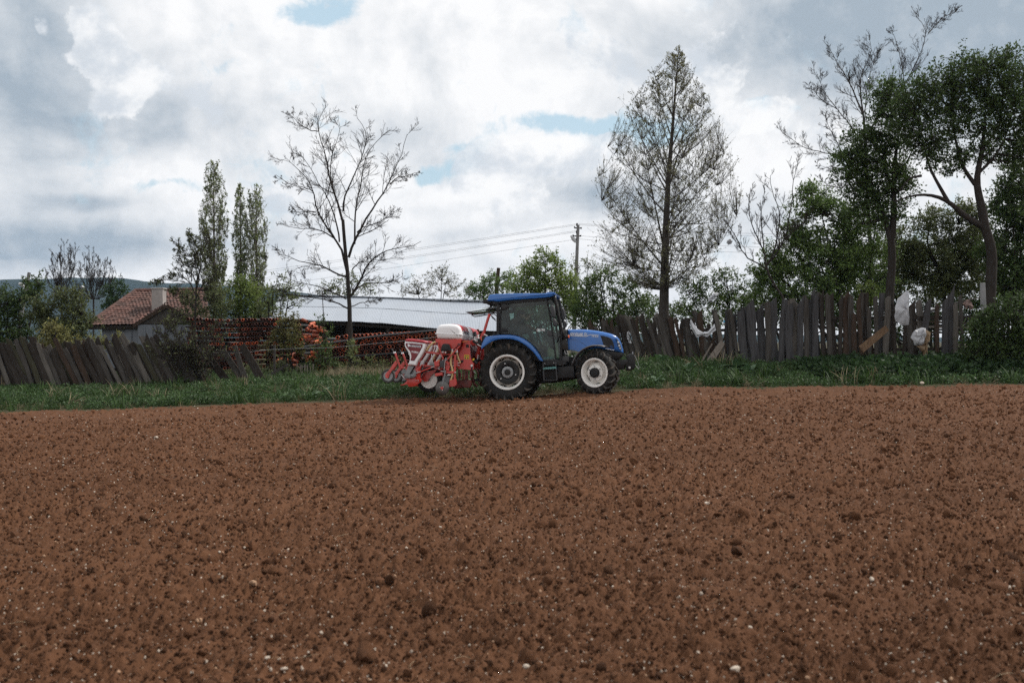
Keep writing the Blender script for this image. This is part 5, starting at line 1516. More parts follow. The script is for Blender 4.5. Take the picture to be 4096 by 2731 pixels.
# ---- row units
def row_unit(y):
    """built for the nearest row at y=-1.12 then moved sideways"""
    ru = sub('row_unit', drill)
    Y0 = -1.12
    b = MB()
    hop = [(640, 192), (760, 198), (900, 210), (1090, 235), (1118, 242), (1112, 320), (1070, 440), (1000, 560), (930, 660), (902, 715), (895, 755), (705, 740), (706, 716), (730, 680), (745, 620), (744, 550), (722, 475), (690, 415), (650, 358), (626, 300), (624, 230)]
    b.loft(xz(z4, hop, Y0 - .17), Y0 - 0.17, Y0 + 0.17, 0.035, 4); obj('seed_hopper', b, POLY, ru, 45)
    b = MB(); b.loft(xz(z4, [(642, 192), (650, 152), (715, 130), (860, 140), (1020, 163), (1095, 185), (1130, 215), (1122, 246), (1090, 236), (900, 210)], Y0 - .18), Y0 - 0.19, Y0 + 0.19, 0.025, 3); obj('hopper_lid', b, REDL, ru, 45)
    def pl(pts, out, mat_, nm, par):
        b = MB(); plate_xz(b, [z4(u, v, Y0 - .17) for u, v in pts], Y0 - 0.17 - out, Y0 - 0.165); return obj(nm, b, mat_, par)
    pan = [(662, 238), (850, 250), (1040, 265), (1040, 320), (960, 470), (855, 640), (765, 632), (782, 590), (788, 530), (765, 430), (715, 365), (672, 310), (658, 270)]
    cx, cy = 850, 400
    pl([(cx + (u - cx) * 1.035, cy + (v - cy) * 1.035) for u, v in pan], 0.003, NAVY, 'panel_border', ru)
    p_ = pl(pan, 0.006, PANEL, 'hopper_panel', ru)
    pl([(705, 255), (735, 262), (745, 275), (890, 285), (1010, 295), (1006, 340), (880, 330), (745, 312), (722, 325), (700, 290)], 0.009, WHITE_INK, 'name_plate', ru)
    P0, P1 = z4(748, 292, Y0 - .17), z4(1000, 318, Y0 - .17)
    o_ = Vector((0, -0.0105, 0))
    text('brand_lettering', 'TEKYATAĞANLI', 0.058, NAVY, ru, (P0 + P1) / 2 + o_, P1 - P0, (0, 0, 1), 0.001, bold=0.001, sx=(P1 - P0).length / 0.42)
    P0, P1 = z4(788, 440, Y0 - .17), z4(948, 458, Y0 - .17)
    text('model_lettering', 'TY-PPC4', 0.062, WHITE_INK, ru, (P0 + P1) / 2 + Vector((0, -0.0085, 0)), P1 - P0, (0, 0, 1), 0.001, shear=0.15, bold=0.003, sx=(P1 - P0).length / 0.235)
    # metering unit
    b = MB(); b.loft(xz(z4, [(715, 752), (852, 766), (740, 950), (800, 975), (870, 860), (895, 900), (890, 1010), (800, 1050), (690, 1056), (610, 1010), (595, 990), (640, 955)], Y0 - .1), Y0 - 0.10, Y0 + 0.10, 0.012, 2)
    q_ = z4(745, 1008, Y0 - .1); b.cyl(q_, q_ + Vector((0, -0.05, 0)), 0.045, 18); q_ = z4(625, 900, Y0); b.cyl(q_ + Vector((0, .06, 0)), q_ + Vector((0, -0.06, 0)), 0.06, 16); obj('metering_unit', b, CASTG, ru, bevel=0.004)
    # red carrier
    b = MB(); b.beam(z4(1110, 425, Y0), z4(905, 815, Y0), 0.05, 0.075, up=(0, 1, 0)); b.beam(z4(1085, 440, Y0), z4(1450, 480, Y0), 0.05, 0.075, up=(0, 1, 0))
    plate_xz(b, [z4(u, v, Y0) for u, v in ((885, 815), (950, 790), (1010, 735), (1040, 745), (1005, 840), (1000, 1040), (1040, 1080), (1010, 1140), (890, 1120), (895, 900))], Y0 - 0.05, Y0 + 0.05, 0.005); obj('row_carrier', b, RED, ru, bevel=0.005)
    b = MB(); plate_xz(b, [z4(u, v, Y0) for u, v in ((620, 1065), (780, 1045), (890, 1010), (940, 1010), (975, 1080), (1030, 1125), (1000, 1150), (880, 1235), (790, 1250), (720, 1240), (705, 1195), (640, 1205), (600, 1222), (530, 1212), (545, 1198), (600, 1190), (640, 1165), (700, 1095))], Y0 - 0.035, Y0 + 0.035, 0.008); obj('furrow_opener', b, RED, ru, bevel=0.004)
    b = MB(); b.tube([z4(880, 942, Y0 - .08), z4(1010, 895, Y0 - .08)], 0.011, 8); b.tube([z4(1230, 815, Y0 - .08), z4(1350, 765, Y0 - .08)], 0.012, 8); b.tube([z4(545, 962, Y0 - .08), z4(625, 1055, Y0 - .08)], 0.010, 6)
    for (u, v) in ((1108, 442), (995, 660), (1033, 648), (1005, 755), (900, 1098), (948, 1103), (940, 890), (800, 970), (635, 803)):
        q_ = z4(u, v, Y0 - .06); b.cyl(q_, q_ + Vector((0, -0.02, 0)), 0.011, 8)
    tag(obj('rods_and_bolts', b, STEEL, ru), kind='stuff')
    b = MB(); b.tube([z4(1005, 897, Y0 - .08), z4(1240, 812, Y0 - .08)], 0.02, 8); b.beam(z4(1030, 745, Y0), z4(1420, 790, Y0), 0.03, 0.03); b.beam(z4(1300, 800, Y0), z4(1420, 830, Y0), 0.03, 0.03); obj('parallel_link', b, RED, ru)
    # press wheel on its fork
    wy = Y0
    c_ = z4(252, 1000, wy); b = MB(); b.lathe([(0.125, -0.035), (0.145, -0.048), (0.168, -0.042), (0.176, -0.02), (0.178, 0), (0.176, 0.02), (0.168, 0.042), (0.145, 0.048), (0.125, 0.035)], 36, c=c_, closed=True); obj('press_tyre', b, pmat('grey_tyre_rubber', (0.045, 0.043, 0.040), 0.8, dirt=((0.1, 0.08, 0.06), 0.5, 12)), ru, 50)
    b = MB(); b.lathe([(0.130, -0.035), (0.122, -0.042), (0.11, -0.02), (0.075, -0.012), (0.06, -0.035), (0.0, -0.035)], 32, c=c_); obj('press_rim', b, HUBG, ru, 40)
    b = MB(); plate_xz(b, [z4(u, v, wy) for u, v in ((195, 985), (215, 935), (300, 850), (380, 720), (440, 640), (470, 690), (470, 720), (420, 800), (350, 880), (300, 960), (275, 1040), (245, 1055), (205, 1030))], wy - 0.075, wy - 0.055, 0.003)
    b.beam(z4(415, 470, wy), z4(535, 815, wy), 0.05, 0.045); b.beam(z4(520, 805, wy), z4(665, 805, wy), 0.05, 0.04); b.beam(z4(370, 860, wy), z4(460, 700, wy), 0.04, 0.04); b.beam(z4(495, 625, wy - .03), z4(545, 622, wy - .03), 0.015, 0.015)
    obj('press_wheel_fork', b, RED, ru, bevel=0.004)
    b = MB(); b.box(z4(395, 455, wy), (0.055, 0.05, 0.045)); obj('depth_bracket', b, WHITE_INK, ru, bevel=0.006)
    b = MB(); b.tube([z4(375, 445, wy), z4(350, 400, wy), z4(328, 365, wy)], 0.011, 6); obj('depth_crank', b, BLACK, ru)
    b = MB()
    for (u, v) in ((238, 1000), (262, 960), (292, 962), (238, 970), (285, 915)): q_ = z4(u, v, wy - .077); b.cyl(q_, q_ + Vector((0, -0.008, 0)), 0.008, 6)
    tag(obj('fork_bolts', b, IRON, ru), kind='stuff')
    return ru


r0 = row_unit(-1.12)
for d in (0.78, 1.55, 2.28):
    c = copy_tree(r0, drill); c.location = (0, d, 0)
    for ch in list(c.children):
        if 'lettering' in ch.name or 'panel' in ch.name or 'plate' in ch.name:
            pass

# =================================================================== FENCES
def wood(name, c, c2):
    return pmat(name, c, 0.9, var=0.3, vscale=3.0, col2=c2, bump=0.5, bscale=14, stretch=(9, 9, 0.9), dirt=((c[0] * .35, c[1] * .35, c[2] * .35), 0.75, 3.2), island=0.0, spec=0.15)


WOODS = [wood('old_wood_dark', (0.050, 0.042, 0.036), (0.028, 0.023, 0.020)), wood('old_wood_grey', (0.085, 0.077, 0.070), (0.042, 0.037, 0.033)),
         wood('old_wood_brown', (0.070, 0.048, 0.036), (0.038, 0.027, 0.021)), wood('old_wood_blue_grey', (0.078, 0.076, 0.078), (0.042, 0.040, 0.042)),
         wood('old_wood_mossy', (0.066, 0.062, 0.040), (0.036, 0.033, 0.024))]
WPALE = wood('weathered_plank', (0.22, 0.19, 0.16), (0.13, 0.11, 0.095))
WBROWN = wood('brown_plank', (0.17, 0.11, 0.065), (0.10, 0.062, 0.04))


def board_mesh(seed, w, h, mat_, th=0.028):
    """rough split board with a broken top, base at the origin"""
    r = random.Random(seed); b = MB()
    ks = [0, 0.25, 0.5, 0.75, 1.0]
    wob = [r.uniform(-.10, .10) * w for _ in range(6)]
    wd = [r.uniform(0.82, 1.08) for _ in range(6)]
    rows = []
    nz = 4; slope = r.choice([0, 0, .02, -.03, .05]); rag = r.random() < .4
    for i in range(nz + 1):
        t = i / nz; z = h * t
        row = []
        for s_ in (-1, 0, 1):
            x = s_ * w / 2 * wd[i] + wob[i]
            zz_ = z + ((slope * s_ + (r.uniform(-.035, .03) if rag else r.uniform(-.008, .008))) if i == nz else 0)
            row.append((x, zz_))
        rows.append(row)
    vs = []
    for y in (-th / 2, th / 2):
        for row in rows:
            for j, (x, z) in enumerate(row):
                vs.append((x, y + (0.008 * r.uniform(-1, 1)) + (-0.008 if (j == 1 and y < 0) else 0), z))
    n = (nz + 1) * 3; fs = []
    for i in range(nz):
        for j in range(2):
            a = i * 3 + j
            fs.append((a, a + 1, a + 4, a + 3)); fs.append((n + a + 3, n + a + 4, n + a + 1, n + a))
        a = i * 3
        fs.append((a, a + 3, n + a + 3, n + a)); fs.append((a + 2, n + a + 2, n + a + 5, a + 5))
    e = nz * 3
    for j in range(2): fs.append((e + j, e + j + 1, n + e + j + 1, n + e + j))
    b.add(vs, fs)
    return b.mesh('board', mat_, 40)


BOARDS = {}
for mi_, m_ in enumerate(WOODS + [wood('weathered_board', (0.15, 0.135, 0.12), (0.075, 0.068, 0.06))]):
    BOARDS[mi_] = [board_mesh(100 * mi_ + i, 0.15, 1.0, m_) for i in range(4)]
rf = random.Random(21)


def put_board(fence, px, yb, yt, Y, lean, wpx, kinds, depth_lean=0.0):
    """board with its foot seen at (px,yb), tip at height yt, leaning sideways by `lean` degrees (to the left)"""
    foot = W(px, yb, Y)
    foot.z = min(foot.z, gz(foot.x, foot.y) + 0.02) - 0.05
    top_z = W(px, yt, Y).z
    ln = (top_z - foot.z) / math.cos(RAD(lean))
    o = link('board', rf.choice(BOARDS[rf.choice(kinds)]), fence)
    o.rotation_euler = (RAD(depth_lean), RAD(-lean), RAD(rf.uniform(-7, 7)))
    o.scale = (wpx / F * Y / 0.15, 1.0, ln)
    o.location = foot - fence.location
    return o


fence_l = thing('wooden_fence', 'rotting dark board fence whose planks all lean over, before the tiled house', 'fence', (0, 31, 0))
px = -14.0; i = 0
while px < 204:
    yb = np.interp(px, [-20, 0, 130, 205], [395, 393.5, 389, 386.5]); yt = np.interp(px, [-20, 0, 40, 62, 110, 150, 185, 205], [346, 343, 340, 344, 342, 338, 337, 346]) + rf.uniform(-5, 6)
    if px < 12: yt += 10
    lean = np.interp(px, [-20, 60, 140, 205], [21, 24, 27, 31]) + rf.uniform(-4, 4)
    put_board(fence_l, px + (yb - yt) * math.tan(RAD(lean)) * 0.5 - 3, yb, yt, 30.9 + (0.07 if i % 2 else -0.03) + rf.uniform(-.03, .03), lean, rf.uniform(4.2, 7.5), [0, 0, 0, 0, 1, 1, 2, 4, 5], rf.uniform(-3, 3))
    px += rf.uniform(2.6, 4.6); i += 1
b = MB(); b.beam(W(-20, 372, 31.1) - fence_l.location, W(120, 369, 31.1) - fence_l.location, 0.06, 0.09); obj('rail', b, WOODS[0], fence_l)
b = MB(); b.beam(W(115, 368, 31.12) - fence_l.location, W(215, 366, 31.12) - fence_l.location, 0.06, 0.09); obj('rail', b, WOODS[0], fence_l)
for px in (12, 95, 178):
    b = MB(); p = W(px, 388, 31.25); p.z = gz(p.x, p.y) - 0.1; t = W(px - 10, 352, 31.25); b.tube([p - fence_l.location, t - fence_l.location], [0.07, 0.06], 7); obj('post', b, WOODS[0], fence_l)

fence_r = thing('wooden_fence', 'tall patchy grey board fence with a white sack, under the dark trees', 'fence', (8, 30, 0.5))
px = 596.0; i = 0


def fry(px): return np.interp(px, [590, 660, 760, 900, 1010], [32.2, 31.0, 30.2, 29.6, 29.0])


while px < 968:
    yb = np.interp(px, [596, 640, 700, 760, 800, 850, 900, 968], [361, 364, 367, 369, 371, 369, 367, 364])
    yt = np.interp(px, [596, 615, 640, 665, 690, 715, 740, 765, 778, 800, 815, 850, 880, 900, 930, 950, 968], [327, 323, 317, 318, 314, 314, 310, 305, 301, 301, 294, 293, 294, 302, 304, 294, 299]) + rf.uniform(-4, 5) + (rf.uniform(8, 26) if rf.random() < .13 else 0)
    lean = np.interp(px, [596, 640, 680, 720, 760, 830, 968], [23, 19, 13, 6, 2, 1, 1]) + rf.gauss(0, 3.6)
    gap = px > 886 and rf.random() < 0.45
    kinds = [0, 2, 0, 1, 0, 1, 5] if px < 720 else ([1, 3, 3, 1, 0, 3, 5] if px < 815 else [2, 0, 1, 3, 1, 0, 5])
    wp = rf.uniform(3.6, 6.2) if px < 740 else (rf.uniform(5.5, 9.5) if px < 815 else rf.uniform(4.0, 6.8))
    if not gap:
        put_board(fence_r, px, yb, yt, fry(px) + (0.06 if i % 2 else -0.03), lean, wp, kinds, rf.uniform(-3, 3))
    px += wp * (rf.uniform(0.45, 0.80) if px < 815 else rf.uniform(0.6, 1.0)); i += 1
for (a, c, y0, y1) in ((596, 690, 345, 344), (690, 800, 330, 329), (700, 800, 352, 352), (800, 975, 318, 317), (800, 975, 350, 348)):
    b = MB(); b.beam(W(a, y0, fry(a) + .12) - fence_r.location, W(c, y1, fry(c) + .12) - fence_r.location, 0.05, 0.09); obj('rail', b, WOODS[0], fence_r)
for px, yt in ((617, 322), (672, 316), (735, 312), (793, 306), (852, 300), (906, 305)):
    b = MB(); p = W(px, 368, fry(px) + .2); p.z = gz(p.x, p.y) - 0.1; t = W(px - 1, yt + 4, fry(px) + .2); b.tube([p - fence_r.location, t - fence_r.location], [0.075, 0.065], 7); obj('post', b, WOODS[1], fence_r)

# an older fence line further back, seen through the first
fence_b = thing('wooden_fence', 'low broken picket fence standing behind the tall fence near the bare trunk', 'fence', (6, 34, 0.6))
for px in np.arange(612, 742, 4.2):
    if rf.random() < 0.25: continue
    put_board(fence_b, px, 360, rf.uniform(316, 324), 34.0 + rf.uniform(-.1, .1), rf.uniform(-3, 9), rf.uniform(2.2, 4), [0, 2], rf.uniform(-3, 3))


def loose(label, a, c, Y0, Y1, w, mat_, name='plank', th=0.04, cat='plank', group='loose planks by the fences'):
    A, B_ = W(*a, Y0), W(*c, Y1); A.z = min(A.z, gz(A.x, A.y) - 0.02) if a[1] > 355 else A.z
    b = MB(); mid = (A + B_) / 2 + Vector((rf.uniform(-.02, .02), 0, rf.uniform(-.02, .02)))
    b.beam(A - A, mid - A, w, th, up=(0, 1, 0), w2=w * .95); b.beam(mid - A + (B_ - mid) * 0.001, B_ - A, w * .95, th * 0.98, up=(0, 1, 0), w2=w * .8)
    o = obj(name, b, mat_, smooth=0); o.location = A
    return tag(o, label, cat, group)


loose('grey leaning plank nearest the dark fallen plank, before the pipe stack', (246, 386), (222.5, 349), 31.0, 31.3, 0.20, WOODS[1])
loose('split grey plank crossing between two leaning planks before the pipe stack', (248, 385.5), (234.5, 345), 30.9, 31.1, 0.17, WOODS[1])
loose('widest grey leaning plank, next to the low horizontal plank before the pipes', (264, 384), (241.5, 344.5), 31.0, 31.2, 0.26, WOODS[0])
loose('dark plank slumped against the end of the leaning fence by the bramble', (232, 387), (203, 350), 31.05, 31.2, 0.24, WOODS[0])
loose('broad pale plank propped against the tall fence below the white cloth', (705.5, 367), (722.5, 342), 29.7, 30.4, 0.20, WPALE)
loose('thin pale stick propped beside the broad pale plank below the white cloth', (699.5, 363.5), (712, 343.5), 29.8, 30.5, 0.045, WPALE, 'stick', 0.035, 'stick')
loose('brown plank leaning across the tall fence beside the white sack', (861, 349), (887, 327.5), 28.9, 29.3, 0.22, WBROWN)
loose('horizontal old plank low behind the three leaning planks', (253, 367.5), (288, 364), 33, 33, 0.09, WOODS[1])

# ---- rags, sacks and bags
CLOTH = pmat('white_cloth', (0.66, 0.67, 0.70), 0.8, var=0.15, vscale=5, transl=0.25)
BAGW = pmat('white_plastic_bag', (0.60, 0.61, 0.64), 0.45, var=0.18, vscale=6, transl=0.35)
BAGB = pmat('tan_plastic_bag', (0.36, 0.25, 0.15), 0.5, var=0.3, vscale=6, transl=0.35)


def drape(name, label, cat, outline, Y, mat_, bulge=0.08, seed=1, group=None):
    """cloth or bag: a wrinkled, slightly filled skin inside the outline"""
    r = np.random.default_rng(seed)
    P = [W(u, v, Y) for u, v in outline]
    c = sum(P, Vector()) / len(P); k = len(P); b = MB()
    rows = []
    NR_ = 7
    dens = []
    for i in range(k):
        a, d = P[i], P[(i + 1) % k]
        for j in range(3): dens.append(a + (d - a) * j / 3)
    m = len(dens); ph = r.uniform(0, 6, 4)
    for side in (-1, 1):
        for q_ in range(NR_):
            t = q_ / (NR_ - 1) * 0.999
            row = []
            for i, p in enumerate(dens):
                a = 2 * math.pi * i / m
                s_ = 1 - t
                pt = c + (p - c) * s_
                w_ = math.sqrt(max(0, 1 - s_ * s_))
                wr = 0.03 * math.sin(5 * a + ph[0] + 4 * t) + 0.022 * math.sin(11 * a + ph[1]) * (1 - t) + 0.02 * math.sin(7 * t + ph[2])
                pt = pt + Vector((0, side * (bulge * w_) + wr * (0.4 + 0.6 * s_), 0))
                row.append(pt - c)
            rows.append(row + [row[0]])
        if side < 0:
            b.grid([r_[::-1] for r_ in rows]); rows = []
    b.grid(rows)
    o = obj(name, b, mat_, smooth=60); o.location = c
    return tag(o, label, cat, group)


def sling(name, label, cat, upper, lower, Y, mat_, seed=1):
    r = random.Random(seed); b = MB(); m = 26; rows = []
    def at(pl, t):
        q_ = t * (len(pl) - 1); i = min(int(q_), len(pl) - 2); f = q_ - i
        return (pl[i][0] + (pl[i + 1][0] - pl[i][0]) * f, pl[i][1] + (pl[i + 1][1] - pl[i][1]) * f)
    c = W(upper[0][0], upper[0][1], Y)
    for j in range(9):
        s_ = j / 8; row = []
        for i in range(m):
            t = i / (m - 1); a_, d_ = at(upper, t), at(lower, t)
            u, v = a_[0] + (d_[0] - a_[0]) * s_, a_[1] + (d_[1] - a_[1]) * s_
            row.append(W(u, v, Y - 0.05 - 0.07 * math.sin(math.pi * t) + 0.035 * math.sin(7.5 * s_ + 3 * t) + 0.02 * math.sin(16 * s_ - 5 * t + seed)) - c)
        rows.append(row)
    b.grid(rows); o = obj(name, b, mat_, smooth=60); o.location = c
    md = o.modifiers.new('th', 'SOLIDIFY'); md.thickness = 0.006
    return tag(o, label, cat)


sling('white_cloth', 'torn white cloth slung between two boards of the fence', 'cloth', [(690.8, 318.5), (693, 323), (698, 329), (703, 332), (708, 331), (711.5, 327), (714.5, 323.5)], [(690.2, 321), (692, 329), (697, 337.5), (702, 334.5), (707, 336.8), (712, 332.5), (716, 330)], 30.2, CLOTH, 3)
if False: drape('white_cloth', 'torn white cloth slung between two boards of the fence', 'cloth', [(690.5, 319), (693, 322), (697, 328), (702, 332), (707, 331.5), (712, 329), (715, 324), (716, 328), (713.5, 333), (709.5, 332.5), (707, 336), (703.5, 334.5), (697, 337), (694, 333), (691, 326)], 30.2, CLOTH, 0.05, 3)
drape('white_sack', 'white woven sack hanging on the tall fence under the dark trees', 'sack', [(905, 291), (908.5, 290.5), (909, 300), (908.5, 312), (909, 324.5), (901, 325), (895, 319), (894.5, 308), (898, 298)], 29.1, BAGW, 0.14, 4)
drape('torn_plastic_bag', 'grey torn plastic bag blown against the fence below the white sack', 'plastic bag', [(914, 330), (922, 327), (926, 328), (926, 336), (923, 344), (915, 345), (911, 337)], 28.9, BAGW, 0.10, 5)
drape('torn_plastic_bag', 'tan shredded plastic bag trailing from the fence below the grey one', 'plastic bag', [(923, 328), (931, 332), (930.5, 338), (928, 342), (927.5, 356), (925.5, 360.5), (923.5, 353), (920, 349), (917, 345.5), (923, 344), (926.5, 338)], 28.95, BAGB, 0.06, 6)
drape('plastic_bag_scrap', 'white plastic scrap caught on the fence just ahead of the tractor bonnet', 'plastic bag', [(627, 332), (629, 330.5), (628.5, 334), (630, 338), (631.5, 343), (629, 342.5), (627, 338)], 31.2, BAGW, 0.04, 7)
drape('plastic_bag_scrap', 'white plastic scrap blown up into the twigs over the fence', 'plastic bag', [(708, 298), (711, 295.5), (714, 292.5), (719, 292), (717, 296), (713, 299), (711, 303), (708.5, 301)], 33.5, BAGW, 0.05, 8)
drape('plastic_bag_scrap', 'pale film bag snagged high in the small bare tree beside the pale budding tree', 'plastic bag', [(727, 240), (730, 238.5), (732.5, 240.5), (731.5, 243.5), (728.5, 244.5), (726.5, 243)], 33.8, BAGW, 0.05, 9)
drape('hanging_rag', 'pinkish rag draped on a branch beside the concrete post', 'rag', [(962, 303), (967, 299), (972, 302), (973, 308), (970, 310), (968, 305), (966, 309), (964, 306)], 29.8, pmat('rag_pink', (0.34, 0.24, 0.21), .9, var=.3, transl=.2), 0.04, 10)
TARP = pmat('blue_tarpaulin', (0.04, 0.36, 0.58), 0.5, var=0.2)
drape('blue_tarpaulin', 'bright blue tarpaulin corner glimpsed between the fence boards', 'tarpaulin', [(723, 321), (728, 318.5), (733, 317), (737, 320.5), (737, 322), (723, 322.5)], 31.2, TARP, 0.05, 11)
drape('pale_sheeting', 'pale sheeting lying behind the fence above the grey torn bag', 'sheeting', [(923, 310.5), (932, 307), (940, 309.5), (939, 312), (924, 312)], 31.5, BAGW, 0.08, 12)
# concrete post
b = MB(); p = W(986, 372, 29.3); t = W(982.5, 282.5, 29.3); p.z = gz(p.x, p.y) - 0.1
b.beam(Vector((0, 0, 0)), t - p, 0.15, 0.13, w2=0.12, h2=0.11); o = obj('concrete_post', b, pmat('concrete_pale', (0.26, 0.26, 0.265), 0.9, var=0.25, vscale=4, bump=0.3), bevel=0.01); o.location = p
tag(o, 'pale concrete post at the shrub end of the tall fence', 'post')
# stack of old boards behind the fence end
st = thing('board_stack', 'stack of long weathered boards behind the fence beside the concrete post', 'board stack', (12.3, 31.6, 0.7))
for k in range(7):
    b = MB(); y_ = 316 + 2.6 * k
    A, B_ = W(909 + rf.uniform(-6, 6), y_ + rf.uniform(-.5, .5), 31.3 + .1 * (k % 2)), W(980 + rf.uniform(-8, 4), y_ + 1.2 + rf.uniform(-.8, .8), 31.3 + .1 * (k % 2))
    b.beam(A - st.location, B_ - st.location, 0.30, 0.055); obj('board', b, rf.choice([WOODS[1], WOODS[2], WPALE]), st)
for px in (915, 945, 975):
    b = MB(); p = W(px, 333, 31.4); q_ = p.copy(); q_.z = gz(p.x, p.y) - .05; b.beam(q_ - st.location, p - st.location, 0.12, 0.12); obj('trestle', b, WOODS[0], st)
b = MB(); b.tube([W(893, 323, 29.6), W(925, 312, 29.7), W(960, 301.5, 29.8), W(985, 296, 29.9)], [0.035, 0.03, 0.03, 0.02], 6); o = obj('fallen_branch', b, WOODS[1]); tag(o, 'long bare branch laid along the top of the fence beside the white sack', 'branch')

# =================================================================== HOUSE
ROOFT = pmat('roof_tile', (0.115, 0.050, 0.037), 0.85, var=0.35, vscale=1.6, col2=(0.075, 0.040, 0.032), island=0.35, dirt=((0.06, 0.05, 0.04), 0.45, 0.7))
SHEETW = pmat('grey_wall_sheet', (0.15, 0.165, 0.19), 0.7, var=0.12, vscale=1.2, dirt=((0.10, 0.10, 0.10), 0.4, 1.0))
CHIM = pmat('chimney_plaster', (0.36, 0.33, 0.31), 0.9, var=0.25, vscale=2.5, dirt=((0.15, 0.13, 0.12), 0.5, 1.6))
house = thing('tiled_house', 'low house with a red tile roof and grey sheet walls behind the leaning fence', 'house', (-17, 48, 0.4))
hl_ = house.location


def roof_tiles(name, A, B_, C_, D_, parent, rows, cols):
    """pantiles over the patch A-B (eave) to D-C (ridge): every tile its own curved, lapped piece"""
    b = MB(); n_ = unit((B_ - A).cross(D_ - A))
    if n_.y > 0: n_ = -n_
    for i in range(rows):
        t0, t1 = i / rows, (i + 1.25) / rows
        e0, e1 = A + (D_ - A) * t0, B_ + (C_ - B_) * t0; f0, f1 = A + (D_ - A) * min(t1, 1), B_ + (C_ - B_) * min(t1, 1)
        n_c = max(2, int(round(cols * (e1 - e0).length / (B_ - A).length)))
        for j in range(n_c):
            s0, s1 = j / n_c, (j + 1) / n_c
            jit = rf.uniform(-.012, .012)
            pr = []
            for (o0, o1, lift) in ((e0, e1, 0.045), (f0, f1, 0.012)):
                for m, hgt in ((0.0, 0.0), (0.35, 0.035), (0.7, 0.028), (1.0, 0.0)):
                    s_ = s0 + (s1 - s0) * m
                    pr.append(o0 + (o1 - o0) * s_ + n_ * (hgt + lift + jit))
            b.add(pr, [(0, 1, 5, 4), (1, 2, 6, 5), (2, 3, 7, 6)])
    return tag(obj(name, b, ROOFT, parent, smooth=50), kind='stuff')


eL, eR = W(87, 325.3, 46) - hl_, W(212, 323.5, 46.5) - hl_
rL, rR = W(135.5, 291.2, 50) - hl_, W(205, 290.0, 50.5) - hl_
bL = W(96, 322, 53.5) - hl_
ro = sub('roof', house)
b = MB(); dz = Vector((0, 0.02, -0.05))
b.add([eL + dz, eR + dz, rR + dz, rL + dz, bL + dz], [(0, 1, 2, 3), (0, 3, 4)]); b.add([eL + dz, eR + dz, eR + dz * 3.5, eL + dz * 3.5], [(0, 1, 2, 3)]); obj('roof_deck', b, WOODS[0], ro, 0)
roof_tiles('roof_tiles', eL, eR, rR, rL, ro, 17, 34); roof_tiles('roof_tiles', bL, eL, rL, rL + Vector((-0.02, 0, 0)), ro, 17, 22)
b = MB()
for k in range(14):
    t = k / 14; p = rL + (rR - rL) * t; b.tube([p + Vector((0, 0, 0.05)), p + (rR - rL) / 13 + Vector((0, 0, .065))], 0.10, 7)
for k in range(16):
    t = k / 16; p = eL + (rL - eL) * t; b.tube([p + Vector((0, 0, .05)), p + (rL - eL) / 15 + Vector((0, 0, .065))], 0.09, 7)
tag(obj('ridge_tiles', b, ROOFT, ro, 50), kind='stuff')
# front wing with its gable towards the field
gl, gr, gp_ = W(138, 323.8, 45.2) - hl_, W(196, 323, 45.4) - hl_, W(167, 306, 45.3) - hl_
rk = W(167, 302, 48.4) - hl_
roof_tiles('roof_tiles', gl + (gl - gp_) * .12, gp_, rk, rk + (gl - gp_) * 0.55, ro, 7, 12)
b = MB(); b.beam(gl + Vector((-.2, -.06, -.08)), gp_ + Vector((0, -.06, .02)), 0.05, 0.16); b.beam(gp_ + Vector((0, -.06, .02)), gr + Vector((.2, -.06, -.08)), 0.05, 0.16); obj('bargeboard', b, WOODS[2], ro)
b = MB(); zb0 = -0.3
b.add([gl, gr, gp_], [(0, 1, 2)]); obj('gable_boards', b, WOODS[1], house, 0)
wl_ = sub('wall', house)


def sheet(parent, A, B_, z0, z1_, n, mat_, nm='wall_sheet'):
    for k in range(n):
        p = A + (B_ - A) * (k / n); q_ = A + (B_ - A) * ((k + 0.985) / n)
        b = MB(); off = -0.015 if k % 2 else 0.0
        b.box(((p.x + q_.x) / 2, (p.y + q_.y) / 2 + off, (z0 + z1_) / 2), ((q_ - p).length, 0.03, z1_ - z0), rot=(0, 0, math.atan2(q_.y - p.y, q_.x - p.x))); obj(nm, b, mat_, parent)
        b = MB(); b.box((q_.x, q_.y + off - 0.03, (z0 + z1_) / 2), (0.045, 0.03, z1_ - z0)); obj('cover_strip', b, mat_, parent)


sheet(wl_, gl, gr, -0.3, gl.z - 0.02, 8, SHEETW)
sheet(wl_, eL + Vector((.5, .5, 0)), W(139, 324, 46.4) - hl_, -0.3, eL.z - 0.05, 5, SHEETW)
b = MB(); c_ = W(159, 296, 48.0) - hl_; b.box((c_.x, c_.y, c_.z - 0.2), (0.54, 0.5, 1.1)); b.box((c_.x, c_.y, c_.z + 0.37), (0.60, 0.56, 0.07)); obj('chimney', b, CHIM, ro, bevel=0.015)

# =================================================================== SHED
CORR = pmat('galvanised_sheet', (0.37, 0.41, 0.465), 0.45, metal=0.2, var=0.10, vscale=0.6, dirt=((0.36, 0.37, 0.39), 0.5, 0.8))
shed = thing('open_shed', 'long open shed under a corrugated grey metal roof behind the pipe stacks', 'shed', (-6, 45, 0.5))
sl = shed.location
EL, ER = W(266.5, 316.5, 44.0) - sl, W(513, 331.8, 42.4) - sl
RL, RR2 = W(281, 294.2, 47.6) - sl, W(513, 301.8, 46.0) - sl
ns = 15
rfs = sub('roof', shed)


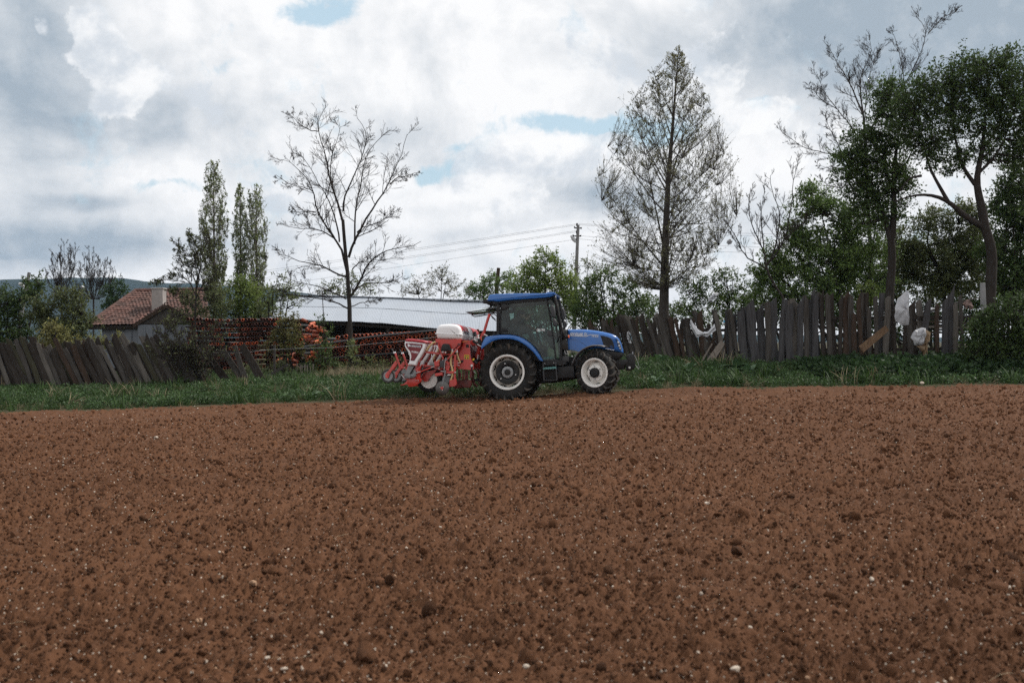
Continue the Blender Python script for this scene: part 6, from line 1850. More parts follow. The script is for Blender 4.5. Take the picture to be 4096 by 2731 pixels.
def corr(A, B_, C_, D_, lift, parent, waves=11):
    b = MB(); n_ = unit((B_ - A).cross(D_ - A))
    if n_.z < 0: n_ = -n_
    rows = []
    for t in (0.0, 1.0):
        row = []
        for k in range(waves * 4 + 1):
            s_ = k / (waves * 4)
            p = (A + (B_ - A) * s_) * (1 - t) + (D_ + (C_ - D_) * s_) * t
            row.append(p + n_ * (0.010 * math.sin(2 * math.pi * k / 4) + lift * (1 - t)))
        rows.append(row)
    b.grid(rows)
    return obj('roof_sheet', b, CORR, parent, 60)


for k in range(ns):
    s0, s1 = k / ns, (k + 1.05) / ns
    sag = lambda s_: Vector((0, 0, -0.05 * math.sin(s_ * math.pi * 3 + .6) + rf.uniform(-.006, .006)))
    e0, e1 = EL + (ER - EL) * s0 + sag(s0), EL + (ER - EL) * s1 + sag(s1); r0_, r1_ = RL + (RR2 - RL) * s0 + sag(s0) * .5, RL + (RR2 - RL) * s1 + sag(s1) * .5
    m0, m1 = e0 + (r0_ - e0) * .54, e1 + (r1_ - e1) * .54
    for q_ in (corr(e0, e1, m1 + (r1_ - e1) * .03, m0 + (r0_ - e0) * .03, 0.0 + .004 * (k % 2), rfs), corr(m0, m1, r1_, r0_, 0.012 + .004 * (k % 2), rfs)):
        pass
b = MB(); b.beam(RL + Vector((-.1, 0, .03)), RR2 + Vector((0, 0, .03)), 0.34, 0.03); obj('ridge_cap', b, CORR, rfs)
# rear slope
b = MB(); b.add([RL, RR2, RR2 + Vector((0, 4.0, -1.2)), RL + Vector((0, 4.0, -1.2))], [(0, 1, 2, 3)]); obj('rear_slope', b, CORR, rfs, 0)
for k in range(7):
    t = k / 6; e = EL + (ER - EL) * t; b = MB(); b.tube([Vector((e.x, e.y + .25, -0.2)), e + Vector((0, .25, -.06))], [0.09, 0.08], 8); obj('post', b, WOODS[0], shed)
b = MB(); b.beam(EL + Vector((0, .25, -.1)), ER + Vector((0, .25, -.1)), 0.1, 0.12); obj('eave_beam', b, WOODS[0], shed)
for k in range(40):
    t = k / 40; e = RL + (RR2 - RL) * t; z1_ = e.z - 0.35
    b = MB(); b.box((e.x + .14, e.y + 3.2 + .02 * (k % 2), (z1_ - .3 - 0.6) / 2), (0.29, 0.03, z1_ - 0.3 + 0.6)); obj('wall_board', b, WOODS[rf.choice([0, 0, 2])], shed)
for k in range(9):
    b = MB(); a_ = W(482 + 3.6 * k, 345, 42.9) - sl; b.box((a_.x, a_.y, (ER.z - .1 - .3) / 2), (0.155, 0.03, ER.z - .1 + .3)); obj('wall_board', b, WOODS[2] if k % 3 else WBROWN, shed)

# =================================================================== PIPE STACKS
PBLACK = pmat('pipe_black_plastic', (0.016, 0.015, 0.015), 0.6, var=0.3)
PORS = [pmat('socket_bright_orange', (0.62, 0.125, 0.042), 0.55, var=0.2), pmat('socket_faded_orange', (0.33, 0.080, 0.040), 0.65, var=0.3), pmat('socket_grimy', (0.125, 0.042, 0.027), 0.8, var=0.4)]


def pipe_mesh(R_, Ln, mo):
    b = MB(); n = 12
    b.lathe([(R_ * .78, 0.30), (R_ * .78, -0.004), (R_, -0.004), (R_, 0.085), (R_ * .86, 0.10)], n, 0, cap=False)
    b.lathe([(R_ * .86, 0.09), (R_ * .86, Ln)], n, 1, cap=False)
    b.lathe([(0.0, 0.29), (R_ * .78, 0.30)], n, 1, cap=False)
    return b.mesh('pipe', [mo, PBLACK], 50)


rest_V, rest_F, rest_M, rest_n = [], [], [], 0
pm_r = [pipe_mesh(0.072, 2.6, m) for m in PORS]; pm_l = [pipe_mesh(0.060, 2.6, m) for m in PORS]
rest = []
SHADE = ['bright', 'faded', 'grimy']
NAMES = ['top', 'second', 'third', 'fourth', 'fifth']
npipe = 0
# right stack: mouths towards the field, rising a little to the right
for row in range(10):
    for c in range(40):
        px = 317 + c * 4.12 + (2.0 if row % 2 else 0) + rf.uniform(-.35, .35)
        if px < 334 and row < 2 and rf.random() < .5: continue
        top = np.interp(px, [317, 345, 400, 482], [338.5, 335.6, 333.0, 330.6]) + (0.8 if px < 345 else 0)
        py = top + row * 4.25 + rf.uniform(-.3, .3)
        if py > 374: continue
        p = W(px, py, 37.4 + rf.uniform(-.05, .07) + 0.02 * row)
        k = rf.choices([0, 1, 2], [6, 2, 1] if row < 2 else ([2, 3, 3] if row < 4 else [1, 3, 8]))[0]
        if row < 5 and npipe < 190 and px < 440 or row < 2:
            o = link('pipe', pm_r[k], loc=p); o.rotation_euler = (0, 0, RAD(rf.uniform(-3, 3)))
            tag(o, 'black pipe with %s orange mouth, %s row of the stack behind the seed drill' % (SHADE[k], NAMES[row]), 'pipe', '%s pipes, %s row of the stack behind the drill' % (SHADE[k], NAMES[row])); npipe += 1
        else:
            rest.append((p, pm_r[k]))
nleft = 0
for row in range(11):
    for c in range(38):
        px = 188 + c * 3.05 + (1.5 if row % 2 else 0) + rf.uniform(-.3, .3)
        if px > 303 - max(0, row - 8) * 2: continue
        py = 319.4 + row * 4.75 + rf.uniform(-.35, .35) + (0.6 * math.sin(px * .09))
        if rf.random() < (.06 if row < 4 else .16): continue
        p = W(px, py, 39.6 + rf.uniform(-.06, .08))
        k = rf.choices([0, 1, 2], [0.4, 2.5, 6] if row != 5 else [5, 3, 1])[0]
        if row < 4 and nleft < 112 and px > 205:
            o = link('pipe', pm_l[k], loc=p); o.rotation_euler = (0, 0, RAD(rf.uniform(-4, 4)))
            tag(o, 'black pipe with %s mouth, %s layer of the stack beyond the leaning planks' % (SHADE[k], NAMES[row]), 'pipe', '%s pipes, %s layer of the stack by the house' % (SHADE[k], NAMES[row])); nleft += 1
        else:
            rest.append((p, pm_l[k]))
# the remaining mouths, one object
b = MB()
for p, me in rest:
    vs = [Vector(v.co) + p for v in me.vertices]; o_ = len(b.v)
    mi_base = PORS.index(me.materials[0])
    b.v.extend([tuple(v) for v in vs])
    for f in me.polygons:
        b.f.append(tuple(i + o_ for i in f.vertices)); b.mi.append(3 if f.material_index else mi_base)
o = obj('pipe_pile', b, PORS + [PBLACK], smooth=50); tag(o, kind='stuff')
# spacers between the layers of the left stack
for row in range(0, 10):
    b = MB(); b.beam(W(187, 321.9 + row * 4.75, 39.9), W(301, 321.9 + row * 4.75, 39.9), 0.4, 0.05); o = obj('spacer_batten', b, WOODS[0]); tag(o, 'timber spacer under pipe layer %s, above layer %s, stack by the house' % (['one', 'two', 'three', 'four', 'five', 'six', 'seven', 'eight', 'nine', 'ten'][row], ['two', 'three', 'four', 'five', 'six', 'seven', 'eight', 'nine', 'ten', 'eleven'][row]), 'batten', 'battens between the pipe layers')
# long pipes laid over the right stack, loose sockets between the stacks
for (lb, a, c, Y, r) in (('long grey pipe laid along the top of the stack behind the drill', (304, 346.5), (452, 328.3), 37.1, .042), ('long black pipe sagging across the middle of the stack behind the drill', (318, 358.5), (455, 347), 37.2, .045)):
    A, B_ = W(*a, Y), W(*c, Y); m = (A + B_) / 2 + Vector((0, 0, 0.07 if 'grey' in lb else -0.03)); b = MB(); b.tube([A - A, m - A, B_ - A], r, 10); o = obj('long_pipe', b, pmat('grey_pipe', (0.05, 0.05, 0.055), .5) if 'grey' in lb else PBLACK); o.location = A; tag(o, lb, 'pipe')
sm = MB(); sm.lathe([(0.052, -0.11), (0.068, -0.11), (0.068, 0.02), (0.056, 0.03), (0.056, 0.16), (0.045, 0.16), (0.045, -0.05)], 12, axis='x', cap=False); smesh = [sm.mesh('pipe_socket', m, 50) for m in PORS[:2]]
for k in range(46):
    px = rf.uniform(303, 325); py = 318 + (px - 303) * .5 + rf.uniform(0, 24) if k < 34 else rf.uniform(352, 366)
    if k >= 34: px = rf.uniform(278, 318)
    o = link('pipe_socket', rf.choice(smesh), loc=W(px, py, 39.0 + rf.uniform(-.25, .2))); o.rotation_euler = (0, RAD(rf.uniform(-25, 25)), RAD(rf.uniform(-30, 30) + (0 if k % 3 else 60)))
    tag(o, 'loose bright orange pipe socket heaped between the two pipe stacks' if k < 34 else 'orange pipe socket lying low in the weeds before the pale stakes', 'pipe socket', 'orange sockets heaped between the stacks' if k < 34 else 'orange sockets low by the pale stakes')
for k in range(7):
    px = 297.5 + k * 2.6 + rf.uniform(-.5, .5); A = W(px, 374.5, 35.5); A.z = gz(A.x, A.y) - .05; B_ = W(px + rf.uniform(-1, .6), 364 + rf.uniform(-1, 1.5), 35.5)
    b = MB(); b.beam(A - A, B_ - A, 0.035, 0.03); o = obj('stake', b, WPALE); o.location = A; tag(o, 'thin pale stake standing in the weeds between the pipe stacks', 'stake', 'pale stakes between the pipe stacks')
wf = thing('wire_fence', 'slack wire on thin posts in front of the pipe stacks', 'wire fence', (-5, 34, 0.5))
wp_ = [(205, 352), (243, 352.5), (270, 349), (300, 347.8), (330, 347.2), (370, 343.5), (405, 340.5), (440, 336), (470, 336)]
b = MB(); b.tube([W(u, v, 33.5) - wf.location for u, v in wp_], 0.006, 5); obj('wire', b, HUBG, wf)
for (u, v) in ((274.5, 344), (427, 336), (205, 350)):
    A = W(u, 374, 33.6); A.z = gz(A.x, A.y) - .1; b = MB(); b.beam(A - wf.location, W(u, v, 33.6) - wf.location, 0.07, 0.06); obj('post', b, WOODS[1], wf)

# =================================================================== POLES AND WIRES
POLEM = pmat('pole_concrete', (0.19, 0.185, 0.185), 0.85, var=0.2, vscale=2); WIREM = pmat('wire_dark', (0.16, 0.16, 0.17), 0.5)
pole = thing('power_pole', 'slim power pole with two crossarms and a street lamp behind the bushes', 'power pole', W(574.5, 360, 60))
po_ = pole.location
def pp(u, v, Y=60): return W((2240 + u * .2424) / 4, (860 + v * .2424) / 4, Y) - po_
base = pp(240, 1340); base.z = gz(po_.x, 60) - po_.z - .2; base.x -= 0.1
b = MB(); b.tube([base, pp(252, 1340), pp(300, 158)], [0.15, 0.12, 0.085], 8); obj('pole', b, POLEM, pole)
for (u0, v0, u1, v1) in ((236, 208, 360, 214), (214, 342, 350, 342)):
    b = MB(); b.beam(pp(u0, v0), pp(u1, v1), 0.06, 0.07); ca = obj('crossarm', b, IRON, pole)
    for (uu_, vv_) in ((u0 + 4, v0 - 22), (u1 - 10, v1 - 16)):
        b = MB(); b.tube([pp(uu_, vv_ + 20), pp(uu_, vv_)], [0.03, 0.055], 7); obj('insulator', b, IRON, ca)
for (u, v) in ((283, 155), (278, 275), (275, 400)):
    b = MB(); b.tube([pp(u, v + 25), pp(u - 3, v), pp(u, v - 25)], [0.04, 0.06, 0.045], 7); obj('insulator', b, IRON, pole)
b = MB(); b.tube([pp(286, 470), pp(262, 440)], 0.03, 6); b.tube([pp(262, 445), pp(225, 395), pp(180, 335)], [0.06, 0.12, 0.06], 8); obj('street_lamp', b, pmat('lamp_grey', (0.55, 0.56, 0.58), .5), pole)
WL = [((283, 140), (0, 306)), ((283, 160), (0, 308.5)), ((262, 255), (0, 314)), ((262, 275), (0, 316)), ((262, 395), (0, 323))]
wires = thing('power_line', 'thin sagging power wires strung from the slim power pole', 'power line', po_)
for (a, c) in WL:
    A, B_ = pp(*a), W(c[0], c[1], 84) - po_; b = MB(); pts = []
    for k in range(13):
        t = k / 12; p = A + (B_ - A) * t; p.z -= 0.30 * 4 * t * (1 - t) * 0.5; pts.append(p)
    b.tube(pts, 0.007, 4); obj('wire', b, WIREM, wires)
for (a, c) in (((300, 135), (850, 236)), ((300, 155), (850, 239)), ((350, 340), (850, 250)), ((300, 388), (850, 258))):
    A, B_ = pp(*a), W(c[0], c[1], 58) - po_; b = MB(); b.tube([A, (A + B_) / 2 - Vector((0, 0, .15)), B_], 0.007, 4); obj('wire', b, WIREM, wires)
pl2 = thing('lamp_pole', 'leaning grey lamp pole among the bushes farthest from the tractor', 'street lamp', W(19, 360, 52)); q0 = pl2.location
b = MB(); g_ = Vector((-.15, 0, gz(q0.x, 52) - q0.z - .1)); b.tube([g_, W(21, 315, 52) - q0, W(29.2, 272, 52) - q0], [0.12, 0.11, 0.085], 8); obj('pole', b, POLEM, pl2)
b = MB(); b.tube([W(25.3, 292, 52) - q0, W(23.5, 288, 51.6) - q0], .03, 6); b.tube([W(24, 286.5, 51.6) - q0, W(21.5, 284, 51.5) - q0, W(18.8, 283, 51.4) - q0], [.06, .11, .05], 8); obj('street_lamp', b, MATS['lamp_grey'], pl2)
b = MB(); A = W(496, 330, 58); A.z = gz(A.x, 58) - .1; b.tube([A - A, W(496.8, 284, 58) - A, W(498.6, 267.5, 58) - A], [.13, .12, .10], 8); o = obj('short_pole', b, WOODS[2]); o.location = A; tag(o, 'short brown wooden pole poking up behind the shed roof and bushes', 'pole')
pl3 = thing('lamp_pole', 'distant white street lamp seen through the round bare trees', 'street lamp', W(81.5, 345, 75)); q0 = pl3.location
b = MB(); b.tube([Vector((0, 0, gz(q0.x, 75) - q0.z)), W(81.8, 290, 75) - q0], [.1, .07], 7); obj('pole', b, POLEM, pl3)
b = MB(); b.tube([W(81.8, 288, 75) - q0, W(83, 286, 75) - q0], [.10, .16], 8); obj('street_lamp', b, WHITE_INK, pl3)

# =================================================================== TREES AND BUSHES
BARK = pmat('bark_dark', (0.042, 0.036, 0.032), 0.95, var=0.35, vscale=5, bump=0.5, bscale=25, spec=0.1)
BARKG = pmat('bark_grey', (0.065, 0.057, 0.050), 0.95, var=0.35, vscale=5, bump=0.5, bscale=25, spec=0.1)
TWIGP = pmat('twig_pale', (0.085, 0.074, 0.064), 0.9, var=0.2, spec=0.1)
TWIG = pmat('twig_bark', (0.042, 0.034, 0.031), 0.9, var=0.2, spec=0.1)


def leaf_mat(name, c, c2=None, tr=0.35):
    return pmat(name, c, 0.62, var=0.35, col2=c2, vscale=1.1, island=0.42, transl=tr, spec=0.3)


LF = {'dark': leaf_mat('leaf_dark_green', (0.080, 0.128, 0.036), (0.052, 0.088, 0.026)), 'mid': leaf_mat('leaf_mid_green', (0.115, 0.170, 0.045), (0.070, 0.115, 0.034)),
      'bright': leaf_mat('leaf_spring_green', (0.18, 0.235, 0.055), (0.115, 0.165, 0.042)), 'olive': leaf_mat('leaf_olive', (0.138, 0.160, 0.060), (0.085, 0.105, 0.042)),
      'pale': leaf_mat('leaf_pale_bud', (0.25, 0.25, 0.16), (0.16, 0.16, 0.10)), 'bud': leaf_mat('leaf_bud', (0.175, 0.175, 0.085), (0.115, 0.120, 0.060)),
      'poplar': leaf_mat('leaf_poplar', (0.27, 0.32, 0.14), (0.19, 0.23, 0.10)), 'ivy': leaf_mat('leaf_yellow_green', (0.17, 0.17, 0.05), (0.11, 0.10, 0.04)),
      'cover': leaf_mat('leaf_ground_cover', (0.035, 0.066, 0.022), (0.022, 0.046, 0.018))}


def nrm_(v):
    return v / np.maximum(np.linalg.norm(v, axis=-1, keepdims=True), 1e-9)


class Tubes:
    def __init__(s): s.V = []; s.F = []; s.n = 0
    def add(s, P, Rd, sides):
        """P (n,k,3) polylines, Rd (n,k)"""
        if len(P) == 0: return
        n, k, _ = P.shape
        T = np.empty_like(P); T[:, 1:-1] = P[:, 2:] - P[:, :-2]; T[:, 0] = P[:, 1] - P[:, 0]; T[:, -1] = P[:, -1] - P[:, -2]
        T = nrm_(T)
        d = nrm_(P[:, -1] - P[:, 0]); ref = np.where(np.abs(d[:, 2:3]) < 0.8, np.array([[0, 0, 1.]]), np.array([[1., 0, 0]]))
        A = nrm_(np.cross(T, ref[:, None, :])); B_ = np.cross(T, A)
        a = 2 * np.pi * np.arange(sides) / sides
        V = P[:, :, None, :] + Rd[:, :, None, None] * (A[:, :, None, :] * np.cos(a)[None, None, :, None] + B_[:, :, None, :] * np.sin(a)[None, None, :, None])
        idx = np.arange(n * k * sides).reshape(n, k, sides) + s.n
        q_ = np.stack([idx[:, :-1], np.roll(idx[:, :-1], -1, 2), np.roll(idx[:, 1:], -1, 2), idx[:, 1:]], -1)
        s.V.append(V.reshape(-1, 3)); s.F.append(q_.reshape(-1, 4)); s.n += n * k * sides
    def mesh(s, name, mat_):
        return np_mesh(name, np.concatenate(s.V), np.concatenate(s.F), mat_, smooth=True)


def resample(P, k):
    P = np.array(P, float); d = np.r_[0, np.cumsum(np.linalg.norm(np.diff(P, axis=0), axis=1))]
    t = np.linspace(0, d[-1], k)
    # rounded through the control points
    Q = np.stack([np.interp(t, d, P[:, i]) for i in range(3)], 1)
    for _ in range(2): Q[1:-1] = 0.25 * Q[:-2] + 0.5 * Q[1:-1] + 0.25 * Q[2:]
    return Q


def grow(rs, P, Rd, nch, t0=0.25, t1=1.0, ang=45, asd=12, lf=0.45, tc=0.5, rf_=0.6, k=5, wob=0.18, up=0.08, tip=0.35, flat=1.0, minlen=0.0):
    n, kp, _ = P.shape
    ix = np.repeat(np.arange(n), nch); m = len(ix)
    t = rs.uniform(t0, t1, m); f = t * (kp - 1); i = np.clip(f.astype(int), 0, kp - 2); fr = (f - i)[:, None]
    S = P[ix, i] * (1 - fr) + P[ix, i + 1] * fr; T = nrm_(P[ix, i + 1] - P[ix, i]); r0 = Rd[ix, i] * (1 - fr[:, 0]) + Rd[ix, i + 1] * fr[:, 0]
    pl = np.linalg.norm(np.diff(P, axis=1), axis=2).sum(1)[ix]
    a = rs.normal(size=(m, 3)); a[:, 1] *= flat; pr = nrm_(a - T * (a * T).sum(1, keepdims=True))
    th = np.radians(rs.normal(ang, asd, m))[:, None]
    D = nrm_(T * np.cos(th) + pr * np.sin(th))
    L_ = np.maximum(pl * lf * (1 - tc * t) * rs.uniform(0.55, 1.3, m), minlen)
    pts = np.empty((m, k, 3)); pts[:, 0] = S; d = D; st = (L_ / (k - 1))[:, None]
    for j in range(1, k):
        d = nrm_(d + wob * rs.normal(size=(m, 3)) + np.array([0, 0, up])); pts[:, j] = pts[:, j - 1] + d * st
    rr_ = (r0 * rf_)[:, None] * np.linspace(1, tip, k)[None, :]
    return pts, rr_


def leaves(rs, C, size, D=None, droop=0.0, aspect=0.5):
    """leaf blades at the points C"""
    n = len(C)
    d = nrm_(rs.normal(size=(n, 3)) + (0 if D is None else D * 1.2) + np.array([0, 0, -droop]))
    a = rs.normal(size=(n, 3)); s_ = nrm_(np.cross(d, a)); u = np.cross(s_, d)
    ln = (size * rs.uniform(0.6, 1.35, n))[:, None]; w = ln * aspect * 0.5
    V = np.stack([C, C + d * ln * 0.45 + s_ * w + u * w * .3, C + d * ln, C + d * ln * 0.45 - s_ * w + u * w * .3], 1)
    return V.reshape(-1, 3), np.arange(4 * n).reshape(n, 4)


def crown_obj(name, parent, Vs, mat_, kind='stuff'):
    V = np.concatenate(Vs); n = len(V) // 4
    o = link(name, np_mesh(name, V, np.arange(4 * n).reshape(n, 4), mat_), parent)
    return tag(o, kind=kind)


def limb3(pts, conv, Y, rs, spread=1.2, dy0=0.0):
    """limb measured in the photograph, swung in depth along its length"""
    P = []; L_ = len(pts); g = rs.uniform(-1, 1) * spread
    for i, q_ in enumerate(pts):
        u, v = conv(*q_[:2]); dy = dy0 + g * (i / max(1, L_ - 1)) ** 1.2
        P.append(W(u, v, Y + dy))
    return P


def limbed(name, label, cat, Y, conv, limbs, seed, bark, base_px, twigs=(10, 7, 5), lf=(0.30, 0.42, 0.5), up=0.06, spread=1.2, group=None, ang=48, tw_min=0.0, kend=3, lk=0.6, tws=1.0):
    rs = np.random.default_rng(seed)
    b0 = W(*base_px, Y); b0.z = gz(b0.x, b0.y) - 0.1
    root = thing(name, label, cat, b0, 0, group)
    tb_ = Tubes(); tw = Tubes(); tips = []
    o_ = np.array(b0)
    allP = []; allR = []
    for li, (r0, r1, pts) in enumerate(limbs):
        L3 = limb3(pts, conv, Y, rs, 0 if li == 0 else spread)
        if li == 0: L3 = [b0] + L3
        Q = resample(L3, 14) - o_
        Q[1:-1] += rs.normal(0, 0.012, Q[1:-1].shape)
        r0, r1 = r0 * lk, r1 * 0.75
        R_ = r1 + (r0 - r1) * (1 - np.linspace(0, 1, 14)) ** 1.25
        if li == 0: R_[0] *= 1.35
        tb_.add(Q[None], R_[None], 9 if r0 > 0.06 else 6)
        allP.append(Q); allR.append(R_)
    P = np.array(allP[1:]); R_ = np.array(allR[1:])
    P1, R1 = grow(rs, P, R_, twigs[0], 0.15, 1.0, ang, 11, lf[0], 0.55, 0.5, 6, 0.09, up, 0.35)
    R1 = np.clip(R1, 0.0055, 0.018) * tws
    P2, R2 = grow(rs, P1, R1, twigs[1], 0.15, 1.0, 38, 11, lf[1] * 1.15, 0.45, 0.6, 5, 0.10, up, 0.5)
    R2 = np.clip(R2, 0.0045, 0.009) * tws
    P3, R3 = grow(rs, P2, R2, twigs[2], 0.15, 0.95, 34, 11, lf[2] * 1.1, 0.4, 0.65, 4, 0.10, up, 0.6)
    R3 = np.clip(R3, 0.0036, 0.006) * tws
    tb_.add(P1, R1, 5)
    tw.add(P2, R2, 4); tw.add(P3, R3, 3)
    link('trunk', tb_.mesh('trunk', bark), root)
    tag(link('twigs', tw.mesh('twigs', TWIG), root), kind='stuff')
    return root, o_, P1, P2, P3, rs


def c7(u, v): return ((1000 + u * .542) / 4, (400 + v * .542) / 4)
def c8(u, v): return ((2200 + u * .7015) / 4, (150 + v * .7015) / 4)
def cR(u, v): return ((2900 + u * .7973) / 4, v * .19935)
def c3(u, v): return (u * .1063, 250 + v * .1063)
def cP(u, v): return ((100 + u * .489) / 4, (550 + v * .489) / 4)
def cI(u, v): return (u, v)


# ---- bare tree left of the tractor
T1 = [(0.165, 0.075, [(738, 1560), (729, 1480), (724, 1380), (720, 1290), (708, 1150), (692, 1000), (685, 880)]),
      (0.080, 0.010, [(686, 900), (686, 860), (640, 740), (610, 660), (588, 590), (570, 520), (572, 440), (545, 370), (530, 300), (505, 230), (480, 160), (560, 50)]),
      (0.060, 0.010, [(688, 820), (690, 710), (735, 640), (752, 570), (800, 500), (830, 400), (855, 320), (880, 250), (790, 130)]),
      (0.085, 0.010, [(728, 1160), (770, 1050), (790, 970), (840, 920), (880, 830), (905, 785), (980, 690), (1030, 620), (1060, 530), (1105, 430), (1140, 350), (1160, 250)]),
      (0.060, 0.010, [(772, 1060), (776, 930), (770, 840), (790, 740), (815, 650), (826, 550), (832, 450), (870, 370), (930, 300), (1030, 220)]),
      (0.085, 0.010, [(715, 1260), (685, 1120), (660, 1040), (615, 1005), (545, 920), (490, 820), (476, 720), (465, 630), (440, 580), (380, 520), (300, 470), (250, 410)]),
      (0.055, 0.010, [(660, 1045), (642, 900), (604, 800), (570, 690), (500, 610), (460, 540), (420, 440), (350, 390)]),
      (0.045, 0.010, [(625, 1020), (550, 970), (480, 950), (400, 945), (300, 935), (210, 915)]),
      (0.060, 0.010, [(705, 1300), (640, 1280), (580, 1240), (500, 1212), (430, 1200), (360, 1190), (310, 1150), (215, 1140)]),
      (0.050, 0.010, [(710, 1465), (600, 1410), (500, 1372), (420, 1355), (340, 1338), (250, 1300)]),
      (0.050, 0.012, [(722, 1535), (640, 1490), (500, 1462), (400, 1447), (250, 1430)]),
      (0.070, 0.010, [(745, 1445), (800, 1350), (840, 1280), (880, 1180), (950, 1130), (1040, 1100), (1120, 1080), (1200, 1090), (1262, 1040)]),
      (0.045, 0.010, [(755, 1420), (830, 1352), (920, 1340), (1000, 1360), (1060, 1330), (1130, 1295)]),
      (0.035, 0.010, [(740, 1520), (800, 1500), (880, 1480), (970, 1468)]),
      (0.035, 0.010, [(755, 1250), (800, 1195), (860, 1185), (930, 1192), (1000, 1170)]),
      (0.040, 0.010, [(790, 975), (830, 935), (900, 915), (960, 900), (1040, 850), (1110, 790)]),
      (0.040, 0.008, [(1035, 620), (1080, 570), (1160, 555), (1250, 530)]),
      (0.035, 0.008, [(575, 690), (600, 560), (590, 420), (640, 320), (670, 200), (650, 110)]),
      (0.030, 0.008, [(500, 230), (420, 220), (350, 160), (285, 100)]),
      (0.035, 0.008, [(475, 720), (470, 660), (380, 640), (280, 615), (190, 550)]),
      (0.030, 0.008, [(490, 820), (400, 820), (320, 830), (290, 800)])]
limbed('bare_tree', 'tall leafless tree with a forked trunk standing in front of the pipe stacks', 'tree', 35.0, c7, T1, 3, BARK, (351, 369), (14, 7, 3), (0.30, 0.46, 0.55), 0.07, 1.4)

# ---- small bare tree over the fence
T3 = [(0.075, 0.05, [(303, 1500), (270, 1450), (238, 1420), (208, 1340)]),
      (0.045, 0.010, [(212, 1350), (150, 1310), (100, 1290), (70, 1220), (30, 1140), (-20, 1080)]),
      (0.050, 0.010, [(208, 1340), (195, 1240), (150, 1170), (125, 1090), (112, 1000), (130, 940)]),
      (0.055, 0.010, [(208, 1330), (255, 1260), (268, 1150), (280, 1060), (235, 970), (228, 880)]),
      (0.055, 0.010, [(212, 1320), (285, 1245), (320, 1120), (335, 1000), (345, 880), (356, 825)]),
      (0.040, 0.010, [(195, 1240), (185, 1150), (180, 1050), (200, 960)]), (0.035, 0.010, [(300, 1200), (345, 1150), (400, 1110), (430, 1060)])]
limbed('bare_tree', 'small dark bare tree with many upright stems behind the tall fence', 'tree', 33.5, cR, T3, 5, BARK, (783, 368), (14, 6, 3), (0.30, 0.4, 0.5), 0.16, 0.7, ang=38, lk=0.62)

# ---- tall bare tree behind the leafy ones
T4 = [(0.17, 0.10, [(740, 1400), (715, 1000), (705, 800), (705, 690)]),
      (0.095, 0.010, [(705, 700), (690, 550), (672, 440), (688, 340), (735, 290), (745, 240), (720, 175)]),
      (0.075, 0.010, [(690, 570), (655, 480), (620, 400), (575, 335), (545, 270), (490, 200)]),
      (0.090, 0.010, [(708, 690), (770, 575), (865, 475), (920, 400), (965, 310), (1005, 215), (1022, 160), (1005, 105), (960, 80)]),
      (0.045, 0.010, [(1020, 165), (1060, 120), (1090, 85), (1165, 55)]),
      (0.065, 0.010, [(640, 830), (590, 785), (530, 770), (450, 755), (385, 735), (330, 690), (280, 655)]),
      (0.060, 0.010, [(690, 720), (640, 640), (570, 555), (515, 490), (480, 410), (440, 350)]),
      (0.050, 0.010, [(700, 640), (705, 520), (712, 420), (740, 320), (790, 230)]),
      (0.040, 0.010, [(900, 430), (890, 330), (870, 250), (850, 170), (820, 140)]),
      (0.035, 0.010, [(560, 545), (480, 500), (420, 420)]), (0.035, 0.010, [(590, 790), (560, 700), (520, 640), (500, 560)]),
      (0.030, 0.010, [(640, 940), (560, 940), (500, 920), (470, 880)]), (0.03, 0.008, [(640, 860), (560, 850), (470, 830), (450, 810)])]
limbed('bare_tree', 'very tall leafless tree rising behind the dark leafy trees', 'tree', 46.0, cR, T4, 7, BARKG, (905, 366), (24, 8, 4), (0.25, 0.42, 0.55), 0.12, 1.6, lk=0.55)


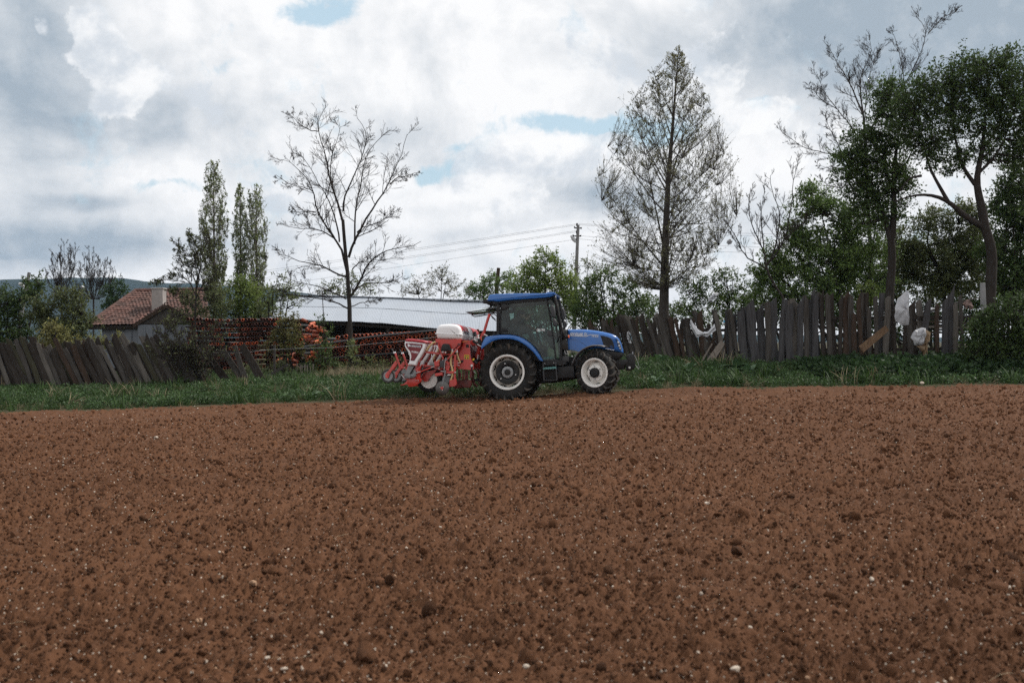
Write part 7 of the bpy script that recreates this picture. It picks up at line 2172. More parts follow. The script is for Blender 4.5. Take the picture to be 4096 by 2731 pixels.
# ---- trees whose outline is known: limbs climb from the trunk to the skin of the crown
def spire(name, label, cat, Y, axis, left, right, base_px, seed, n_limb, rise, leaf, nleaf, lsize, r_trunk, bark, group=None, twg=(5, 5), k_sub=0.30, depth=1.0, low=0.0, droop=0.5, uptw=0.18, lr=0.0085, n_shoot=900, steep=1.0, tws=1.0):
    """axis/left/right: lists of (px,py); rise: how much higher a limb's tip is than its foot, per metre sideways"""
    rs = np.random.default_rng(seed)
    b0 = W(*base_px, Y); b0.z = gz(b0.x, b0.y) - 0.1; o_ = np.array(b0)
    root = thing(name, label, cat, b0, 0, group)
    ys = np.array([p[1] for p in axis]); xs = np.array([p[0] for p in axis])
    ly = np.array([p[1] for p in left]); lx = np.array([p[0] for p in left]); ry = np.array([p[1] for p in right]); rx = np.array([p[0] for p in right])
    top = ys.min(); sc_ = Y / F
    def axis_pt(py): return np.array(W(np.interp(py, ys[::-1] if ys[0] > ys[-1] else ys, xs[::-1] if ys[0] > ys[-1] else xs), py, Y))
    tb_ = Tubes(); tw = Tubes()
    ay = np.linspace(ys.max(), top + 2, 22); A = np.array([axis_pt(v) for v in ay]); A = np.vstack([o_ + [0, 0, 0], A]) - o_
    rr_ = r_trunk * (1 - np.linspace(0, 1, len(A)) ** 0.85) + 0.010; rr_[0] *= 1.3
    tb_.add(A[None], rr_[None], 10)
    ymax = max(ly.max(), ry.max())
    tipv = top + (ymax - top) * rs.uniform(0, 1, n_limb) ** 0.8
    az = rs.uniform(0, 2 * np.pi, n_limb)
    P = []; R_ = []
    for v, a in zip(tipv, az):
        c = math.cos(a); cx = np.interp(v, np.sort(ys), xs[np.argsort(ys)])
        e = np.interp(v, np.sort(ly), lx[np.argsort(ly)]) if c < 0 else np.interp(v, np.sort(ry), rx[np.argsort(ry)])
        w = abs(e - cx) * sc_ * (rs.uniform(0.9, 1.04) if rs.uniform() < .62 else rs.uniform(0.35, 0.9))
        tip = np.array(W(cx, v, Y)) + np.array([c * w, math.sin(a) * w * depth, 0])
        drop = w * rise * rs.uniform(0.85, 1.2) * (1.0 - low * smooth01(top, ymax, v))
        vf = min(v + drop / sc_, max(v + 2, ys.max() - 6 - rs.uniform(0, 1) ** 1.5 * 0.45 * (ys.max() - top))); foot = axis_pt(vf)
        mid = foot + (tip - foot) * 0.45 + np.array([0, 0, (-0.10 * w if rise > 1 else 0.10 * w)]) + rs.normal(0, 0.03 * w, 3)
        t = np.linspace(0, 1, 10)[:, None]
        Q = (1 - t) ** 2 * foot + 2 * t * (1 - t) * mid + t * t * tip
        P.append(Q - o_)
        ra = np.interp(vf, ay[::-1], rr_[1:][::-1]); r0 = min(0.7 * ra, 0.008 + lr * np.linalg.norm(tip - foot)); R_.append(0.006 + (r0 - 0.006) * (1 - np.linspace(0, 1, 10)) ** 1.2)
    P = np.array(P); R_ = np.array(R_)
    tb_.add(P, R_, 6)
    # fine shoots: each target inside the outline is reached from the nearest wood below it
    tv = top + 1 + (ymax - top - 1) * rs.uniform(0, 1, n_shoot) ** 0.75; ta_ = rs.uniform(0, 2 * np.pi, n_shoot); q_ = rs.uniform(0.12, 1.0, n_shoot) ** 0.55
    cx = np.interp(tv, np.sort(ys), xs[np.argsort(ys)])
    el_ = np.interp(tv, np.sort(ly), lx[np.argsort(ly)]); er_ = np.interp(tv, np.sort(ry), rx[np.argsort(ry)])
    ca = np.cos(ta_); wv = np.where(ca < 0, cx - el_, er_ - cx) * sc_
    TG = np.stack([(cx - 512) * sc_, np.full(n_shoot, Y), CZ - (tv - 341) * sc_], 1) + np.stack([ca * wv * q_, np.sin(ta_) * wv * q_ * depth, 0 * ca], 1) - o_
    nodes = np.concatenate([P[:, 2:].reshape(-1, 3), A[3:]])
    best = np.empty(n_shoot, int)
    for k in range(0, n_shoot, 400):
        d = TG[k:k + 400, None, :] - nodes[None]; hd = np.hypot(d[..., 0], d[..., 1]); cost = np.sqrt((d ** 2).sum(-1)) + 3.0 * np.maximum(0, hd * steep - d[..., 2]); best[k:k + 400] = cost.argmin(1)
    S = nodes[best]; t = np.linspace(0, 1, 6)[None, :, None]
    mid = S + (TG - S) * np.array([0.62, 0.62, 0.38]) + rs.normal(0, 0.02, S.shape)
    P1 = (1 - t) ** 2 * S[:, None] + 2 * t * (1 - t) * mid[:, None] + t * t * TG[:, None]
    L1 = np.linalg.norm(TG - S, axis=1)
    P1 = P1[L1 < 2.2]; R1 = np.tile(np.linspace(0.0085, 0.0045, 6), (len(P1), 1)) * tws
    P2, R2 = grow(rs, P1, R1, twg[1], 0.25, 1.0, 34, 10, 0.36, 0.3, 0.7, 4, 0.14, uptw, 0.6, minlen=0.12); R2 = np.clip(R2, 0.0035, 0.006) * tws
    tb_.add(P1, R1, 4); tw.add(P2, R2, 3)
    link('trunk', tb_.mesh('trunk', bark), root); tag(link('twigs', tw.mesh('twigs', TWIGP), root), kind='stuff')
    i = rs.integers(0, len(P2), nleaf); t = rs.uniform(0.3, 1, nleaf) * 3; j = np.clip(t.astype(int), 0, 2); f = (t - j)[:, None]
    C = P2[i, j] * (1 - f) + P2[i, j + 1] * f + rs.normal(0, 0.015, (nleaf, 3))
    Vv, _ = leaves(rs, C, lsize, None, droop, 0.6)
    crown_obj('crown', root, [Vv], LF[leaf])
    return root


left8 = [c8(*p) for p in ((735, 45), (660, 90), (575, 165), (500, 280), (400, 390), (352, 540), (280, 650), (245, 800), (245, 880), (300, 980), (195, 1030), (168, 1190), (200, 1260), (330, 1330), (480, 1400))]
right8 = [c8(*p) for p in ((740, 45), (800, 150), (860, 240), (930, 380), (1000, 530), (1062, 720), (1095, 850), (1075, 940), (1090, 1030), (980, 1150), (960, 1260), (900, 1340), (800, 1420))]
axis8 = [c8(*p) for p in ((735, 45), (715, 300), (700, 500), (675, 800), (660, 1100), (655, 1300), (650, 1500))]
spire('budding_tree', 'tall egg shaped tree with fine twigs and small new leaves beyond the tractor bonnet', 'tree', 40.0, axis8, left8, right8, (663, 362), 11, 70, 1.7, 'bud', 24000, 0.062, 0.20, BARKG, twg=(8, 4), low=0.55, lr=0.0062, n_shoot=2600, steep=0.9, tws=0.85)

BARKP = pmat('bark_poplar', (0.12, 0.10, 0.085), 0.95, var=0.3, vscale=5, spec=0.1)
pop_l = lambda c, w: [(c - w * .25, 0)] 
def poplar(cx, top, hw, bot, label, seed, n, Y=78.0, nl=5200):
    H_ = bot - top
    prof = [(0.0, 0.25), (0.04, 0.5), (0.10, 0.68), (0.22, 0.9), (0.38, 1.05), (0.55, 1.05), (0.75, 0.95), (0.9, 0.75), (1.0, 0.5)]
    lf_ = [(cx - hw * w, top + H_ * t) for t, w in prof]; rt = [(cx + hw * w, top + H_ * t) for t, w in prof]
    spire('poplar', label, 'tree', Y, [(cx, top), (cx + 1, bot + 40)], lf_, rt, (cx + 1, 352), seed, n // 2, 3.6, 'poplar', int(nl * 1.7), 0.14, 0.17, BARKP, 'poplars beyond the yard', (6, 4), 0.28, 1.0, 0.0, 0.2, 0.35, lr=0.004, n_shoot=int(n * 7), steep=2.2, tws=1.3)


poplar(213.5, 159, 14, 300, 'widest and tallest of the three poplars beyond the tiled house', 21, 95)
poplar(240, 180, 7.5, 292, 'slimmest poplar, between the tallest poplar and the broad one near the shed', 22, 50, 80, 2600)
poplar(256, 181, 12, 296, 'broad shorter poplar nearest the shed roof', 23, 75, 80, 3600)


# ---- leafy crowns made of many short shoots
def leafy(name, label, cat, Y, conv, blobs_, seed, leaf, dens=1.0, shoot=0.42, lsize=0.10, base_px=None, limbs=(), bark=BARK, group=None, depth=1.0, twig=0.45, up=0.5, rscale=None, aspect=0.5, kind_part='stuff', nsub=9, sprd=0.85):
    rs = np.random.default_rng(seed)
    k = rscale if rscale else 1.0
    B_ = []
    for q_ in blobs_:
        u, v = conv(q_[0], q_[1]); B_.append((u, v, q_[2] * k, q_[3] if len(q_) > 3 else rs.uniform(-.5, .5)))
    if base_px is None:
        base_px = (np.mean([b_[0] for b_ in B_]), max(b_[1] + b_[2] for b_ in B_))
    b0 = W(base_px[0], base_px[1], Y); b0.z = gz(b0.x, b0.y) - 0.08; o_ = np.array(b0)
    root = thing(name, label, cat, b0, 0, group)
    Vs = []; tw = Tubes(); tb_ = Tubes(); cs = []
    for (u, v, r, dy) in B_: cs.append((np.array(W(u, v, Y)) + np.array([0, dy * r / F * Y * 1.6 * depth, 0]) - o_, r / F * Y))
    B2 = []
    for (u, v, r, dy) in B_:
        if r < 6: B2.append((u, v, r, dy, 1.0)); continue
        for _ in range(nsub):
            a, q_ = rs.uniform(0, 6.283), rs.uniform(0, 1) ** 0.5; B2.append((u + math.cos(a) * q_ * r * sprd, v + math.sin(a) * q_ * r * sprd * .92, r * rs.uniform(.24, .46), dy + rs.uniform(-.5, .5) * r / (r * .38), 0.62))
    for (u, v, r, dy, dk) in B2:
        R_ = r / F * Y; c = np.array(W(u, v, Y)) + np.array([0, dy * R_ * 1.6 * depth, 0]) - o_
        ns = int(dk * dens * 1.55 * 0.085 * math.pi * r * r * (0.42 / shoot) + 2)
        d = nrm_(rs.normal(size=(ns, 3))); rad = rs.uniform(0, 1, ns) ** 0.55
        S = c + d * (rad * R_ * 0.92)[:, None] * np.array([1, depth, 0.9])
        D = nrm_(d * 0.55 + np.array([0, 0, up]) + 0.55 * rs.normal(size=(ns, 3)))
        L_ = shoot * rs.uniform(0.5, 1.3, ns)
        kp = 4; pts = np.empty((ns, kp, 3)); pts[:, 0] = S; dd = D
        for j in range(1, kp):
            dd = nrm_(dd + 0.2 * rs.normal(size=(ns, 3))); pts[:, j] = pts[:, j - 1] + dd * (L_ / (kp - 1))[:, None]
        m = rs.uniform(0, 1, ns) < twig
        tw.add(pts[m], np.tile(np.linspace(0.008, 0.004, kp), (m.sum(), 1)), 3)
        nl = 9; ii_ = np.repeat(np.arange(ns), nl); t = rs.uniform(0.1, 1, len(ii_)) * (kp - 1); j = np.clip(t.astype(int), 0, kp - 2); f = (t - j)[:, None]
        C = pts[ii_, j] * (1 - f) + pts[ii_, j + 1] * f + rs.normal(0, 0.035, (len(ii_), 3))
        Vv, _ = leaves(rs, C, lsize, D[ii_], 0.15, aspect); Vs.append(Vv)
    # limbs measured, then boughs to every clump
    pool = []
    for (r0, r1, pts) in limbs:
        Q = resample(limb3(pts, conv, Y, rs, 0.15), 14) - o_
        if not pool: Q = resample([np.zeros(3)] + list(limb3(pts, conv, Y, rs, 0.0) - o_), 16)
        tb_.add(Q[None], (np.linspace(r0, r1, len(Q)) if len(pool) == 0 else r1 * .45 + (r0 - r1 * .45) * (1 - np.linspace(0, 1, len(Q))) ** 1.1)[None], 9); pool.extend(list(Q[3:]))
    if not pool:
        nst = 3 + len(cs) // 3
        for _ in range(nst):
            c, R_ = cs[rs.integers(0, len(cs))]
            st = np.array([rs.uniform(-.35, .35), rs.uniform(-.3, .3), 0.0])
            Q = resample([st, st * 0.6 + (c * 0.45) * np.array([1, 1, 1.1]), c], 10); tb_.add(Q[None], np.linspace(0.05, 0.015, 10)[None], 6); pool.extend(list(Q[4:]))
    pool = np.array(pool)
    for (c, R_) in cs:
        d2 = np.linalg.norm(pool - c, axis=1) + 0.6 * np.maximum(0, pool[:, 2] - c[2]); s0 = pool[np.argmin(d2)]
        for _ in range(3):
            e = c + nrm_(rs.normal(size=3)) * R_ * 0.6
            Q = resample([s0, s0 * .5 + e * .5 + rs.normal(0, .1, 3), e], 8); tb_.add(Q[None], np.linspace(0.028, 0.008, 8)[None], 5)
    link('trunk', tb_.mesh('trunk', bark), root)
    if tw.V: tag(link('twigs', tw.mesh('twigs', TWIG), root), kind='stuff')
    crown_obj('crown', root, Vs, LF[leaf], kind_part)
    return root


K = 0.19935
T5 = [(0.17, 0.12, [(828, 1430), (842, 1300), (832, 1190)]), (0.10, 0.03, [(830, 1200), (800, 1080), (735, 930), (690, 810), (660, 740)]), (0.12, 0.03, [(838, 1190), (852, 1000), (840, 900), (858, 760), (880, 620), (870, 500)]),
      (0.05, 0.02, [(850, 960), (790, 820), (740, 700), (760, 600)]), (0.05, 0.02, [(848, 900), (920, 800), (960, 700)])]
leafy('leafy_tree', 'dark leafy tree with a forked trunk beside the leaning leafy tree', 'tree', 33.0, cR, [(650, 760, 62), (620, 830, 50), (700, 700, 60), (740, 800, 85), (690, 890, 70), (640, 930, 55), (800, 650, 70), (780, 560, 60), (830, 480, 55), (870, 560, 60), (860, 700, 60), (820, 780, 70),
      (790, 900, 65), (860, 880, 55), (720, 960, 60), (900, 460, 50), (760, 480, 40), (610, 880, 40), (900, 950, 45), (840, 980, 45), (700, 1010, 48), (760, 1065, 48), (660, 1000, 42), (885, 1060, 42), (820, 1085, 42), (640, 1090, 40), (900, 880, 45), (780, 1010, 45), (830, 440, 35)], 31, 'dark', 1.5, 0.42, 0.095, (887, 366), T5, BARK, rscale=K * 1.16, nsub=9, sprd=1.05)
T6 = [(0.21, 0.14, [(1335, 1400), (1342, 1250), (1300, 1125)]), (0.15, 0.04, [(1302, 1130), (1282, 1000), (1252, 920), (1275, 830), (1292, 740), (1305, 600), (1310, 480)]), (0.115, 0.035, [(1296, 1135), (1200, 1085), (1130, 1010), (1085, 988), (1000, 970), (910, 985), (850, 1010)]),
      (0.065, 0.02, [(1118, 1008), (1060, 905), (1025, 840), (1000, 740), (980, 620)]), (0.07, 0.02, [(1255, 925), (1185, 830), (1160, 720), (1140, 600), (1150, 480)]), (0.05, 0.02, [(1280, 860), (1360, 780), (1420, 660), (1440, 520)]), (0.04, 0.02, [(1290, 740), (1380, 640), (1390, 450)]),
      (0.045, 0.02, [(985, 880), (930, 890), (870, 960)])]
leafy('leafy_tree', 'largest dark leafy tree with a long horizontal bough and a leaning trunk', 'tree', 31.5, cR, [(1380, 325, 62), (1300, 340, 48), (1230, 325, 50), (1450, 370, 70), (1160, 400, 55), (1090, 415, 55), (1020, 440, 55), (950, 480, 60), (900, 540, 55), (1250, 430, 75), (1350, 450, 80), (1440, 480, 80), (1500, 430, 60),
      (1170, 510, 75), (1060, 530, 70), (980, 590, 62), (1290, 560, 72), (1400, 590, 80), (1480, 600, 70), (1120, 640, 75), (1220, 660, 65), (1020, 700, 55), (1450, 700, 65), (1340, 680, 62), (1080, 760, 55), (1170, 760, 50), (1300, 770, 55), (1030, 810, 45), (960, 760, 40), (1400, 780, 50), (1150, 860, 38), (900, 620, 50), (1540, 540, 60), (1480, 770, 55), (1430, 830, 45), (1510, 690, 55), (940, 690, 45), (1120, 560, 50), (1380, 530, 55)], 33, 'dark', 1.28, 0.44, 0.095, (985, 368), T6, BARK, rscale=K * 1.22, nsub=9, sprd=1.06)
leafy('leafy_tree', 'mid green bushy tree between the small bare tree and the forked leafy tree', 'tree', 35.5, cR, [(400, 990, 50), (440, 960, 35), (510, 1000, 45), (385, 1080, 62), (470, 1080, 70), (560, 1090, 70), (640, 1060, 60), (330, 1190, 75), (430, 1190, 85), (540, 1190, 90), (660, 1180, 85), (740, 1130, 60), (270, 1290, 75), (370, 1310, 95), (490, 1310, 100), (620, 1310, 100), (740, 1290, 85), (190, 1390, 65), (300, 1420, 90), (430, 1440, 100), (570, 1440, 100), (700, 1430, 95), (780, 1400, 70), (240, 1340, 60)], 35, 'mid', 1.7, 0.36, 0.095, (852, 368), (), BARK, rscale=K * 1.12)
leafy('olive_leaved_tree', 'olive leaved crooked tree between the forked trunk and the leaning trunk', 'tree', 37.0, cR, [(1010, 1130, 65), (1090, 1100, 65), (1180, 1080, 60), (1230, 1060, 45), (950, 1220, 70), (1050, 1220, 85), (1150, 1200, 85), (1230, 1190, 60), (960, 1330, 75), (1060, 1340, 85), (1160, 1330, 90), (1240, 1300, 65), (1000, 1430, 80), (1110, 1440, 80), (1210, 1420, 70), (900, 1360, 60), (900, 1250, 50), (1270, 1150, 60), (1285, 1250, 62), (1258, 1085, 45), (870, 1200, 52), (850, 1300, 58), (860, 1400, 60), (1290, 1350, 60)], 37, 'olive', 1.5, 0.34, 0.09, (945, 368), [(0.09, 0.05, [(1100, 1440), (1090, 1380), (1050, 1310), (1000, 1230)]), (0.05, 0.02, [(1060, 1320), (1010, 1220), (1040, 1080), (1045, 1020)]), (0.05, 0.02, [(1090, 1390), (1150, 1280), (1170, 1120)])], BARK, rscale=K * 1.12)
leafy('leafy_tree', 'blackish green tree beyond the leaning trunk, below the big crown', 'tree', 34.5, cR, [(1440, 870, 55), (1490, 920, 65), (1400, 950, 60), (1470, 1010, 75), (1390, 1060, 70), (1500, 1090, 80), (1420, 1140, 85), (1510, 1180, 80), (1380, 1240, 80), (1460, 1270, 90), (1540, 1300, 80), (1370, 1350, 75), (1450, 1380, 90), (1530, 1420, 80), (1400, 1450, 80), (1560, 1150, 70)], 39, 'dark', 1.4, 0.38, 0.105, (1012, 368), (), BARK, rscale=K * 1.15)
leafy('shrub', 'dark shrub spilling over the end of the tall fence by the concrete post', 'shrub', 28.2, cI, [(985, 322, 12), (998, 316, 14), (1012, 310, 16), (1026, 312, 18), (978, 338, 12), (992, 335, 16), (1008, 332, 18), (1026, 335, 20), (972, 352, 11), (986, 352, 15), (1002, 352, 18), (1022, 356, 20), (1040, 340, 18), (978, 364, 9), (994, 366, 12), (1014, 370, 13)], 41, 'dark', 1.0, 0.30, 0.085, (1004, 374), (), BARK)
leafy('sapling', 'yellow green sapling showing between boards of the tall fence', 'sapling', 30.7, cI, [(864, 291, 4.5), (870, 297, 5), (866, 304, 5), (872, 287, 4), (847, 302, 4), (862, 310, 4)], 42, 'bright', 1.3, 0.2, 0.08, (866, 366), (), TWIG)

leafy('bush', 'dark thicket filling the shade behind the board stack and white sack', 'bush', 41.0, cI, [(850, 262, 14), (872, 255, 15), (895, 258, 16), (918, 252, 15), (940, 256, 15), (962, 250, 15), (985, 255, 16), (1008, 250, 16), (1028, 262, 16), (835, 278, 14), (858, 282, 15), (880, 280, 16), (905, 285, 17), (930, 278, 17), (955, 285, 18), (980, 280, 17), (1005, 285, 18), (890, 305, 17), (915, 308, 17), (940, 308, 18), (965, 308, 18), (990, 308, 17), (1015, 308, 18), (868, 300, 14), (925, 330, 16), (960, 330, 16), (895, 328, 15), (990, 330, 15), (840, 300, 15), (820, 305, 14), (860, 325, 14)], 63, 'dark', 1.5, 0.36, 0.10, (930, 358), ())
# behind the tractor and the fence
leafy('bush', 'bright green rounded bush behind the tractor cab roof', 'bush', 47.0, cI, [(530, 270, 11), (545, 262, 10), (556, 268, 11), (525, 282, 12), (540, 278, 14), (556, 284, 14), (568, 280, 10), (530, 296, 13), (546, 298, 15), (563, 300, 14), (536, 312, 14), (555, 315, 15), (516, 288, 9), (572, 296, 10), (518, 300, 10)], 43, 'bright', 1.7, 0.42, 0.12, (546, 352), ())
leafy('bush', 'low green bush between the shed roof and the brown pole', 'bush', 50.0, cI, [(480, 286, 8), (490, 282, 9), (500, 284, 9), (508, 278, 7), (484, 297, 9), (497, 297, 10), (508, 294, 9), (512, 306, 10), (474, 292, 6), (520, 318, 12), (505, 318, 12)], 44, 'mid', 1.5, 0.40, 0.11, (500, 352), ())
leafy('bush', 'olive green tangled bush between the cab and the budding tree', 'bush', 44.0, cI, [(590, 285, 9), (600, 278, 9), (612, 274, 8), (585, 300, 13), (602, 296, 14), (618, 290, 12), (632, 286, 10), (590, 316, 14), (608, 314, 15), (625, 308, 14), (640, 302, 12), (578, 325, 13), (598, 330, 14), (618, 328, 14), (636, 322, 13), (648, 314, 10), (645, 330, 10), (578, 308, 10)], 45, 'mid', 1.25, 0.42, 0.11, (612, 352), ())
leafy('bush', 'thin grey green bush behind the power pole', 'bush', 55.0, cI, [(578, 268, 9), (588, 264, 8), (597, 270, 8), (582, 282, 10), (594, 284, 10), (606, 268, 6)], 46, 'olive', 0.30, 0.55, 0.10, (588, 352), (), twig=1.0)
leafy('bush', 'sparse green bush low beside the trunk of the egg shaped tree', 'bush', 41.0, cI, [(690, 292, 11), (702, 286, 10), (716, 282, 11), (728, 278, 9), (738, 286, 10), (700, 300, 12), (716, 300, 13), (732, 300, 12), (748, 296, 10), (758, 302, 10), (688, 308, 10), (745, 310, 11), (724, 314, 11), (704, 316, 10)], 47, 'mid', 1.0, 0.45, 0.10, (718, 354), (), twig=0.9)
leafy('bush', 'green thicket between the small bare tree and the tall fence', 'bush', 36.5, cI, [(760, 292, 10), (772, 296, 12), (786, 298, 13), (752, 306, 10), (800, 300, 13), (768, 310, 12), (784, 314, 12), (800, 316, 12), (812, 306, 12), (822, 316, 12), (838, 318, 12), (855, 320, 12), (870, 322, 12)], 48, 'mid', 1.5, 0.36, 0.095, (785, 366), ())
leafy('blossoming_tree', 'pale twiggy tree with faint blossom above the shed roof', 'tree', 53.0, cI, [(412, 288, 8), (424, 284, 9), (434, 276, 9), (442, 270, 7), (446, 282, 10), (456, 282, 9), (432, 290, 10), (464, 288, 8), (418, 294, 8), (452, 293, 9), (404, 292, 6), (470, 294, 7)], 49, 'pale', 0.34, 0.50, 0.085, (438, 352), (), TWIG, twig=1.0)
leafy('bush', 'grey green bush half hidden behind the bare tree trunk', 'bush', 52.0, cI, [(330, 288, 8), (340, 282, 8), (352, 280, 9), (362, 284, 9), (372, 290, 8), (345, 292, 9), (358, 294, 9), (322, 293, 7), (336, 296, 8)], 50, 'olive', 0.45, 0.45, 0.10, (348, 352), (), twig=0.8)
leafy('bush', 'bright green bush beneath the poplars next to the shed', 'bush', 45.0, cI, [(228, 300, 11), (240, 292, 10), (252, 296, 11), (236, 310, 12), (250, 312, 12), (264, 306, 10), (224, 316, 11), (242, 324, 11), (258, 322, 10), (246, 284, 7), (234, 286, 7), (262, 296, 8)], 51, 'bright', 1.6, 0.42, 0.11, (244, 356), ())
leafy('bush', 'grey green bush against the poplar end of the shed roof', 'bush', 43.0, cI, [(272, 292, 8), (282, 286, 8), (290, 288, 7), (270, 304, 9), (280, 300, 9), (262, 316, 9), (276, 314, 8), (292, 298, 6), (298, 304, 5)], 52, 'olive', 0.6, 0.42, 0.10, (276, 358), (), twig=0.8)
leafy('bush', 'olive bush between the house gable and the poplars', 'bush', 43.5, cI, [(205, 300, 10), (214, 292, 9), (196, 310, 9), (210, 314, 11), (200, 324, 10), (216, 326, 10), (190, 298, 7), (222, 306, 9)], 53, 'olive', 1.1, 0.42, 0.10, (206, 358), (), twig=0.9)
leafy('bush', 'olive green hedge low behind the cab and the foot of the budding tree', 'bush', 50.0, cI, [(470, 308, 12), (490, 312, 13), (510, 312, 13), (530, 318, 14), (552, 320, 15), (575, 312, 14), (597, 310, 15), (620, 312, 15), (642, 314, 15), (665, 316, 14), (688, 318, 14), (710, 320, 13), (732, 318, 13), (752, 316, 12), (655, 304, 10), (680, 306, 9)], 64, 'mid', 1.3, 0.42, 0.11, (600, 352), ())
# left hedge
leafy('hedge_bush', 'dark green bush around the leaning lamp pole', 'bush', 38.0, cI, [(-8, 300, 16), (8, 302, 13), (0, 318, 16), (16, 316, 14), (8, 332, 15), (-10, 334, 16), (24, 330, 13), (22, 300, 9), (30, 288, 8), (38, 284, 6), (34, 298, 10), (16, 345, 12), (0, 350, 12)], 54, 'dark', 1.4, 0.38, 0.10, (12, 372), ())
leafy('hedge_bush', 'olive bush beside the house, next to the dark bush at the lamp pole', 'bush', 37.0, cI, [(48, 308, 12), (58, 302, 11), (70, 302, 12), (78, 304, 10), (44, 322, 13), (60, 318, 14), (76, 318, 14), (50, 336, 12), (66, 334, 13), (84, 334, 12), (40, 310, 10), (84, 318, 8)], 55, 'olive', 1.4, 0.38, 0.095, (68, 374), ())
leafy('hedge_bush', 'yellow green low bush just behind the leaning fence', 'bush', 33.5, cI, [(48, 340, 9), (58, 336, 9), (66, 344, 8), (76, 344, 7), (40, 348, 8), (54, 350, 8), (90, 344, 7), (102, 342, 7), (116, 342, 6), (52, 330, 6)], 56, 'ivy', 1.0, 0.30, 0.085, (62, 376), ())
leafy('conifer_bush', 'dark roundish evergreen beside the hip of the tiled roof', 'tree', 56.0, cI, [(112, 293, 7), (118, 287, 7), (108, 300, 8), (118, 298, 9), (124, 292, 5), (110, 308, 8), (120, 308, 8)], 57, 'cover', 1.3, 0.35, 0.12, (115, 350), ())
# climbers and saplings on the pipe stacks
leafy('vine', 'yellowish vine hanging over the stack end beside the orange sockets', 'vine', 38.6, cI, [(283, 322, 6), (290, 328, 7), (284, 336, 7), (276, 340, 6), (295, 338, 7), (288, 346, 7), (268, 346, 5), (300, 350, 7), (278, 330, 6), (270, 353, 4), (294, 318, 4)], 58, 'ivy', 0.85, 0.26, 0.085, (288, 374), (), twig=0.3)
leafy('sapling', 'green leaved thin sapling between the two pipe stacks', 'sapling', 36.0, cI, [(322, 344, 6), (326, 334, 5), (320, 354, 6), (327, 362, 7), (318, 366, 7), (322, 322, 5), (330, 350, 5), (333, 368, 6), (310, 366, 6)], 59, 'mid', 0.8, 0.28, 0.075, (322, 374), [(0.035, 0.01, [(322, 360), (324, 330), (323, 305), (322, 290)])], TWIG, twig=0.8)
leafy('vine', 'green creeper wrapped round the foot of the tall bare tree', 'vine', 34.7, cI, [(351, 345, 3.5), (354, 352, 4), (350, 358, 4), (355, 364, 5), (349, 369, 5), (358, 372, 5), (347, 374, 5)], 60, 'olive', 1.2, 0.2, 0.075, (352, 375), (), twig=0.3)
leafy('weed_bush', 'scrubby grey green weeds at the foot of the stack behind the drill', 'weeds', 36.0, cI, [(368, 368, 6), (382, 370, 6), (396, 369, 6), (410, 370, 6), (425, 370, 6), (340, 371, 6), (438, 370, 6), (400, 362, 4), (372, 361, 4)], 61, 'olive', 0.8, 0.26, 0.075, (395, 376), (), twig=0.8)
leafy('weed_bush', 'scrubby green weeds below the stack behind the three leaning planks', 'weeds', 35.5, cI, [(258, 371, 6), (272, 372, 7), (286, 373, 7), (244, 374, 6), (300, 376, 7), (280, 364, 5), (312, 377, 6), (228, 377, 6)], 62, 'olive', 0.9, 0.28, 0.075, (275, 379), (), twig=0.8)
# twiggy tree before the house, bramble at the fence end
T9 = [(0.075, 0.03, [(1835, 800), (1832, 650), (1838, 500), (1850, 350), (1860, 220)]), (0.035, 0.008, [(1850, 360), (1880, 200), (1890, 50), (1900, -100), (1860, -220)]), (0.030, 0.008, [(1840, 420), (1790, 300), (1720, 240), (1640, 200), (1560, 220), (1450, 290)]), (0.030, 0.008, [(1845, 450), (1900, 330), (1980, 260), (2060, 200), (2130, 180)]),
      (0.028, 0.008, [(1850, 330), (1800, 200), (1760, 90), (1700, 0), (1640, -60)]), (0.025, 0.008, [(1836, 560), (1760, 460), (1680, 410), (1600, 400)]), (0.025, 0.008, [(1840, 520), (1930, 440), (2020, 420), (2090, 440)]), (0.025, 0.008, [(1855, 280), (1900, 120), (1960, -20), (1990, -120)]), (0.02, 0.008, [(1836, 640), (1740, 600), (1660, 620), (1580, 690)]), (0.022, 0.008, [(1860, 240), (1830, 80), (1810, -60), (1770, -160)])]
r9, o9, P19, P29, P39, rs9 = limbed('twiggy_tree', 'thin dark twiggy tree in front of the tiled roof beside the chimney', 'tree', 39.0, c3, T9, 9, BARK, (195, 374), (22, 9, 4), (0.36, 0.44, 0.5), 0.05, 1.0, lk=0.8, tws=1.25)
iL = rs9.integers(0, len(P39), 3500); Vv, _ = leaves(rs9, P39[iL, rs9.integers(1, 4, 3500)], 0.075, None, 0.2, 0.5); crown_obj('crown', r9, [Vv], LF['olive'])
T10 = [(0.03, 0.02, [(1800, 1180), (1805, 1120), (1810, 1060)])] + [(0.022, 0.006, [(1810 + random.Random(i).uniform(-160, 160), 1230), (1800 + random.Random(i + 50).uniform(-260, 260), 1000 + random.Random(i + 9).uniform(-80, 80)), (1800 + random.Random(i + 70).uniform(-420, 420), 820 + random.Random(i + 99).uniform(-220, 120))]) for i in range(13)]
r10, o10, P1x, P2x, P3x, rsx = limbed('bramble', 'leafless bramble tangle over the end of the leaning fence', 'bramble', 30.6, c3, T10, 10, BARKG, (190, 386), (14, 7, 3), (0.36, 0.45, 0.5), 0.02, 0.5, tws=1.2)
iL = rsx.integers(0, len(P3x), 2200); Vv, _ = leaves(rsx, P3x[iL, rsx.integers(1, 4, 2200)], 0.06, None, 0.2, 0.5); crown_obj('crown', r10, [Vv], LF['olive'])


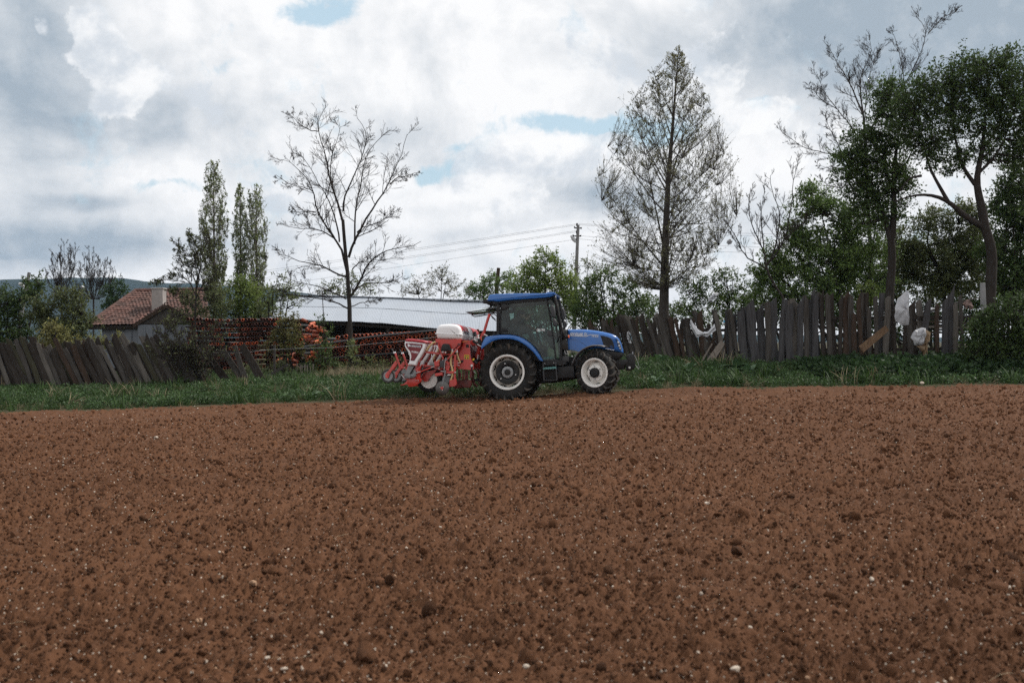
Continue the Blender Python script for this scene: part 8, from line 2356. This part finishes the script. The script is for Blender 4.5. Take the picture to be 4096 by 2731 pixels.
# round bare trees on the far left
def fan(label, base, spread, tops, seed, n, Y=62.0):
    r = random.Random(seed); lim = [(0.10, 0.07, [cP(base[0], base[1]), cP(base[0], base[1] - 40)])]
    for i in range(n):
        tx = base[0] + spread * (2 * (i + .5) / n - 1) + r.uniform(-15, 15); ty = np.interp(tx, [p[0] for p in tops], [p[1] for p in tops]) - 25 + r.uniform(0, 90)
        bx = base[0] + (tx - base[0]) * .18
        lim.append((0.036, 0.012, [cP(bx, base[1] - 30), cP(base[0] + (tx - base[0]) * .55, base[1] + (ty - base[1]) * .35), cP(base[0] + (tx - base[0]) * .9, base[1] + (ty - base[1]) * .7), cP(tx, ty)]))
    lb = W(*cP(base[0], base[1]), Y)
    return limbed('bare_tree', label, 'tree', Y, cI, lim, seed, BARK, (cP(*base)[0], 352), (10, 6, 3), (0.25, 0.4, 0.5), 0.14, 1.5, 'round bare trees beyond the house', 34, tws=1.45)


fan('taller rounded bare tree, nearer the lamp pole, above the bushes', (300, 1330), 130, [(160, 1080), (230, 930), (330, 880), (440, 920), (480, 1050)], 71, 17)
fan('broad low bare tree beside the hip of the tiled house', (560, 1350), 230, [(380, 1180), (470, 950), (560, 930), (640, 950), (720, 1050), (800, 1110)], 72, 24)

# =================================================================== GRASS AND WEEDS
GRASS = pmat('grass_blade', (0.056, 0.098, 0.025), 0.6, var=0.3, col2=(0.028, 0.060, 0.018), vscale=2, island=0.40, transl=0.3, spec=0.3)
GRASSD = pmat('grass_dry', (0.21, 0.17, 0.10), 0.8, var=0.3, island=0.3, transl=0.2)
WEED = pmat('weed_leaf', (0.060, 0.108, 0.034), 0.55, var=0.3, col2=(0.042, 0.080, 0.028), vscale=3, island=0.40, transl=0.3, spec=0.35)


def tuft(seed, nb, h, lean, w, mat_):
    r = np.random.default_rng(seed); V = []; F_ = []
    for i in range(nb):
        a = r.uniform(0, 6.28); d = np.array([math.cos(a), math.sin(a), 0]); s_ = np.array([-d[1], d[0], 0]); b0 = r.normal(0, 0.05, 3) * [1, 1, 0]
        hh = h * r.uniform(.5, 1.2); ln = lean * r.uniform(.3, 1.4) * hh; o_ = len(V)
        for t in (0, .4, .75): c = b0 + d * ln * t * t + np.array([0, 0, hh * t * (1 - .25 * t)]); ww = w * (1 - .55 * t); V += [c - s_ * ww, c + s_ * ww]
        V.append(b0 + d * ln + np.array([0, 0, hh * .78]))
        F_ += [(o_, o_ + 1, o_ + 3, o_ + 2), (o_ + 2, o_ + 3, o_ + 5, o_ + 4), (o_ + 4, o_ + 5, o_ + 6, o_ + 6)]
    b = MB(); b.add(V, [f if f[2] != f[3] else f[:3] for f in F_]); return b.mesh('grass_tuft', mat_, 60)


def weed(seed, nl, h, size, mat_):
    r = np.random.default_rng(seed)
    C = np.stack([r.normal(0, .09, nl), r.normal(0, .09, nl), r.uniform(.02, h, nl)], 1)
    D = np.stack([C[:, 0] * 6, C[:, 1] * 6, np.full(nl, .25)], 1)
    Vv, F_ = leaves(r, C, size, D, 0.0, 0.75)
    return np_mesh('weed_tuft', Vv, F_, mat_)


g_p = [tuft(i, 16, 0.26, 0.6, 0.007, GRASS) for i in range(4)]; gd_p = [tuft(20 + i, 14, 0.30, 0.9, 0.005, GRASSD) for i in range(3)]; w_p = [weed(30 + i, 60, 0.20, 0.050, WEED) for i in range(4)]
rg = np.random.default_rng(77)


def verge_pts(n, y0, y1, seed, x0=-0.60, x1=0.60, clump=0.0):
    r = np.random.default_rng(seed); y = r.uniform(y0, y1, n); x = r.uniform(x0, x1, n) * y
    if clump:
        k = perlin(x * .8, y * .8, seed) + clump * r.uniform(-.5, .5, n) > 0; x, y = x[k], y[k]
    return x, y


def edge_y(x):
    """where the tilled soil ends at this x"""
    return YE + 0.22 * perlin(x * 0.5, x * 0 + 3.3, 31) + 0.12 * perlin(x * 2.1, x * 0 + 1.3, 32)


def not_under_wheels(x, y):
    q_ = np.array([tuple(TMI @ Vector((a, c, 0.3)))[:2] for a, c in zip(x, y)])
    return ~((np.abs(q_[:, 0] - 1.0) < 2.2) & (np.abs(np.abs(q_[:, 1]) - 0.68) < 0.33))


x, y = verge_pts(20000, YE - .1, 32.5, 1); k = y > edge_y(x) + rg.uniform(-.15, .25, len(x)); x, y = x[k], y[k]; k = not_under_wheels(x, y); x, y = x[k], y[k]
hgt = np.interp(x / y, [-.6, -.35, -.1, .05, .12, .2, .6], [.78, .78, .68, .58, .58, .66, .7]) * (1 + 0.9 * perlin(x * 1.1, y * 1.1, 44)) * (0.55 + 0.45 * smooth01(0, 1.2, y - edge_y(x)))
scatter('grass', np.stack([x, y, verge_z(x, y) - .01], 1), hgt * rg.uniform(.6, 1.25, len(x)), g_p, seed=3, tilt=.15)
x, y = verge_pts(7500, YE, 32.0, 2, clump=.9); k = y > edge_y(x) + rg.uniform(-.05, .35, len(x)); x, y = x[k], y[k]; k = not_under_wheels(x, y); x, y = x[k], y[k]
scatter('weeds', np.stack([x, y, verge_z(x, y) - .01], 1), rg.uniform(.55, 1.25, len(x)), w_p, seed=4, tilt=.15)
x, y = verge_pts(9000, 31.5, 44, 5); scatter('yard_grass', np.stack([x, y, verge_z(x, y) - .01], 1), rg.uniform(.8, 1.6, len(x)), g_p, seed=6, tilt=.2)
x, y = verge_pts(1500, YE - .2, 33, 7); k = y > edge_y(x) - .05; x, y = x[k], y[k]
x2 = rg.uniform(-6.2, -3.6, 900); y2 = rg.normal(33.0, .7, 900); x3 = rg.uniform(-3.5, 3, 260); y3 = edge_y(x3) + rg.uniform(-.1, .35, 260)
x = np.r_[x, x2, x3]; y = np.r_[y, y2, y3]; scatter('dry_grass', np.stack([x, y, verge_z(x, y)], 1), np.r_[rg.uniform(.4, 1.0, len(x) - 1160), rg.uniform(.8, 1.5, 900), rg.uniform(.3, .6, 260)], gd_p, seed=8, tilt=.5)
# taller stalks and tufts straying over the soil edge
x, y = verge_pts(420, YE - .1, 31, 17, clump=.8); k = not_under_wheels(x, y); x, y = x[k], y[k]; scatter('tall_grass', np.stack([x, y, verge_z(x, y)], 1), rg.uniform(1.3, 2.3, len(x)), g_p + gd_p[:1], seed=18, tilt=.2)
x, y = verge_pts(700, YE - 1.0, YE + .1, 19, clump=.3); k = not_under_wheels(x, y); x, y = x[k], y[k]; scatter('stray_tufts', np.stack([x, y, on_field(x, y)], 1), rg.uniform(.2, .5, len(x)) * smooth01(YE - 1.3, YE, y), g_p + w_p[:2] + gd_p, seed=20, tilt=.3)
# dark ground cover along the foot of the right fence
x = rg.uniform(8.6, 14.5, 2600); y = rg.normal(28.6, .55, 2600); k = y < 29.4; x, y = x[k], y[k]; scatter('ground_cover', np.stack([x, y, verge_z(x, y)], 1), rg.uniform(.9, 1.8, len(x)), [weed(50 + i, 60, .22, .07, LF['cover']) for i in range(3)], seed=9, tilt=.2)
x = np.r_[rg.uniform(-16.5, -9.0, 700), rg.uniform(2.4, 8.5, 500)]; y = np.r_[rg.normal(29.7, .4, 700), rg.normal(29.4, .4, 500)]; scatter('fence_foot_weeds', np.stack([x, y, verge_z(x, y)], 1), rg.uniform(.5, 1.1, len(x)), w_p[:2] + g_p, seed=10, tilt=.2)

# broad leaved docks
DOCK = pmat('dock_leaf', (0.070, 0.125, 0.055), 0.5, var=0.25, col2=(0.05, 0.095, 0.045), vscale=6, island=0.25, transl=0.25, spec=0.4)


def dock(px, py, Y, n, ln, seed, label):
    r = random.Random(seed); p = W(px, py, Y); p.z = gz(p.x, p.y)
    root = thing('dock_plant', label, 'plant', p, 0, 'broad leaved docks on the verge')
    for i in range(n):
        a = 6.283 * i / n + r.uniform(-.4, .4); el_ = r.uniform(.35, 1.15); L_ = ln * r.uniform(.6, 1.15); b = MB(); rows = []
        d = Vector((math.cos(a), math.sin(a), 0)); s_ = Vector((-d.y, d.x, 0))
        for q_ in range(6):
            t = q_ / 5; c = d * (L_ * t * math.cos(el_) + .06) + Vector((0, 0, L_ * (t * math.sin(el_) - .55 * t * t * math.cos(el_)) + .12)); w = L_ * .30 * math.sin(math.pi * min(1, .12 + .86 * t)) ** .8
            rows.append([c - s_ * w + Vector((0, 0, .10 * w)), c - s_ * w * .5 + Vector((0, 0, .12 * w + .01 * math.sin(9 * t))), c, c + s_ * w * .5 + Vector((0, 0, .12 * w)), c + s_ * w + Vector((0, 0, .10 * w))])
        b.grid(rows); b.tube([Vector((0, 0, 0)), rows[0][2]], .012, 5); obj('leaf', b, DOCK, root, 60)


dock(737, 358, 28.9, 10, .50, 1, 'largest dock with big upright leaves at the middle of the tall fence')
dock(748, 366, 28.3, 8, .38, 2, 'lower dock spreading at the foot of the largest one')
dock(845, 366, 28.2, 8, .42, 3, 'dock with drooping pale leaves below the brown leaning plank')
dock(662, 362, 29.9, 9, .40, 4, 'dock at the fence foot nearest the tractor front wheel')
dock(688, 372, 28.6, 7, .36, 5, 'dock in the grass in front of the thin pale stick')
dock(655, 381, 27.2, 7, .30, 6, 'small bright dock near the soil edge ahead of the tractor')
dock(868, 376, 27.5, 6, .26, 7, 'small dock alone in the grass below the white sack')
dock(428, 401, 26.6, 6, .30, 8, 'ragged dock at the soil edge behind the seed drill')
dock(581, 390, 27.0, 6, .30, 9, 'grey green dock showing between the tractor wheels')
dock(322, 398, 27.3, 7, .30, 10, 'dock in the verge below the bare tree')


# pieces that sit apart become objects of their own
def separate(o):
    me = o.data; nv = len(me.vertices); par = list(range(nv))
    def find(a):
        while par[a] != a: par[a] = par[par[a]]; a = par[a]
        return a
    for e in me.edges:
        a, c = find(e.vertices[0]), find(e.vertices[1])
        if a != c: par[a] = c
    groups = {}
    for f in me.polygons: groups.setdefault(find(f.vertices[0]), []).append(f)
    if len(groups) < 2: return
    nm = o.name.split('.')[0]
    first = None
    for gi_, fs in enumerate(groups.values()):
        b = MB(); mp = {}
        for f in fs:
            for v in f.vertices:
                if v not in mp: mp[v] = len(b.v); b.v.append(tuple(me.vertices[v].co))
            b.f.append(tuple(mp[v] for v in f.vertices)); b.mi.append(f.material_index)
        m2 = b.mesh(nm, list(me.materials), 35)
        if gi_ == 0: first = m2
        else:
            n_ = o.copy(); n_.data = m2; COL.objects.link(n_)
            for md in o.modifiers: pass
    o.data = first


for nm in ('steel_pipe', 'steel_rod', 'grease_fitting', 'step_tread', 'step_bolt', 'door_hinge', 'door_hinge.001', 'rear_cross_member', 'control_lever', 'eyes', 'tank_strut', 'strut_bracket', 'headstock', 'hydraulic_ram', 'hitch_pin', 'amber_marker', 'engine_label', 'hydraulic_hose'):
    o = bpy.data.objects.get(nm)
    if o: 
        if nm == 'eyes': o.name = 'eye'
        separate(o)
